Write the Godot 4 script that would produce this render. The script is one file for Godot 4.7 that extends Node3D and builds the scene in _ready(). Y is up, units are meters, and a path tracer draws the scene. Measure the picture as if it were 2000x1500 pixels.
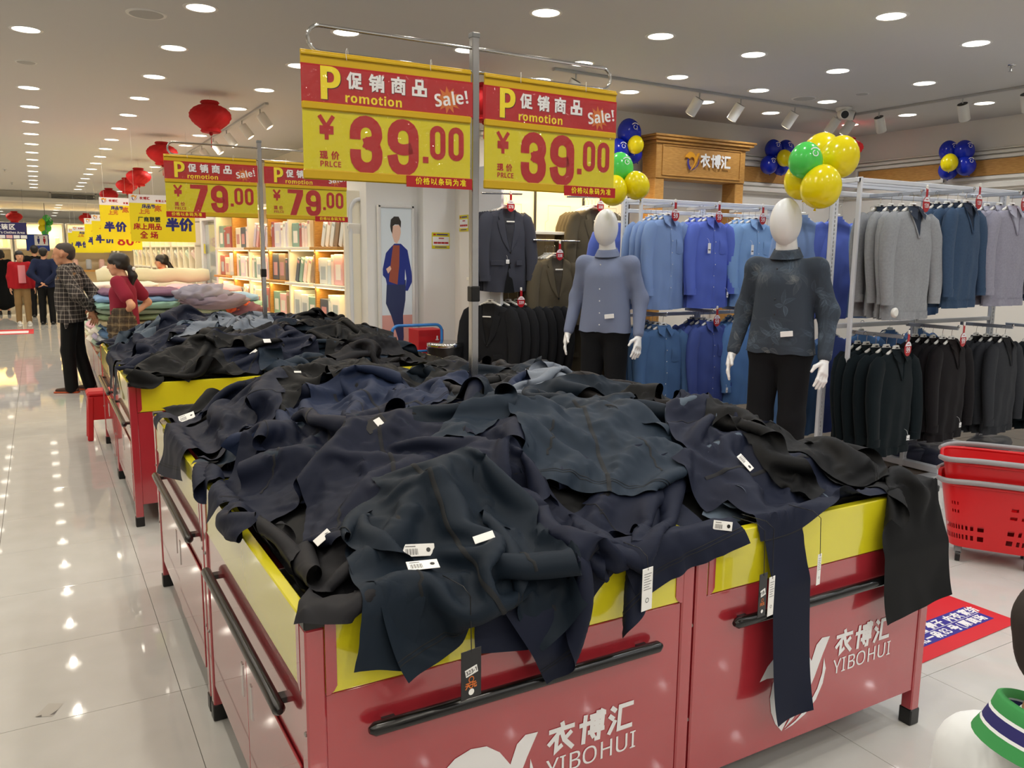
extends Node3D
# A clothing hall: camera, light, shell, promotion bins with heaps of clothes, racks, shelves, people.

class MB:
	var v := PackedVector3Array()
	var n := PackedVector3Array()
	var t := PackedVector2Array()
	var c := PackedColorArray()
	var ix := PackedInt32Array()
	var tint := Color.WHITE
	func vert(p: Vector3, nn := Vector3.UP, q := Vector2.ZERO) -> int:
		v.append(p); n.append(nn); t.append(q); c.append(tint)
		return v.size() - 1
	func tri(a: int, b: int, d: int) -> void:
		ix.append(a); ix.append(d); ix.append(b)
	func quad(a: Vector3, b: Vector3, d: Vector3, e: Vector3) -> void:
		var nn := (b - a).cross(d - a).normalized()
		if nn == Vector3.ZERO: nn = (d - a).cross(e - a).normalized()
		var i := vert(a, nn, Vector2(0, 0)); vert(b, nn, Vector2(1, 0)); vert(d, nn, Vector2(1, 1)); vert(e, nn, Vector2(0, 1))
		tri(i, i + 1, i + 2); tri(i, i + 2, i + 3)
	func face(a: Vector3, b: Vector3, d: Vector3) -> void:
		var nn := (b - a).cross(d - a).normalized()
		var i := vert(a, nn); vert(b, nn); vert(d, nn); tri(i, i + 1, i + 2)
	func smooth(i0: int, k0: int) -> void:
		for i in range(i0, v.size()): n[i] = Vector3.ZERO
		for k in range(k0, ix.size(), 3):
			var a := ix[k]; var b := ix[k + 2]; var d := ix[k + 1]
			var nn := (v[b] - v[a]).cross(v[d] - v[a])
			n[a] += nn; n[b] += nn; n[d] += nn
		for i in range(i0, v.size()): n[i] = n[i].normalized() if n[i].length_squared() > 1e-20 else Vector3.UP
	func box(cen: Vector3, size: Vector3, bev := 0.0, bas := Basis()) -> void:
		var h := size * 0.5
		var b := minf(bev, minf(h.x, minf(h.y, h.z)) * 0.9)
		if b <= 0.0:
			for k in 3:
				for s in [-1.0, 1.0]:
					var a := Vector3.ZERO; a[k] = h[k] * s
					var u := Vector3.ZERO; u[(k + 1) % 3] = h[(k + 1) % 3]
					var w := Vector3.ZERO; w[(k + 2) % 3] = h[(k + 2) % 3] * s
					quad(cen + bas * (a - u - w), cen + bas * (a + u - w), cen + bas * (a + u + w), cen + bas * (a - u + w))
			return
		var P := func(sx: float, sy: float, sz: float, k: int) -> Vector3:
			var p := Vector3(sx * (h.x - b), sy * (h.y - b), sz * (h.z - b))
			p[k] = [sx, sy, sz][k] * h[k]
			return cen + bas * p
		for k in 3:
			for s in [-1.0, 1.0]:
				var q := []
				for e in ([[-1, -1], [1, -1], [1, 1], [-1, 1]] if s > 0 else [[-1, -1], [-1, 1], [1, 1], [1, -1]]):
					var g := [0.0, 0.0, 0.0]; g[k] = s; g[(k + 1) % 3] = float(e[0]); g[(k + 2) % 3] = float(e[1])
					q.append(P.call(g[0], g[1], g[2], k))
				quad(q[0], q[1], q[2], q[3])
			var k1 := (k + 1) % 3; var k2 := (k + 2) % 3
			for s1 in [-1.0, 1.0]:
				for s2 in [-1.0, 1.0]:
					var g := [0.0, 0.0, 0.0]; g[k1] = s1; g[k2] = s2
					g[k] = -1.0
					var a: Vector3 = P.call(g[0], g[1], g[2], k1); var d: Vector3 = P.call(g[0], g[1], g[2], k2)
					g[k] = 1.0
					var a2: Vector3 = P.call(g[0], g[1], g[2], k1); var d2: Vector3 = P.call(g[0], g[1], g[2], k2)
					if s1 * s2 > 0: quad(a, d, d2, a2)
					else: quad(d, a, a2, d2)
		for sx in [-1.0, 1.0]:
			for sy in [-1.0, 1.0]:
				for sz in [-1.0, 1.0]:
					if sx * sy * sz > 0: face(P.call(sx, sy, sz, 0), P.call(sx, sy, sz, 1), P.call(sx, sy, sz, 2))
					else: face(P.call(sx, sy, sz, 0), P.call(sx, sy, sz, 2), P.call(sx, sy, sz, 1))
	func grid(nu: int, nv: int, f: Callable, wrap := false) -> void:
		var i0 := v.size(); var k0 := ix.size()
		for j in nv:
			for i in nu:
				vert(f.call(i, j), Vector3.UP, Vector2(float(i) / maxf(1, nu - 1), float(j) / maxf(1, nv - 1)))
		for j in nv - 1:
			for i in (nu if wrap else nu - 1):
				var a := i0 + j * nu + i; var b := i0 + j * nu + (i + 1) % nu
				tri(a, b, b + nu); tri(a, b + nu, a + nu)
		smooth(i0, k0)
	func tube(path: Array, r, sides := 8, caps := true, flat := 1.0, up := Vector3.UP) -> void:
		var m := path.size()
		var i0 := v.size(); var k0 := ix.size()
		var x := Vector3.ZERO
		for j in m:
			var d: Vector3 = (path[mini(j + 1, m - 1)] - path[maxi(j - 1, 0)]).normalized()
			if j == 0:
				x = up.cross(d)
				if x.length() < 0.05: x = Vector3.RIGHT.cross(d)
				if x.length() < 0.05: x = Vector3.BACK.cross(d)
			x = (x - d * x.dot(d)).normalized()
			var y := d.cross(x)
			var rr: float = r[j] if r is Array else r
			for i in sides:
				var a := TAU * i / sides
				vert(path[j] + x * (cos(a) * rr) + y * (sin(a) * rr * flat), Vector3.UP, Vector2(float(i) / sides, float(j) / m))
		for j in m - 1:
			for i in sides:
				var a := i0 + j * sides + i; var b := i0 + j * sides + (i + 1) % sides
				tri(a, b, b + sides); tri(a, b + sides, a + sides)
		smooth(i0, k0)
		if caps:
			for e in 2:
				var j := 0 if e == 0 else m - 1
				var d: Vector3 = (path[1] - path[0]).normalized() * -1.0 if e == 0 else (path[m - 1] - path[m - 2]).normalized()
				var ci := vert(path[j], d)
				for i in sides: vert(v[i0 + j * sides + i], d)
				for i in sides:
					if e == 0: tri(ci, ci + 1 + (i + 1) % sides, ci + 1 + i)
					else: tri(ci, ci + 1 + i, ci + 1 + (i + 1) % sides)
	func lathe(prof: Array, segs: int, xf := Transform3D()) -> void:  # prof: Vector2(r, y), upwards for outside
		grid(segs, prof.size(), func(i, j): return xf * Vector3(prof[j].x * cos(TAU * i / segs), prof[j].y, -prof[j].x * sin(TAU * i / segs)), true)
	func ball(cen: Vector3, r: Vector3, nu := 16, nv := 10) -> void:
		grid(nu, nv + 1, func(i, j):
			var a: float = TAU * i / nu; var b: float = -PI / 2 + PI * j / nv
			return cen + Vector3(r.x * cos(b) * cos(a), r.y * sin(b), -r.z * cos(b) * sin(a)), true)
	func ribbon(pts: PackedVector2Array, w: float, xf := Transform3D(), close := false) -> void:  # flat stroke in the xy plane of xf, facing +z
		var m := pts.size(); var nn := xf.basis.z.normalized()
		var i0 := v.size()
		for j in m:
			var p := pts[j]
			var a := pts[j - 1] if j > 0 else (pts[m - 2] if close else p)
			var b := pts[j + 1] if j < m - 1 else (pts[1] if close else p)
			var d1 := (p - a).normalized() if a != p else (b - p).normalized()
			var d2 := (b - p).normalized() if b != p else d1
			var q := (d1 + d2).normalized()
			var k := 1.0 / maxf(0.5, q.dot(d1))
			var s := Vector2(-q.y, q.x) * w * 0.5 * k
			if not close:
				if j == 0: p -= d1 * w * 0.35
				elif j == m - 1: p += d2 * w * 0.35
			vert(xf * Vector3(p.x + s.x, p.y + s.y, 0), nn); vert(xf * Vector3(p.x - s.x, p.y - s.y, 0), nn)
		for j in m - 1:
			var a := i0 + j * 2
			tri(a + 1, a + 3, a + 2); tri(a + 1, a + 2, a)
	func plate(pts: PackedVector2Array, xf := Transform3D(), depth := 0.0) -> void:  # filled outline in the xy plane of xf, front at z 0
		var q := Geometry2D.triangulate_polygon(pts)
		if q.is_empty(): return
		var nn := xf.basis.z.normalized()
		var i0 := v.size()
		for p in pts: vert(xf * Vector3(p.x, p.y, 0), nn, p)
		for k in range(0, q.size(), 3):
			var a := pts[q[k]]; var b := pts[q[k + 1]]; var d := pts[q[k + 2]]
			if (b - a).cross(d - a) > 0: tri(i0 + q[k], i0 + q[k + 1], i0 + q[k + 2])
			else: tri(i0 + q[k], i0 + q[k + 2], i0 + q[k + 1])
		if depth > 0.0:
			var cw := Geometry2D.is_polygon_clockwise(pts)
			for j in pts.size():
				var a := pts[j]; var b := pts[(j + 1) % pts.size()]
				if cw: var s := a; a = b; b = s
				quad(xf * Vector3(a.x, a.y, -depth), xf * Vector3(b.x, b.y, -depth), xf * Vector3(b.x, b.y, 0), xf * Vector3(a.x, a.y, 0))
			var j0 := v.size()
			for p in pts: vert(xf * Vector3(p.x, p.y, -depth), -nn, p)
			for k in range(0, q.size(), 3):
				var a := pts[q[k]]; var b := pts[q[k + 1]]; var d := pts[q[k + 2]]
				if (b - a).cross(d - a) > 0: tri(j0 + q[k], j0 + q[k + 2], j0 + q[k + 1])
				else: tri(j0 + q[k], j0 + q[k + 1], j0 + q[k + 2])
	func add(m: Mesh, xf: Transform3D) -> void:
		for s in m.get_surface_count():
			var a := m.surface_get_arrays(s); var i0 := v.size()
			var pv: PackedVector3Array = a[Mesh.ARRAY_VERTEX]; var pn: PackedVector3Array = a[Mesh.ARRAY_NORMAL]
			for i in pv.size(): vert(xf * pv[i], (xf.basis * pn[i]).normalized())
			if a[Mesh.ARRAY_INDEX] != null:
				for i in a[Mesh.ARRAY_INDEX]: ix.append(i0 + i)
			else:
				for i in pv.size(): ix.append(i0 + i)
	func mesh() -> ArrayMesh:
		var a := []; a.resize(Mesh.ARRAY_MAX)
		a[Mesh.ARRAY_VERTEX] = v; a[Mesh.ARRAY_NORMAL] = n; a[Mesh.ARRAY_TEX_UV] = t; a[Mesh.ARRAY_COLOR] = c; a[Mesh.ARRAY_INDEX] = ix
		var m := ArrayMesh.new()
		if v.size(): m.add_surface_from_arrays(Mesh.PRIMITIVE_TRIANGLES, a)
		return m

var used := {}
var mats := {}
var rng := RandomNumberGenerator.new()

func numbered(called: String) -> String:
	used[called] = used.get(called, -1) + 1
	return called if used[called] == 0 else "%s_%03d" % [called, used[called]]
func thing(called: String, label: String, category: String, at := Vector3.ZERO, turn := 0.0, group := "") -> Node3D:
	var o := Node3D.new(); o.name = numbered(called); add_child(o)
	o.position = at; o.rotation.y = turn
	o.set_meta("label", label); o.set_meta("category", category)
	if group: o.set_meta("group", group)
	return o
func put(called: String, mb, m: Material, parent: Node = null) -> MeshInstance3D:
	var o := MeshInstance3D.new()
	o.mesh = mb.mesh() if mb is MB else mb
	o.material_override = m
	if parent == null:
		o.name = numbered(called); add_child(o)
	else:
		o.name = called; parent.add_child(o, true)
	return o
func struct(called: String, mb, m: Material) -> MeshInstance3D:
	var o := put(called, mb, m); o.set_meta("kind", "structure"); return o
func tag(o: Node, label: String, category: String, group := "") -> void:
	o.set_meta("label", label); o.set_meta("category", category)
	if group: o.set_meta("group", group)
func dup(o: Node3D, at: Vector3, label := "", group := "") -> Node3D:
	var base := String(o.name)
	var k := base.rfind("_")
	if k > 0 and base.substr(k + 1).is_valid_int(): base = base.left(k)
	var r: Node3D = o.duplicate(); r.name = numbered(base); add_child(r); r.position = at
	if label: r.set_meta("label", label)
	if group: r.set_meta("group", group)
	return r
func M(called: String, col = null, rough := 0.6, metal := 0.0, more := {}) -> StandardMaterial3D:
	if mats.has(called): return mats[called]
	var m := StandardMaterial3D.new(); m.resource_name = called
	m.albedo_color = col if col is Color else Color8(col[0], col[1], col[2])
	m.roughness = rough; m.metallic = metal
	for k in more: m.set(k, more[k])
	mats[called] = m
	return m
func noise(freq: float, oct := 3, sd := 1, kind := FastNoiseLite.TYPE_SIMPLEX_SMOOTH) -> FastNoiseLite:
	var f := FastNoiseLite.new(); f.noise_type = kind; f.frequency = freq; f.fractal_octaves = oct; f.seed = sd
	return f
func noise_tex(freq: float, oct: int, sd: int, lo: Color, hi: Color, size := 256) -> NoiseTexture2D:
	var g := Gradient.new(); g.set_color(0, lo); g.set_color(1, hi)
	var x := NoiseTexture2D.new(); x.width = size; x.height = size; x.seamless = true; x.noise = noise(freq, oct, sd); x.color_ramp = g
	return x
func cloth_mat(called: String, rgb := [], rough := 0.85, sheen := 0.25) -> StandardMaterial3D:
	if mats.has(called): return mats[called]
	var m := M(called, rgb, rough)
	m.rim_enabled = true; m.rim = sheen; m.rim_tint = 0.6
	m.metallic_specular = 0.3
	return m
func V(x: float, y: float, z: float) -> Vector3: return Vector3(x, y, z)
func X(at: Vector3, bas := Basis()) -> Transform3D: return Transform3D(bas, at)
func ry(a: float) -> Basis: return Basis(Vector3.UP, a)

# a pixel of the photograph gives a direction; the level it touches gives the distance
const CX := Vector3(0.8667, 0.0100, 0.4981)
const CY := Vector3(0.0690, 0.9878, -0.1400)
const CZ := Vector3(-0.4939, 0.1551, 0.8555)
const EYE := Vector3(0, 1.6, 0)
const FOC := 1594.4
func ray(px: float, py: float) -> Vector3: return CX * (px - 1000.0) - CY * (py - 750.0) - CZ * FOC
func lev(px: float, py: float, h: float) -> Vector3:
	var d := ray(px, py); return EYE + d * ((h - 1.6) / d.y)
func onz(px: float, py: float, z: float) -> Vector3:
	var d := ray(px, py); return EYE + d * (z / d.z)
func onx(px: float, py: float, x: float) -> Vector3:
	var d := ray(px, py); return EYE + d * (x / d.x)
func ond(px: float, py: float, far: float) -> Vector3: return EYE + ray(px, py) * (far / FOC)

# lettering: strokes on a 100 x 100 field, y downwards
const GLYPH := {
"促": "30 8 10 45|22 30 22 94|44 12 84 12 84 40 44 40 44 12|64 40 64 84|64 60 86 60|48 54 46 74 36 92|46 76 60 88 94 90",
"销": "22 6 8 34|20 20 42 20|12 40 40 40|8 60 42 60|26 40 26 92 44 80|70 6 70 36|52 12 60 30|90 10 80 30|52 40 52 94|52 40 90 40 90 94 80 94|52 56 90 56|52 72 90 72",
"商": "50 3 50 16|8 18 92 18|32 22 38 34|68 22 62 34|14 38 14 95|14 38 86 38 86 95 76 95|40 40 30 56|60 40 70 56|34 62 66 62 66 84 34 84 34 62",
"品": "30 8 70 8 70 42 30 42 30 8|8 54 44 54 44 92 8 92 8 54|56 54 92 54 92 92 56 92 56 54",
"现": "8 14 40 14|10 48 38 48|6 86 42 80|24 14 24 84|52 10 88 10 88 62|52 10 52 62|70 22 68 60 46 92|72 60 72 88 94 88 94 74",
"价": "30 6 8 46|21 32 21 95|66 6 36 44|66 6 96 44|54 46 52 70 40 94|80 46 80 95",
"格": "6 28 46 28|26 6 26 95|26 34 6 70|28 40 44 56|62 6 48 34|58 16 86 16 50 54|60 26 96 54|56 58 86 58 86 90 56 90 56 58",
"以": "18 14 18 76 44 60|38 24 48 42|84 10 80 50 50 92|74 62 94 92",
"条": "42 4 20 32|36 16 74 16 20 48|38 22 88 46|14 58 86 58|50 46 50 94 42 94|36 66 16 88|64 66 86 88",
"码": "6 14 44 14|24 14 6 56|16 46 40 46 40 82 16 82 16 46|52 14 86 14 84 52|60 14 58 52 92 52 90 92 78 92|50 72 82 72",
"为": "28 8 36 22|10 34 84 34 82 90 70 90|56 6 48 50 12 94|52 54 62 70",
"准": "12 16 22 30|8 80 26 56|46 6 32 40|42 30 42 94|64 4 70 18|42 26 92 26|42 46 88 46|42 66 88 66|42 88 94 88|66 26 66 88",
"衣": "50 4 54 16|8 22 92 22|50 24 8 62|34 44 34 90 52 78|50 30 62 60 94 92|84 42 64 58",
"博": "22 8 22 94|6 34 38 34|44 14 96 14|70 4 70 60|50 24 90 24 90 56 50 56 50 24|50 40 90 40|82 4 92 10|42 66 96 66|80 58 80 94 70 94|54 74 60 84",
"汇": "12 10 24 20|6 36 18 46|8 92 26 58|92 12 44 12 44 88 94 88",
"半": "24 10 34 32|76 10 66 32|14 40 86 40|6 62 94 62|50 4 50 96",
"厂": "14 12 92 12|16 12 14 60 4 94",
"广": "50 4 54 16|14 20 92 20|16 20 14 62 4 94",
"场": "6 36 36 36|20 8 20 78|4 82 38 72|44 12 84 12 50 44|42 44 92 44 88 92 76 92|62 46 42 74|78 46 52 92",
"联": "6 10 44 10|14 10 14 82|36 10 36 94|14 34 36 34|14 58 36 58|4 84 44 76|56 6 64 20|86 6 78 20|50 30 92 30|46 54 96 54|70 30 68 58 46 94|72 58 96 92",
"盟": "10 8 40 8 40 44 10 44 10 8|10 26 40 26|56 6 56 40 48 50|56 6 90 6 90 50 82 50|56 20 90 20|56 34 90 34|16 58 84 58 84 92|16 58 16 92|38 58 38 92|62 58 62 92|4 94 96 94",
"床": "50 2 54 12|12 16 94 16|14 16 14 60 4 94|26 42 94 42|60 24 60 95|58 46 26 84|62 46 96 84",
"上": "46 6 46 90|46 42 84 42|6 90 94 90",
"用": "18 10 16 60 6 94|18 10 86 10 86 94 76 94|18 36 86 36|18 60 86 60|50 10 50 94",
"全": "50 4 6 44|50 4 94 44|26 46 74 46|26 68 74 68|10 92 90 92|50 46 50 92",
"元": "18 14 82 14|6 42 94 42|36 42 34 70 8 94|62 42 62 88 92 88 92 72",
"童": "50 2 50 12|14 14 86 14|34 18 38 28|66 18 62 28|6 32 94 32|22 40 78 40 78 66 22 66 22 40|22 53 78 53|50 40 50 92|14 80 86 80|4 94 96 94",
"装": "18 6 18 44|6 12 14 22|4 40 18 34|34 16 94 16|64 4 64 40|38 40 90 40|50 46 50 56|6 58 94 58|48 58 6 84|34 70 34 92 50 86|52 60 66 78 94 94|86 66 66 76",
"区": "92 8 10 8 10 92 94 92|74 22 26 74|32 30 78 74",
"女": "46 6 20 56 80 92|68 34 56 68 10 94|6 34 94 34",
"鞋": "16 4 16 26|36 4 36 26|6 14 46 14|12 30 40 30 40 48 12 48 12 30|4 64 48 64|26 26 26 96|72 4 72 48|54 24 92 24|50 48 96 48|72 54 72 92|54 70 92 70|48 92 98 92",
"帽": "8 24 8 76|8 24 42 24 42 76|25 6 25 96|54 8 90 8 90 40 54 40 54 8|54 24 90 24|58 48 88 48 88 94 58 94 58 48|58 62 88 62|58 78 88 78",
"裤": "18 4 24 14|6 24 36 24 6 60|22 44 22 94|34 44 26 56|64 2 68 12|42 16 94 16|44 16 42 60 34 94|54 32 92 32|66 22 58 50 90 50|50 68 94 68|72 40 72 95",
"子": "18 12 80 12 50 38|50 38 50 92 38 92|6 50 94 50",
"内": "14 26 14 94|14 26 86 26 86 94 76 94|50 4 48 40 24 74|52 42 74 70",
"家": "50 2 50 10|8 26 8 14 92 14 92 26|22 30 78 30|50 30 14 56|42 42 60 70 54 94 44 92|46 54 14 76|54 66 12 92|76 40 58 56|60 56 92 88",
"纺": "24 6 8 30 30 30 8 56 34 54|6 86 36 76|64 4 70 16|44 22 94 22|62 22 60 60 42 94|62 46 88 46 84 90 72 90",
"汉": "12 10 24 20|6 36 18 46|8 92 26 58|38 18 84 18 74 56 36 94|44 22 60 62 94 92",
"市": "50 2 50 14|8 20 92 20|50 20 50 96|20 40 20 82|20 40 80 40 80 80 70 80",
"中": "14 26 86 26 86 64 14 64 14 26|50 4 50 96",
"山": "50 6 50 86|12 36 12 88 88 88|88 36 88 92",
"大": "6 34 94 34|50 4 48 40 6 94|52 42 94 94",
"道": "52 4 58 14|82 4 74 16|38 20 96 20|48 32 86 32 86 78 48 78 48 32|48 46 86 46|48 62 86 62|12 10 22 24|6 40 22 40 22 78|4 90 22 78 40 90 96 92",
"北": "34 8 34 92|8 36 34 36|4 84 34 70|62 8 62 88 94 88 94 74|90 28 62 46",
"一": "6 50 94 50",
"段": "42 6 18 14 18 94|18 36 42 36|18 56 42 56|4 80 42 72|56 8 56 30 48 44|56 8 82 8 82 36 94 36|50 54 86 54 46 94|58 60 94 94",
"号": "26 8 74 8 74 36 26 36 26 8|6 48 94 48|34 48 30 64 76 64 72 94 56 94",
"原": "8 10 94 10|14 10 12 60 4 94|52 14 46 26|30 28 80 28 80 58 30 58 30 28|30 43 80 43|56 58 56 92 46 92|38 68 26 86|72 68 86 86",
"有": "6 22 94 22|44 4 34 40 6 70|34 40 34 95|34 40 82 40 82 94 72 94|34 58 82 58|34 74 82 74",
"限": "12 8 12 95|12 8 40 8 26 36 40 56 26 66|52 8 86 8 86 46 52 46|52 27 86 27|52 8 52 92 70 84|66 50 94 92|90 54 74 66",
"量": "26 6 74 6 74 28 26 28 26 6|26 17 74 17|6 38 94 38|20 48 80 48 80 70 20 70 20 48|20 59 80 59|50 48 50 94|14 80 86 80|4 94 96 94",
"送": "52 6 58 16|82 6 74 18|40 24 94 24|38 46 96 46|66 24 62 54 42 76|68 50 94 76|12 10 22 24|6 40 22 40 22 78|4 90 22 78 40 90 96 92",
"完": "50 2 50 10|8 28 8 14 92 14 92 28|26 34 74 34|8 52 92 52|36 52 34 72 8 94|62 52 62 90 92 90 92 78",
"止": "50 6 50 88|50 44 86 44|20 40 20 88|4 90 96 90",
"节": "6 20 94 20|32 6 32 32|68 6 68 32|12 44 78 44 78 76 66 76|46 44 46 96",
"底": "50 2 54 12|12 16 94 16|14 16 14 60 4 94|84 26 32 34 32 80 50 70|32 52 88 52|60 30 66 64 94 86 94 74|56 84 64 94",
"天": "14 14 86 14|6 46 94 46|50 14 46 50 8 94|52 48 94 94",
"¥": "14 6 50 48 86 6|50 48 50 96|18 52 82 52|18 70 82 70",
}
func write(mb: MB, s: String, at: Vector2, size: float, w: float, xf: Transform3D, step := 0.0, slant := 0.0, narrow := 1.0) -> void:  # at: upper left
	var x := at.x; var layer := 0
	for ch in s:
		if GLYPH.has(ch):
			for st in GLYPH[ch].split("|"):
				layer += 1
				var lx := xf.translated_local(Vector3(0, 0, 0.00006 * (layer % 14)))
				var q: PackedStringArray = st.split(" ")
				var pts := PackedVector2Array()
				for k in range(0, q.size(), 2):
					var gy := float(q[k + 1]) * 0.01
					pts.append(Vector2(x + (float(q[k]) * 0.01 + slant * (1.0 - gy)) * size * narrow, at.y - gy * size))
				mb.ribbon(pts, w, lx, pts.size() > 2 and pts[0] == pts[pts.size() - 1])
		x += size * narrow + step
var fonts := {}
func text(mb: MB, s: String, size: float, xf: Transform3D, bold := true, stretch := 1.0, left := true) -> void:
	if not fonts.has(bold):
		var f := SystemFont.new(); f.font_names = PackedStringArray(["Droid Sans"]); f.font_weight = 700 if bold else 400; fonts[bold] = f
	var tm := TextMesh.new(); tm.text = s; tm.font = fonts[bold]; tm.font_size = 48; tm.pixel_size = size / 48.0; tm.depth = 0.0; tm.curve_step = 3.0
	tm.vertical_alignment = VERTICAL_ALIGNMENT_CENTER
	tm.horizontal_alignment = HORIZONTAL_ALIGNMENT_LEFT if left else HORIZONTAL_ALIGNMENT_CENTER
	mb.add(tm, xf * Transform3D(Basis.from_scale(Vector3(stretch, 1, 1)), Vector3.ZERO))
func arc(cx: float, cy: float, rx: float, ry_: float, a0: float, a1: float, n := 8) -> PackedVector2Array:
	var p := PackedVector2Array()
	for i in n + 1:
		var a := deg_to_rad(lerpf(a0, a1, float(i) / n))
		p.append(Vector2(cx + cos(a) * rx, cy + sin(a) * ry_))
	return p
func digit(mb: MB, d: String, at: Vector2, w: float, h: float, xf: Transform3D) -> void:  # tall heavy numerals, at: lower left
	var tk := w * 0.33; var x0 := at.x + tk * 0.5; var x1 := at.x + w - tk * 0.5; var r := (x1 - x0) * 0.5; var cx := (x0 + x1) * 0.5
	var y0 := at.y + tk * 0.42; var y1 := at.y + h - tk * 0.42
	var p := PackedVector2Array()
	match d:
		"0":
			p.append_array(arc(cx, y1 - r, r, r, 0, 180)); p.append_array(arc(cx, y0 + r, r, r, 180, 360)); p.append(p[0])
			mb.ribbon(p, tk, xf, true)
		"9":
			var ym := at.y + h * 0.46
			p.append_array(arc(cx, y0 + r, r, r, 180, 360)); p.append_array(arc(cx, y1 - r, r, r, 0, 180)); p.append_array(arc(cx, ym + r * 0.7, r, r * 0.7, 180, 300))
			mb.ribbon(p, tk, xf)
		"3":
			var ym := at.y + h * 0.53
			p.append(Vector2(x0, y1 - r - h * 0.05)); p.append_array(arc(cx, y1 - r, r, r, 180, 0)); p.append(Vector2(x1, ym + h * 0.13)); p.append(Vector2(x1 - w * 0.05, ym + h * 0.05)); p.append(Vector2(cx + w * 0.04, ym - h * 0.0)); mb.ribbon(p, tk, xf)
			p = PackedVector2Array([Vector2(cx + w * 0.04, ym), Vector2(x1 - w * 0.05, ym - h * 0.06), Vector2(x1, ym - h * 0.15)]); p.append_array(arc(cx, y0 + r, r, r, 0, -180)); p.append(Vector2(x0, y0 + r + h * 0.05)); mb.ribbon(p, tk, xf.translated_local(Vector3(0, 0, 0.0002)))
		"7":
			mb.plate(PackedVector2Array([Vector2(at.x, at.y + h), Vector2(at.x, at.y + h * 0.85), Vector2(at.x + w * 0.58, at.y + h * 0.85), Vector2(at.x + w * 0.12, at.y), Vector2(at.x + w * 0.52, at.y), Vector2(at.x + w, at.y + h * 0.8), Vector2(at.x + w, at.y + h)]), xf)
		".":
			mb.plate(PackedVector2Array([at, at + Vector2(w, 0), at + Vector2(w, w), at + Vector2(0, w)]), xf)
func swoosh(xf: Transform3D, u: float, mbs: Array) -> void:  # the bird-and-ring emblem, u metres wide; mbs: body, ring, tail
	var P := func(s: String) -> PackedVector2Array:
		var o := PackedVector2Array(); var q := s.split(" ")
		for k in range(0, q.size(), 2): o.append(Vector2(float(q[k]) * u * 0.01, -float(q[k + 1]) * u * 0.01))
		return o
	mbs[0].plate(P.call("0 30 10 16 24 5 38 1 52 3 64 12 74 26 80 10 88 4 100 5 90 24 80 46 66 70 52 84 40 91 54 74 62 60 66 46 64 36 58 28 48 26 38 30 32 36 22 31 10 29"), xf)
	mbs[1].plate(P.call("19 35 29 38 28 50 31 64 39 76 45 80 36 93 26 82 19 68 16 52"), xf)
	mbs[2].plate(P.call("93 27 97 40 94 56 85 72 70 84 52 91 40 93 56 87 74 76 86 60 92 44"), xf)
func _ready() -> void:
	rng.seed = 7
	var cam := Camera3D.new(); cam.name = "camera"; add_child(cam)
	cam.transform = Transform3D(Basis(CX, CY, CZ).orthonormalized(), EYE)
	cam.fov = 50.384; cam.near = 0.05; cam.far = 200.0; cam.current = true
	var we := WorldEnvironment.new(); we.name = "world"; var env := Environment.new()
	env.background_mode = Environment.BG_COLOR; env.background_color = Color(0.02, 0.02, 0.02)
	env.tonemap_mode = Environment.TONE_MAPPER_LINEAR; env.tonemap_exposure = EXPOSURE
	env.sdfgi_enabled = true; env.ssao_enabled = true; env.ssil_enabled = true
	we.environment = env; add_child(we)
	palette()
	lamps()
	shell()
	bins()
	signs()
	heaps()
	racks()
	suits()
	shelves()
	quilts()
	banners()
	hangings()
	mannequins()
	people()
	right_side()
	details()

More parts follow.
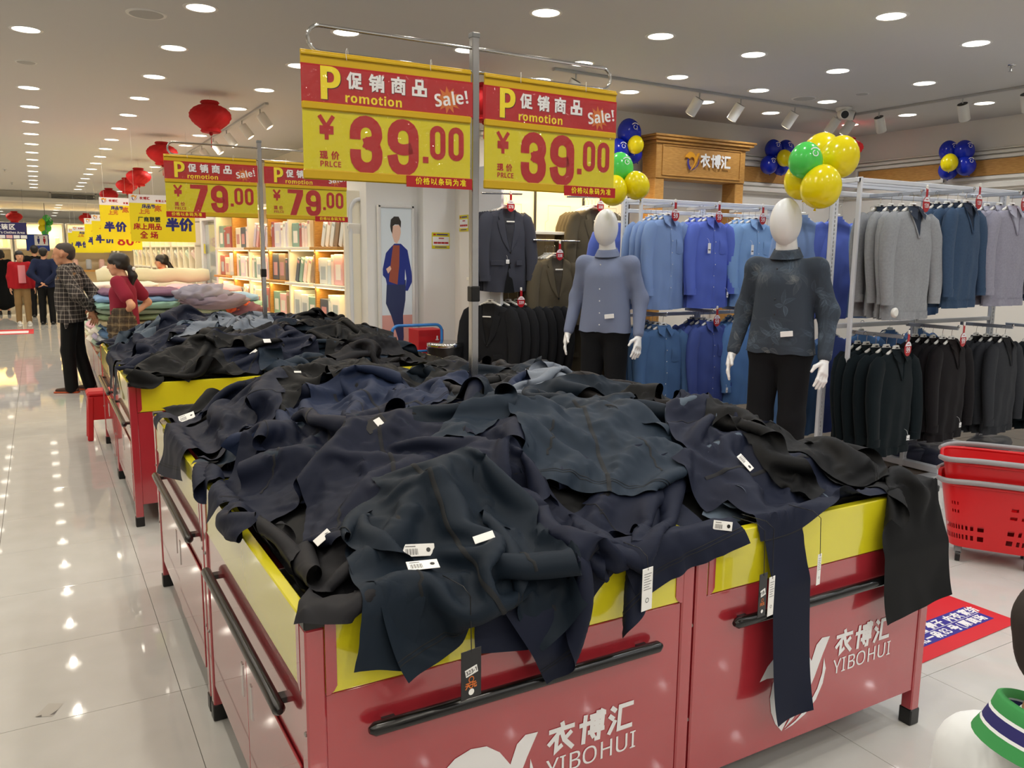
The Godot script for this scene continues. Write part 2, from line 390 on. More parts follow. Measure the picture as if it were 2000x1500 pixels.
const EXPOSURE := 1.0
const CEIL := 3.05
const LAMP_E := 0.43
func white_lamp() -> Material: return M("lamp_lens", [255, 250, 240], 0.4, 0.0, {"emission_enabled": true, "emission": Color(1.0, 0.965, 0.9), "emission_energy_multiplier": 5.0})
func lamps() -> void:
	var ring := MB.new()
	ring.lathe([Vector2(0.083, -0.004), Vector2(0.100, -0.005), Vector2(0.104, 0.0)], 28)
	ring.lathe([Vector2(0.084, -0.001), Vector2(0.0835, -0.004)], 28)
	var rm := ring.mesh()
	var lens := MB.new(); lens.lathe([Vector2(0.0, -0.004), Vector2(0.05, -0.0035), Vector2(0.084, -0.002)], 28)
	var lm := lens.mesh()
	# the lathe runs outwards, so its outside looks down
	var spots := []
	for k in range(-8, 16):
		var z := -5.44 - 1.135 * k
		if z < -22.9: break
		for x in [-1.79, -0.87, 0.04, 0.955, 1.88]:
			if x == 0.04 and k == 2: continue
			if z > -5 and x < -1: continue
			spots.append([V(x, CEIL, z - (0.07 if x > 1.5 else 0.0)), 0])
	for p in [[2.765, -4.43], [3.696, -4.476], [4.571, -3.388], [4.585, -4.509], [5.61, -3.486], [4.63, -5.375], [5.527, -4.534], [6.502, -4.454], [5.586, -5.404], [5.581, -6.071], [6.536, -6.147], [6.507, -5.435], [4.681, -6.072], [7.776, -4.697], [7.768, -5.479], [7.814, -6.198], [2.77, -5.5], [3.7, -5.4], [2.77, -6.3], [3.75, -6.07]]:
		spots.append([V(p[0], CEIL, p[1]), 1])
	for z in [-2.3, -1.2, -0.1, 1.0, 2.1, 3.2]:
		for x in [2.77, 3.69, 4.6, 5.6, 6.5, 7.6]: spots.append([V(x, CEIL, z), 1])
	for x in [2.77, 3.69]: spots.append([V(x, CEIL, -3.4), 1])
	for x in [6.5, 7.77]: spots.append([V(x, CEIL, -3.5), 1])
	for z in [-25.2, -26.8, -28.4, -30.5, -33.0]:
		for x in [-2.4, -0.9, 0.6, 2.1, 3.4]: spots.append([V(x, 2.80, z), 2])
	for s in spots:
		var t := thing("ceiling_light", ["round recessed downlight glowing in the ceiling over the tiled aisle", "round recessed downlight glowing in the ceiling over the clothes racks", "round recessed downlight glowing in the lower ceiling of the far hall"][s[1]], "ceiling light", s[0], 0.0, ["downlights over the aisle", "downlights over the menswear area", "downlights of the far hall"][s[1]])
		put("trim_ring", rm, M("lamp_trim", [225, 225, 222], 0.4), t)
		put("lens", lm, white_lamp(), t)
		var l := SpotLight3D.new(); l.name = "lamp"; t.add_child(l)
		l.position = V(0, -0.035, 0); l.rotation.x = -PI / 2; l.spot_angle = 74.0; l.spot_angle_attenuation = 0.6; l.spot_range = 40.0; l.spot_attenuation = 2.0
		l.light_size = 0.028; l.light_energy = LAMP_E * [1.0, 0.72, 1.5][s[1]]; l.light_color = Color(1.0, 0.965, 0.905) if s[1] != 1 else Color(0.985, 0.99, 1.0); l.shadow_enabled = true

func area(parent: Node, at: Vector3, size: Vector2, e: float, col: Color, bas: Basis) -> void:  # an area light facing -z of bas
	var l := AreaLight3D.new(); l.name = "lamp"; parent.add_child(l)
	l.position = at; l.basis = bas; l.area_size = size; l.light_energy = e; l.light_color = col; l.shadow_enabled = true; l.area_range = 40.0
func shell() -> void:
	var wall := M("wall_paint", [236, 233, 226], 0.75)
	var tile_tex := noise_tex(0.02, 3, 3, Color8(198, 197, 192), Color8(207, 206, 202), 256)
	var tile := M("glazed_tile", [255, 255, 255], 0.035, 0.0, {"albedo_texture": tile_tex, "uv1_triplanar": true, "uv1_world_triplanar": true, "uv1_scale": Vector3(0.7, 0.7, 0.7)})
	var grout := M("grout", [96, 92, 86], 0.9)
	var b := MB.new(); b.box(V(2.3, -0.053, -16), V(12.7, 0.1, 40.4))
	var fl := struct("floor", b, grout)
	var one := MB.new(); one.box(V(0, -0.002, 0), V(0.6345, 0.004, 0.6345), 0.001)
	var om := one.mesh()
	var rest := MB.new(); var count := 0
	for i in range(-7, 14):
		for k in range(-7, 52):
			var x := 0.349 - 0.318 + 0.6365 * i; var z := -3.03 + 0.318 - 0.637 * k
			if x < -3.95 or x > 8.6 or z > 3.95 or z < -35.9: continue
			if x > 3.3 and z < -3.45: continue
			var seen := (i >= -3 and i <= 1 and k >= 0 and k < 30) or (i >= 3 and z > -3.5 and z < -0.2 and x < 7.0) or (i >= 1 and k < 6 and k >= -3)
			if seen and count < 290:
				count += 1
				var o := put("tile", om, tile, fl); o.position = V(x, 0, z)
			else:
				rest.box(V(x, -0.002, z), V(0.6335, 0.004, 0.6335))
	put("tiles_beyond", rest, tile, fl).set_meta("kind", "stuff")
	# brown floor of the menswear shop
	var brown_tex := noise_tex(0.03, 4, 9, Color8(70, 58, 44), Color8(96, 82, 64), 256)
	var brown := M("brown_tile", [255, 255, 255], 0.3, 0.0, {"albedo_texture": brown_tex, "uv1_triplanar": true, "uv1_world_triplanar": true, "uv1_scale": Vector3(0.9, 0.9, 0.9)})
	b = MB.new(); b.box(V(6.0, -0.013, -5.2), V(5.3, 0.03, 3.36))
	var f2 := struct("floor", b, M("pale_grout", [150, 146, 138], 0.9))
	var bt := MB.new(); bt.box(V(0, 0.003, 0), V(0.594, 0.006, 0.594), 0.001)
	var bm := bt.mesh()
	for i in 9:
		for k in 6:
			var o := put("tile", bm, brown, f2); o.position = V(3.66 + 0.6 * i, 0.002, -3.92 - 0.6 * k)
	b = MB.new(); b.box(V(5.98, 0.006, -3.56), V(5.3, 0.02, 0.10), 0.004); struct("trim", b, M("brushed_strip", [196, 198, 200], 0.3, 0.6))
	# ceiling
	b = MB.new(); b.box(V(2.35, CEIL + 0.06, -9.9), V(12.9, 0.12, 28.2))
	struct("ceiling", b, M("ceiling_paint", [208, 206, 203], 0.85))
	b = MB.new(); b.box(V(0.4, 2.86, -30.2), V(9.0, 0.12, 12.3))
	struct("ceiling", b, M("ceiling_paint"))
	b = MB.new(); b.box(V(0.0, 2.98, -24.05), V(8.2, 0.36, 0.12)); b.box(V(0.0, 2.84, -23.95), V(8.2, 0.10, 0.35), 0.01); struct("wall_soffit", b, wall)
	# walls
	for w in [["wall_left", V(-4.06, 1.6, -16), V(0.12, 3.2, 40.4)], ["wall_back", V(2.3, 1.6, 4.1), V(12.9, 3.2, 0.12)], ["wall_right", V(8.71, 1.55, -1.4), V(0.12, 3.1, 11.1)],
		["wall_front", V(6.16, 1.55, -7.21), V(5.12, 3.1, 0.66)], ["wall_far", V(0.4, 1.5, -36.2), V(9.0, 3.1, 0.12)]]:
		b = MB.new(); b.box(w[1], w[2]); struct(w[0], b, wall)
	b = MB.new(); b.box(V(3.43, 1.55, -7.75), V(0.34, 3.1, 0.7)); struct("wall_column", b, M("column_paint", [232, 232, 230], 0.6))
	b = MB.new(); b.box(V(3.0, 1.55, -7.90), V(0.52, 3.1, 0.7)); struct("wall_column", b, M("column_paint"))
	b = MB.new(); b.box(V(3.36, 1.55, -16.0), V(0.12, 3.1, 16.4)); struct("wall_shop", b, M("warm_wall", [240, 232, 214], 0.75))
	b = MB.new(); b.box(V(4.2, 1.5, -30.0), V(0.12, 3.0, 12.4)); struct("wall_shop", b, M("warm_wall"))
	b = MB.new(); b.box(V(3.78, 1.5, -24.1), V(0.9, 3.0, 0.12)); struct("wall_shop", b, M("warm_wall"))
	frieze()

func frieze() -> void:
	var paint := M("frieze_paint", [238, 234, 224], 0.55)
	var oak_tex := noise_tex(0.05, 4, 21, Color8(176, 124, 58), Color8(206, 156, 84), 256)
	var oak := M("oak_veneer", [255, 255, 255], 0.45, 0.0, {"albedo_texture": oak_tex, "uv1_triplanar": true, "uv1_scale": Vector3(0.8, 6.0, 0.8)})
	var mb := MB.new()  # mouldings along both walls
	for q in [[2.70, 0.030, 0.045], [2.735, 0.016, 0.03], [2.66, 0.012, 0.03], [2.365, 0.05, 0.06], [2.33, 0.03, 0.035]]:
		mb.box(V(6.12, q[0], -6.88 + q[2] * 0.5), V(5.06, q[1], q[2]), 0.004)
		mb.box(V(8.65 - q[2] * 0.5, q[0], -1.5), V(q[2], q[1], 10.8), 0.004)
	struct("trim", mb, paint)
	for q in [[V(4.45, 2.53, -6.87), 1.5, 0], [V(7.5, 2.53, -6.87), 1.55, 0], [V(8.64, 2.55, -6.15), 1.1, 1], [V(8.64, 2.55, -4.95), 1.1, 1], [V(8.64, 2.55, -3.75), 1.1, 1], [V(8.64, 2.55, -2.55), 1.1, 1]]:
		var bas := Basis() if q[2] == 0 else ry(-PI / 2)
		var t := struct("trim", _frame(q[0], bas, q[1]), paint)
		var p := MB.new(); p.box(q[0] + bas.z * 0.008, V(q[1] - 0.06, 0.16, 0.012), 0.0, bas)
		put("oak_inset", p, oak, t)
	# oak portal with the shop's name
	var t: Node3D = thing("wooden_portal", "oak portal header with cornice carrying white and gold shop lettering", "portal", V(6.02, 0, -6.66))
	mb = MB.new(); mb.box(V(0, 2.56, 0), V(1.22, 0.36, 0.22), 0.006); put("header", mb, oak, t)
	mb = MB.new()
	for q in [[2.735, 1.28, 0.28, 0.03], [2.765, 1.34, 0.34, 0.03], [2.79, 1.38, 0.38, 0.022]]: mb.box(V(0, q[0], 0), V(q[1], q[3], q[2]), 0.006)
	put("cornice", mb, oak, t)
	mb = MB.new()
	for s in [-1, 1]: mb.box(V(0.53 * s, 2.56, 0.115), V(0.014, 0.30, 0.012), 0.003)
	for s in [-1, 1]: mb.box(V(0, 2.56 + 0.145 * s, 0.115), V(1.06, 0.014, 0.012), 0.003)
	put("moulding", mb, oak, t)
	for s in [-1, 1]:
		mb = MB.new(); mb.box(V(0.55 * s, 1.19, 0), V(0.12, 2.38, 0.2), 0.006); put("pillar", mb, oak, t)
	var xf := X(V(-0.03, 2.63, 0.135))
	mb = MB.new(); write(mb, "衣博汇", Vector2(-0.02, 0.02), 0.135, 0.021, xf, 0.008); put("lettering", mb, M("sign_white", [245, 245, 242], 0.4), t)
	var a := MB.new(); var r := MB.new(); var q2 := MB.new()
	swoosh(X(V(-0.26, 2.66, 0.135)), 0.2, [a, r, q2])
	put("emblem_gold", a, M("emblem_gold_paint", [230, 160, 30], 0.4), t); put("emblem_blue", r, M("emblem_blue_paint", [60, 50, 130], 0.4), t); put("emblem_swirl", q2, M("emblem_blue_paint"), t)
func _frame(c: Vector3, bas: Basis, w: float) -> MB:
	var mb := MB.new()
	for s in [-1.0, 1.0]:
		mb.box(c + bas * V(w * 0.5 * s, 0, 0.012), V(0.035, 0.245, 0.026), 0.005, bas)
		mb.box(c + bas * V(0, 0.105 * s, 0.012), V(w + 0.035, 0.035, 0.024), 0.005, bas)
	return mb

func palette() -> void:
	M("print_white", [236, 236, 238], 0.45); M("print_red", [176, 20, 28], 0.5); M("print_yellow", [240, 220, 30], 0.5); M("print_black", [30, 20, 20], 0.5); M("print_blue", [30, 36, 120], 0.5)
	M("sign_red", [176, 22, 32], 0.4); M("sign_yellow", [214, 202, 18], 0.4); M("chrome", [205, 205, 205], 0.12, 1.0); M("black_plastic", [16, 16, 17], 0.35); M("white_plastic", [236, 234, 226], 0.4)
	M("rack_white", [222, 225, 230], 0.35); M("shelf_white", [246, 240, 222], 0.35); M("grey_plastic", [120, 122, 124], 0.4)
	cloth_mat("cloth_black", TONE.black, 0.62, 0.1)
# ---------------------------------------------------------------- promotion bins
const BX := [0.42, 1.485, 1.49, 2.55]
func red_paint() -> Material: return M("red_enamel", [170, 46, 56], 0.18, 0.0, {"clearcoat_enabled": true, "clearcoat": 1.0, "clearcoat_roughness": 0.04, "metallic_specular": 0.7})
func yellow_paint() -> Material: return M("yellow_enamel", [220, 210, 34], 0.2, 0.0, {"clearcoat_enabled": true, "clearcoat": 0.9, "clearcoat_roughness": 0.05, "metallic_specular": 0.6})
func make_bin(at: Vector3, w: float, d: float, label: String, front_logo: bool, free := "fl") -> Node3D:  # at: middle of the base
	var t := thing("promotion_bin", label, "display bin", at)
	var red := red_paint(); var yel := yellow_paint(); var blk := M("black_plastic", [16, 16, 17], 0.35)
	var hw := w * 0.5; var hd := d * 0.5; var top := 0.85; var ps := 0.042
	for sx in [-1, 1]:
		for sz in [-1, 1]:
			var mb := MB.new(); mb.box(V(sx * (hw - ps * 0.5), 0.435, sz * (hd - ps * 0.5)), V(ps, 0.80, ps), 0.004)
			var p := put("corner_post", mb, red, t)
			mb = MB.new(); mb.box(V(sx * (hw - ps * 0.5), top - 0.004, sz * (hd - ps * 0.5)), V(ps + 0.003, 0.022, ps + 0.003), 0.003); put("post_cap", mb, blk, p)
			mb = MB.new(); mb.box(V(sx * (hw - ps * 0.5), 0.03, sz * (hd - ps * 0.5)), V(ps + 0.006, 0.06, ps + 0.006), 0.004); put("foot", mb, blk, p)
			mb = MB.new()  # welded ears that hold the yellow boards
			for e in 2:
				var o := PackedVector2Array()
				for q in [[0.0, 0.155], [0.018, 0.153], [0.024, 0.145], [0.024, 0.01], [0.018, 0.0], [0.008, -0.008], [0.0, -0.008]]: o.append(Vector2(q[0], q[1]))
				var eb := Basis(V(-sx, 0, 0), V(0, 1, 0), V(0, 0, sz)) if e == 0 else Basis(V(0, 0, -sz), V(0, 1, 0), V(sx, 0, 0))
				if eb.determinant() < 0.0:
					eb.x = -eb.x
					for i in o.size(): o[i] = Vector2(-o[i].x, o[i].y)
				mb.plate(o, X(V(sx * (hw - ps), 0.69, sz * (hd + 0.001)) if e == 0 else V(sx * (hw + 0.001), 0.69, sz * (hd - ps)), eb), 0.003)
			put("ear", mb, red, p)
			for yy in [0.60, 0.32]:
				mb = MB.new(); mb.ball(V(sx * (hw + 0.001), yy, sz * (hd - ps * 0.3)), V(0.003, 0.006, 0.006), 10, 6); put("rivet", mb, M("zinc", [170, 170, 168], 0.35, 0.9), p)
	for k in 4:  # boards: front, back, left, right
		var bas: Basis = [Basis(), ry(PI), ry(-PI / 2), ry(PI / 2)][k]
		var ln := (w if k < 2 else d) - ps * 2; var off := (hd if k < 2 else hw)
		var mb := MB.new(); mb.box(bas * V(0, 0.766, off - 0.017), V(ln, 0.168, 0.03), 0.003, bas); put("yellow_board", mb, yel, t)
		mb = MB.new(); mb.box(bas * V(0, 0.405, off - 0.014), V(ln, 0.548, 0.016), 0.002, bas)
		var panel := put("red_panel", mb, red, t)
		if not free.contains("fblr"[k]): continue
		mb = MB.new()  # handle rail
		var path := []
		for i in 13: path.append(bas * V(lerpf(-ln * 0.40, ln * 0.40, i / 12.0), 0.588, off + 0.021))
		var rr := []
		for i in 13: rr.append(0.0155)
		path.insert(0, path[0] - bas.x * 0.013); rr.insert(0, 0.007); path.append(path[13] + bas.x * 0.013); rr.append(0.007)
		mb.tube(path, rr, 12)
		for e in [-1, 1]: mb.box(bas * V(e * ln * 0.36, 0.588, off + 0.004), V(0.03, 0.014, 0.03), 0.0, bas)
		put("handle_rail", mb, M("rail_rubber", [14, 14, 15], 0.2), t)
		if k >= 2:  # sliding doors with finger slots
			for e in [-1, 1]:
				mb = MB.new(); mb.box(bas * V(e * ln * 0.25, 0.32, off - 0.004 + 0.003 * e), V(ln * 0.47, 0.36, 0.006), 0.002, bas)
				var dr := put("door", mb, red, panel)
				mb = MB.new(); mb.box(bas * V(e * ln * 0.06, 0.40, off + 0.003 * e), V(0.022, 0.10, 0.004), 0.001, bas); put("finger_pull", mb, M("chrome", [205, 205, 205], 0.12, 1.0), dr)
		elif k == 0 and front_logo:
			var white := M("print_white", [236, 236, 238], 0.45)
			var ms := [MB.new(), MB.new(), MB.new()]
			swoosh(X(bas * V(-0.26, 0.452, off - 0.0045)), 0.30, ms)
			for i in 3: put("emblem_print", ms[i], white, panel)
			mb = MB.new(); write(mb, "衣博汇", Vector2(0.065, 0.442), 0.082, 0.0125, X(V(0, 0, off - 0.0045)), 0.012, 0.08); put("name_print", mb, white, panel)
			mb = MB.new(); text(mb, "YIBOHUI", 0.068, X(V(0.066, 0.324, off - 0.0045)), false, 1.06); put("latin_print", mb, white, panel)
	var mb2 := MB.new(); mb2.box(V(0, 0.5, 0), V(w - 0.1, 0.02, d - 0.1)); put("shelf_board", mb2, M("grey_steel", [150, 150, 150], 0.5, 0.3), t)
	return t
func bins() -> void:
	make_bin(V(0.9525, 0, -2.185), 1.063, 1.23, "red and yellow lettered promotion bin at the aisle, with jackets hanging over its front", true, "fl")
	make_bin(V(2.0225, 0, -2.185), 1.063, 1.23, "red and yellow lettered promotion bin beside the floor mat, under the hanging black trousers", true, "fr")
	make_bin(V(0.9525, 0, -3.47), 1.063, 1.29, "red and yellow promotion bin at the aisle, behind the lettered one", false, "bl")
	make_bin(V(2.0225, 0, -3.47), 1.063, 1.29, "red and yellow promotion bin behind the lettered one beside the mat", false, "br")
	make_bin(V(0.93, 0, -5.69), 1.063, 1.22, "red and yellow promotion bin at the aisle, before the 79.00 sign pole", false, "fl")
	make_bin(V(2.0, 0, -5.69), 1.063, 1.22, "red and yellow promotion bin on the shop side, before the 79.00 pole", false, "fr")
	make_bin(V(0.93, 0, -6.93), 1.063, 1.22, "red and yellow promotion bin at the aisle, behind the 79.00 pole", false, "bl")
	make_bin(V(2.0, 0, -6.93), 1.063, 1.22, "red and yellow promotion bin on the shop side, behind the 79.00 pole", false, "br")

# ---------------------------------------------------------------- price sign stands
func signs() -> void:
	sign_stand(V(1.467, 0, -2.85), "39", "chrome sign stand rising from the near heap of clothes, with a long loop on top", "on the near chrome stand")
	sign_stand(V(1.47, 0, -6.31), "79", "chrome sign stand rising from the far heap of clothes, with a long loop on top", "on the far chrome stand")
func sign_stand(at: Vector3, price: String, label: String, where: String) -> void:
	var chrome := M("chrome")
	var t := thing("sign_stand", label, "sign stand", at)
	var mb := MB.new(); mb.box(V(0, 1.2, 0), V(0.030, 2.40, 0.030), 0.003); put("pole", mb, M("worn_chrome", [190, 190, 192], 0.16, 1.0), t)
	mb = MB.new(); mb.box(V(0, 2.405, 0), V(0.034, 0.02, 0.034), 0.003); put("pole_cap", mb, M("grey_plastic", [120, 122, 124], 0.4), t)
	mb = MB.new(); mb.box(V(0, 1.45, 0), V(0.038, 0.06, 0.038), 0.003); put("clamp", mb, M("black_plastic"), t)
	var path := []
	for s in [1, -1]:
		for i in 9:
			var a := -PI / 2 + PI * i / 8.0
			path.append(V(s * (0.588 + 0.042 * cos(a)), 2.318 + s * 0.042 * sin(a), 0.0))
	path.append(path[0])
	mb = MB.new(); mb.tube(path, 0.0065, 8, false); put("loop", mb, chrome, t)
	for s in [-1, 1]: price_board(at + V(s * 0.345, 0, 0.012 if s > 0 else 0.02), price, s, where)
func price_board(at: Vector3, price: String, s: int, where: String) -> void:
	var side := "towards the aisle" if s < 0 else "towards the clothes racks"
	var t := thing("price_board", "yellow and red %s.00 price board %s, %s" % [price, where, side], "price sign", at, 0.03 * s, "")
	var yel := M("sign_yellow", [214, 202, 18], 0.4); var rail := M("sign_rail", [204, 168, 22], 0.35)
	var red := M("sign_red", [176, 22, 32], 0.4); var W := 0.63
	var mb := MB.new(); mb.box(V(0, 2.245, 0), V(W, 0.06, 0.006), 0.002); mb.box(V(0, 2.262, 0.006), V(W, 0.01, 0.008), 0.002); put("top_rail", mb, rail, t)
	mb = MB.new(); mb.box(V(-0.003 * s, 2.168, 0.004), V(W + 0.006, 0.125, 0.003)); var hd := put("red_banner", mb, red, t)
	mb = MB.new(); mb.box(V(0, 2.095, 0.003), V(W, 0.026, 0.014), 0.004); put("middle_rail", mb, rail, t)
	mb = MB.new(); mb.box(V(0, 1.975, 0), V(W - 0.005, 0.235, 0.004)); var pp := put("price_panel", mb, yel, t)
	mb = MB.new(); mb.box(V(0, 1.868, 0), V(W, 0.034, 0.012), 0.004); put("bottom_rail", mb, rail, t)
	var z := 0.0065
	# red banner print
	var yl := M("print_yellow", [240, 220, 30], 0.5); var wh := M("print_white"); var dark := M("print_black", [30, 20, 20], 0.5)
	mb = MB.new(); text(mb, "P", 0.150, X(V(-0.262, 2.170, z + 0.0006)), true, 1.0); put("letter_print", mb, yl, hd)
	mb = MB.new(); text(mb, "P", 0.150, X(V(-0.259, 2.168, z)), true, 1.0); put("letter_shadow", mb, dark, hd)
	mb = MB.new(); write(mb, "促销商品", Vector2(-0.160, 2.218), 0.058, 0.0085, X(V(0, 0, z + 0.0006)), 0.022); put("name_print", mb, wh, hd)
	mb = MB.new(); write(mb, "促销商品", Vector2(-0.158, 2.2165), 0.058, 0.0085, X(V(0, 0, z)), 0.022); put("name_shadow", mb, dark, hd)
	mb = MB.new(); text(mb, "romotion", 0.042, X(V(-0.168, 2.130, z)), true, 1.12); put("word_print", mb, yl, hd)
	mb = MB.new(); var star := PackedVector2Array()
	for k in 22:
		var a := TAU * k / 22.0; var r := 0.052 if k % 2 == 0 else 0.029
		star.append(Vector2(0.222 + cos(a) * r, 2.158 + sin(a) * r * 0.95))
	mb.plate(star, X(V(0, 0, z))); put("starburst", mb, M("print_orange", [206, 110, 40], 0.5), hd)
	mb = MB.new(); text(mb, "Sale!", 0.062, X(V(0.165, 2.150, z + 0.0008), Basis(Vector3.BACK, 0.18)), true, 1.0); put("word_print", mb, wh, hd)
	# price print
	var rd := M("print_red", [176, 20, 28], 0.5); z = 0.0032; var xf := X(V(0, 0, z))
	mb = MB.new(); write(mb, "¥", Vector2(-0.262, 2.066), 0.078, 0.014, xf, 0.0, 0.0, 0.78); put("yen_print", mb, rd, pp)
	mb = MB.new(); write(mb, "现价", Vector2(-0.258, 1.949), 0.028, 0.0040, xf, 0.012); put("caption_print", mb, rd, pp)
	mb = MB.new(); text(mb, "PRLCE", 0.026, X(V(-0.258, 1.905, z)), true, 1.0); put("caption_print", mb, rd, pp)
	mb = MB.new(); digit(mb, price[0], Vector2(-0.150, 1.882), 0.118, 0.192, xf); digit(mb, price[1], Vector2(-0.012, 1.882), 0.118, 0.192, xf); digit(mb, ".", Vector2(0.122, 1.93), 0.022, 0.022, xf)
	digit(mb, "0", Vector2(0.150, 1.945), 0.062, 0.118, xf); digit(mb, "0", Vector2(0.224, 1.945), 0.062, 0.118, xf); put("price_print", mb, rd, pp)
	# red note strip
	mb = MB.new(); var sx := 0.062 if not (price == "79" and s < 0) else -0.31
	mb.box(V(sx + 0.125, 1.862, 0.0075), V(0.262, 0.040, 0.002)); var nt := put("note_strip", mb, red, t)
	mb = MB.new(); write(mb, "价格以条码为准", Vector2(sx + 0.028, 1.878), 0.026, 0.0032, X(V(0, 0, 0.0092)), 0.0035); put("note_print", mb, yl, nt)
	# clear sleeve, crinkled
	var film := M("clear_film", Color(1, 1, 1, 0.005), 0.03, 0.0, {"transparency": BaseMaterial3D.TRANSPARENCY_ALPHA})
	var f := noise(9.0, 3, 11 + s + int(price)); var g := noise(28.0, 2, 3 + s + int(price))
	mb = MB.new()
	var ha := func(i, j):
		var x: float = lerpf(-W * 0.5, W * 0.5, i / 90.0); var y: float = lerpf(1.880, 2.082, j / 30.0)
		return V(x, y, 0.012 + 0.006 * f.get_noise_2d(x, y) + 0.006 * maxf(0.0, g.get_noise_2d(x, y) * 1.6 - 0.35))
	mb.grid(91, 31, ha); put("clear_sleeve", mb, film, t)
	mb = MB.new()
	var hb := func(i, j):
		var x: float = lerpf(-W * 0.5, W * 0.5, i / 90.0); var y: float = lerpf(2.108, 2.222, j / 17.0)
		return V(x, y, 0.013 + 0.005 * f.get_noise_2d(x + 5.0, y) + 0.005 * maxf(0.0, g.get_noise_2d(x, y + 3.0) * 1.6 - 0.4))
	mb.grid(91, 18, hb); put("clear_sleeve", mb, film, t)
	for k in 2:
		mb = MB.new(); var hx := -0.155 + 0.31 * k; var p := []
		for i in 12:
			var a := -0.6 + (TAU - 1.4) * i / 11.0
			p.append(V(hx + 0.004 * cos(a) * 1.6, 2.272 + 0.020 * sin(a), 0.006 - 0.009 * cos(a)))
		mb.tube(p, 0.0012, 5); put("hook", mb, M("clear_hook", [225, 225, 222], 0.2), t)
# ---------------------------------------------------------------- heaps of clothes: each garment is a sheet that falls and folds on what lies below
const CELL := 0.01
const HX0 := -0.2
const HZ0 := -8.2
const NX := 340
const NZ := 730
const SP := 0.0195
var land := PackedFloat32Array()
func mound(x: float, z: float) -> float:
	var h := 0.0
	for q in [[0.42, 2.55, -4.115, -1.57, 0.16], [0.40, 2.53, -7.54, -5.08, 0.20]]:
		if x > q[0] and x < q[1] and z > q[2] and z < q[3]:
			var rim := minf(minf(x - q[0], q[1] - x), minf(z - q[2], q[3] - z))
			var e := minf(minf((x - q[0]) * 1.2, q[1] - x), minf((z - q[2]) * 2.6, q[3] - z))
			h = 0.876 if rim < 0.05 else 0.80 + q[4] * smoothstep(0.0, 0.6, e) + 0.03 * smoothstep(0.0, 0.15, e)
	return h
func land_at(x: float, z: float) -> float:
	var i := int((x - HX0) / CELL); var k := int((z - HZ0) / CELL)
	return land[k * NX + i] if i >= 0 and k >= 0 and i < NX and k < NZ else 0.0
func pattern(kind: String) -> Array:  # rectangles of cells: u0, v0, u1, v1
	match kind:
		"jacket": return [[0, 0, 29, 34], [-27, 1, 0, 9], [29, 1, 56, 9], [9, -4, 20, 0]]
		"shirt": return [[0, 0, 27, 36], [-26, 1, 0, 8], [27, 1, 53, 8], [9, -3, 18, 0]]
		"trousers": return [[0, 0, 23, 15], [1, 15, 11, 30], [12, 15, 22, 30], [3, 30, 11, 48], [12, 30, 20, 48]]
		"hood": return [[0, 0, 29, 32], [-26, 1, 0, 9], [29, 1, 55, 9], [7, -12, 22, 0]]
		_: return [[0, 0, 26, 26]]
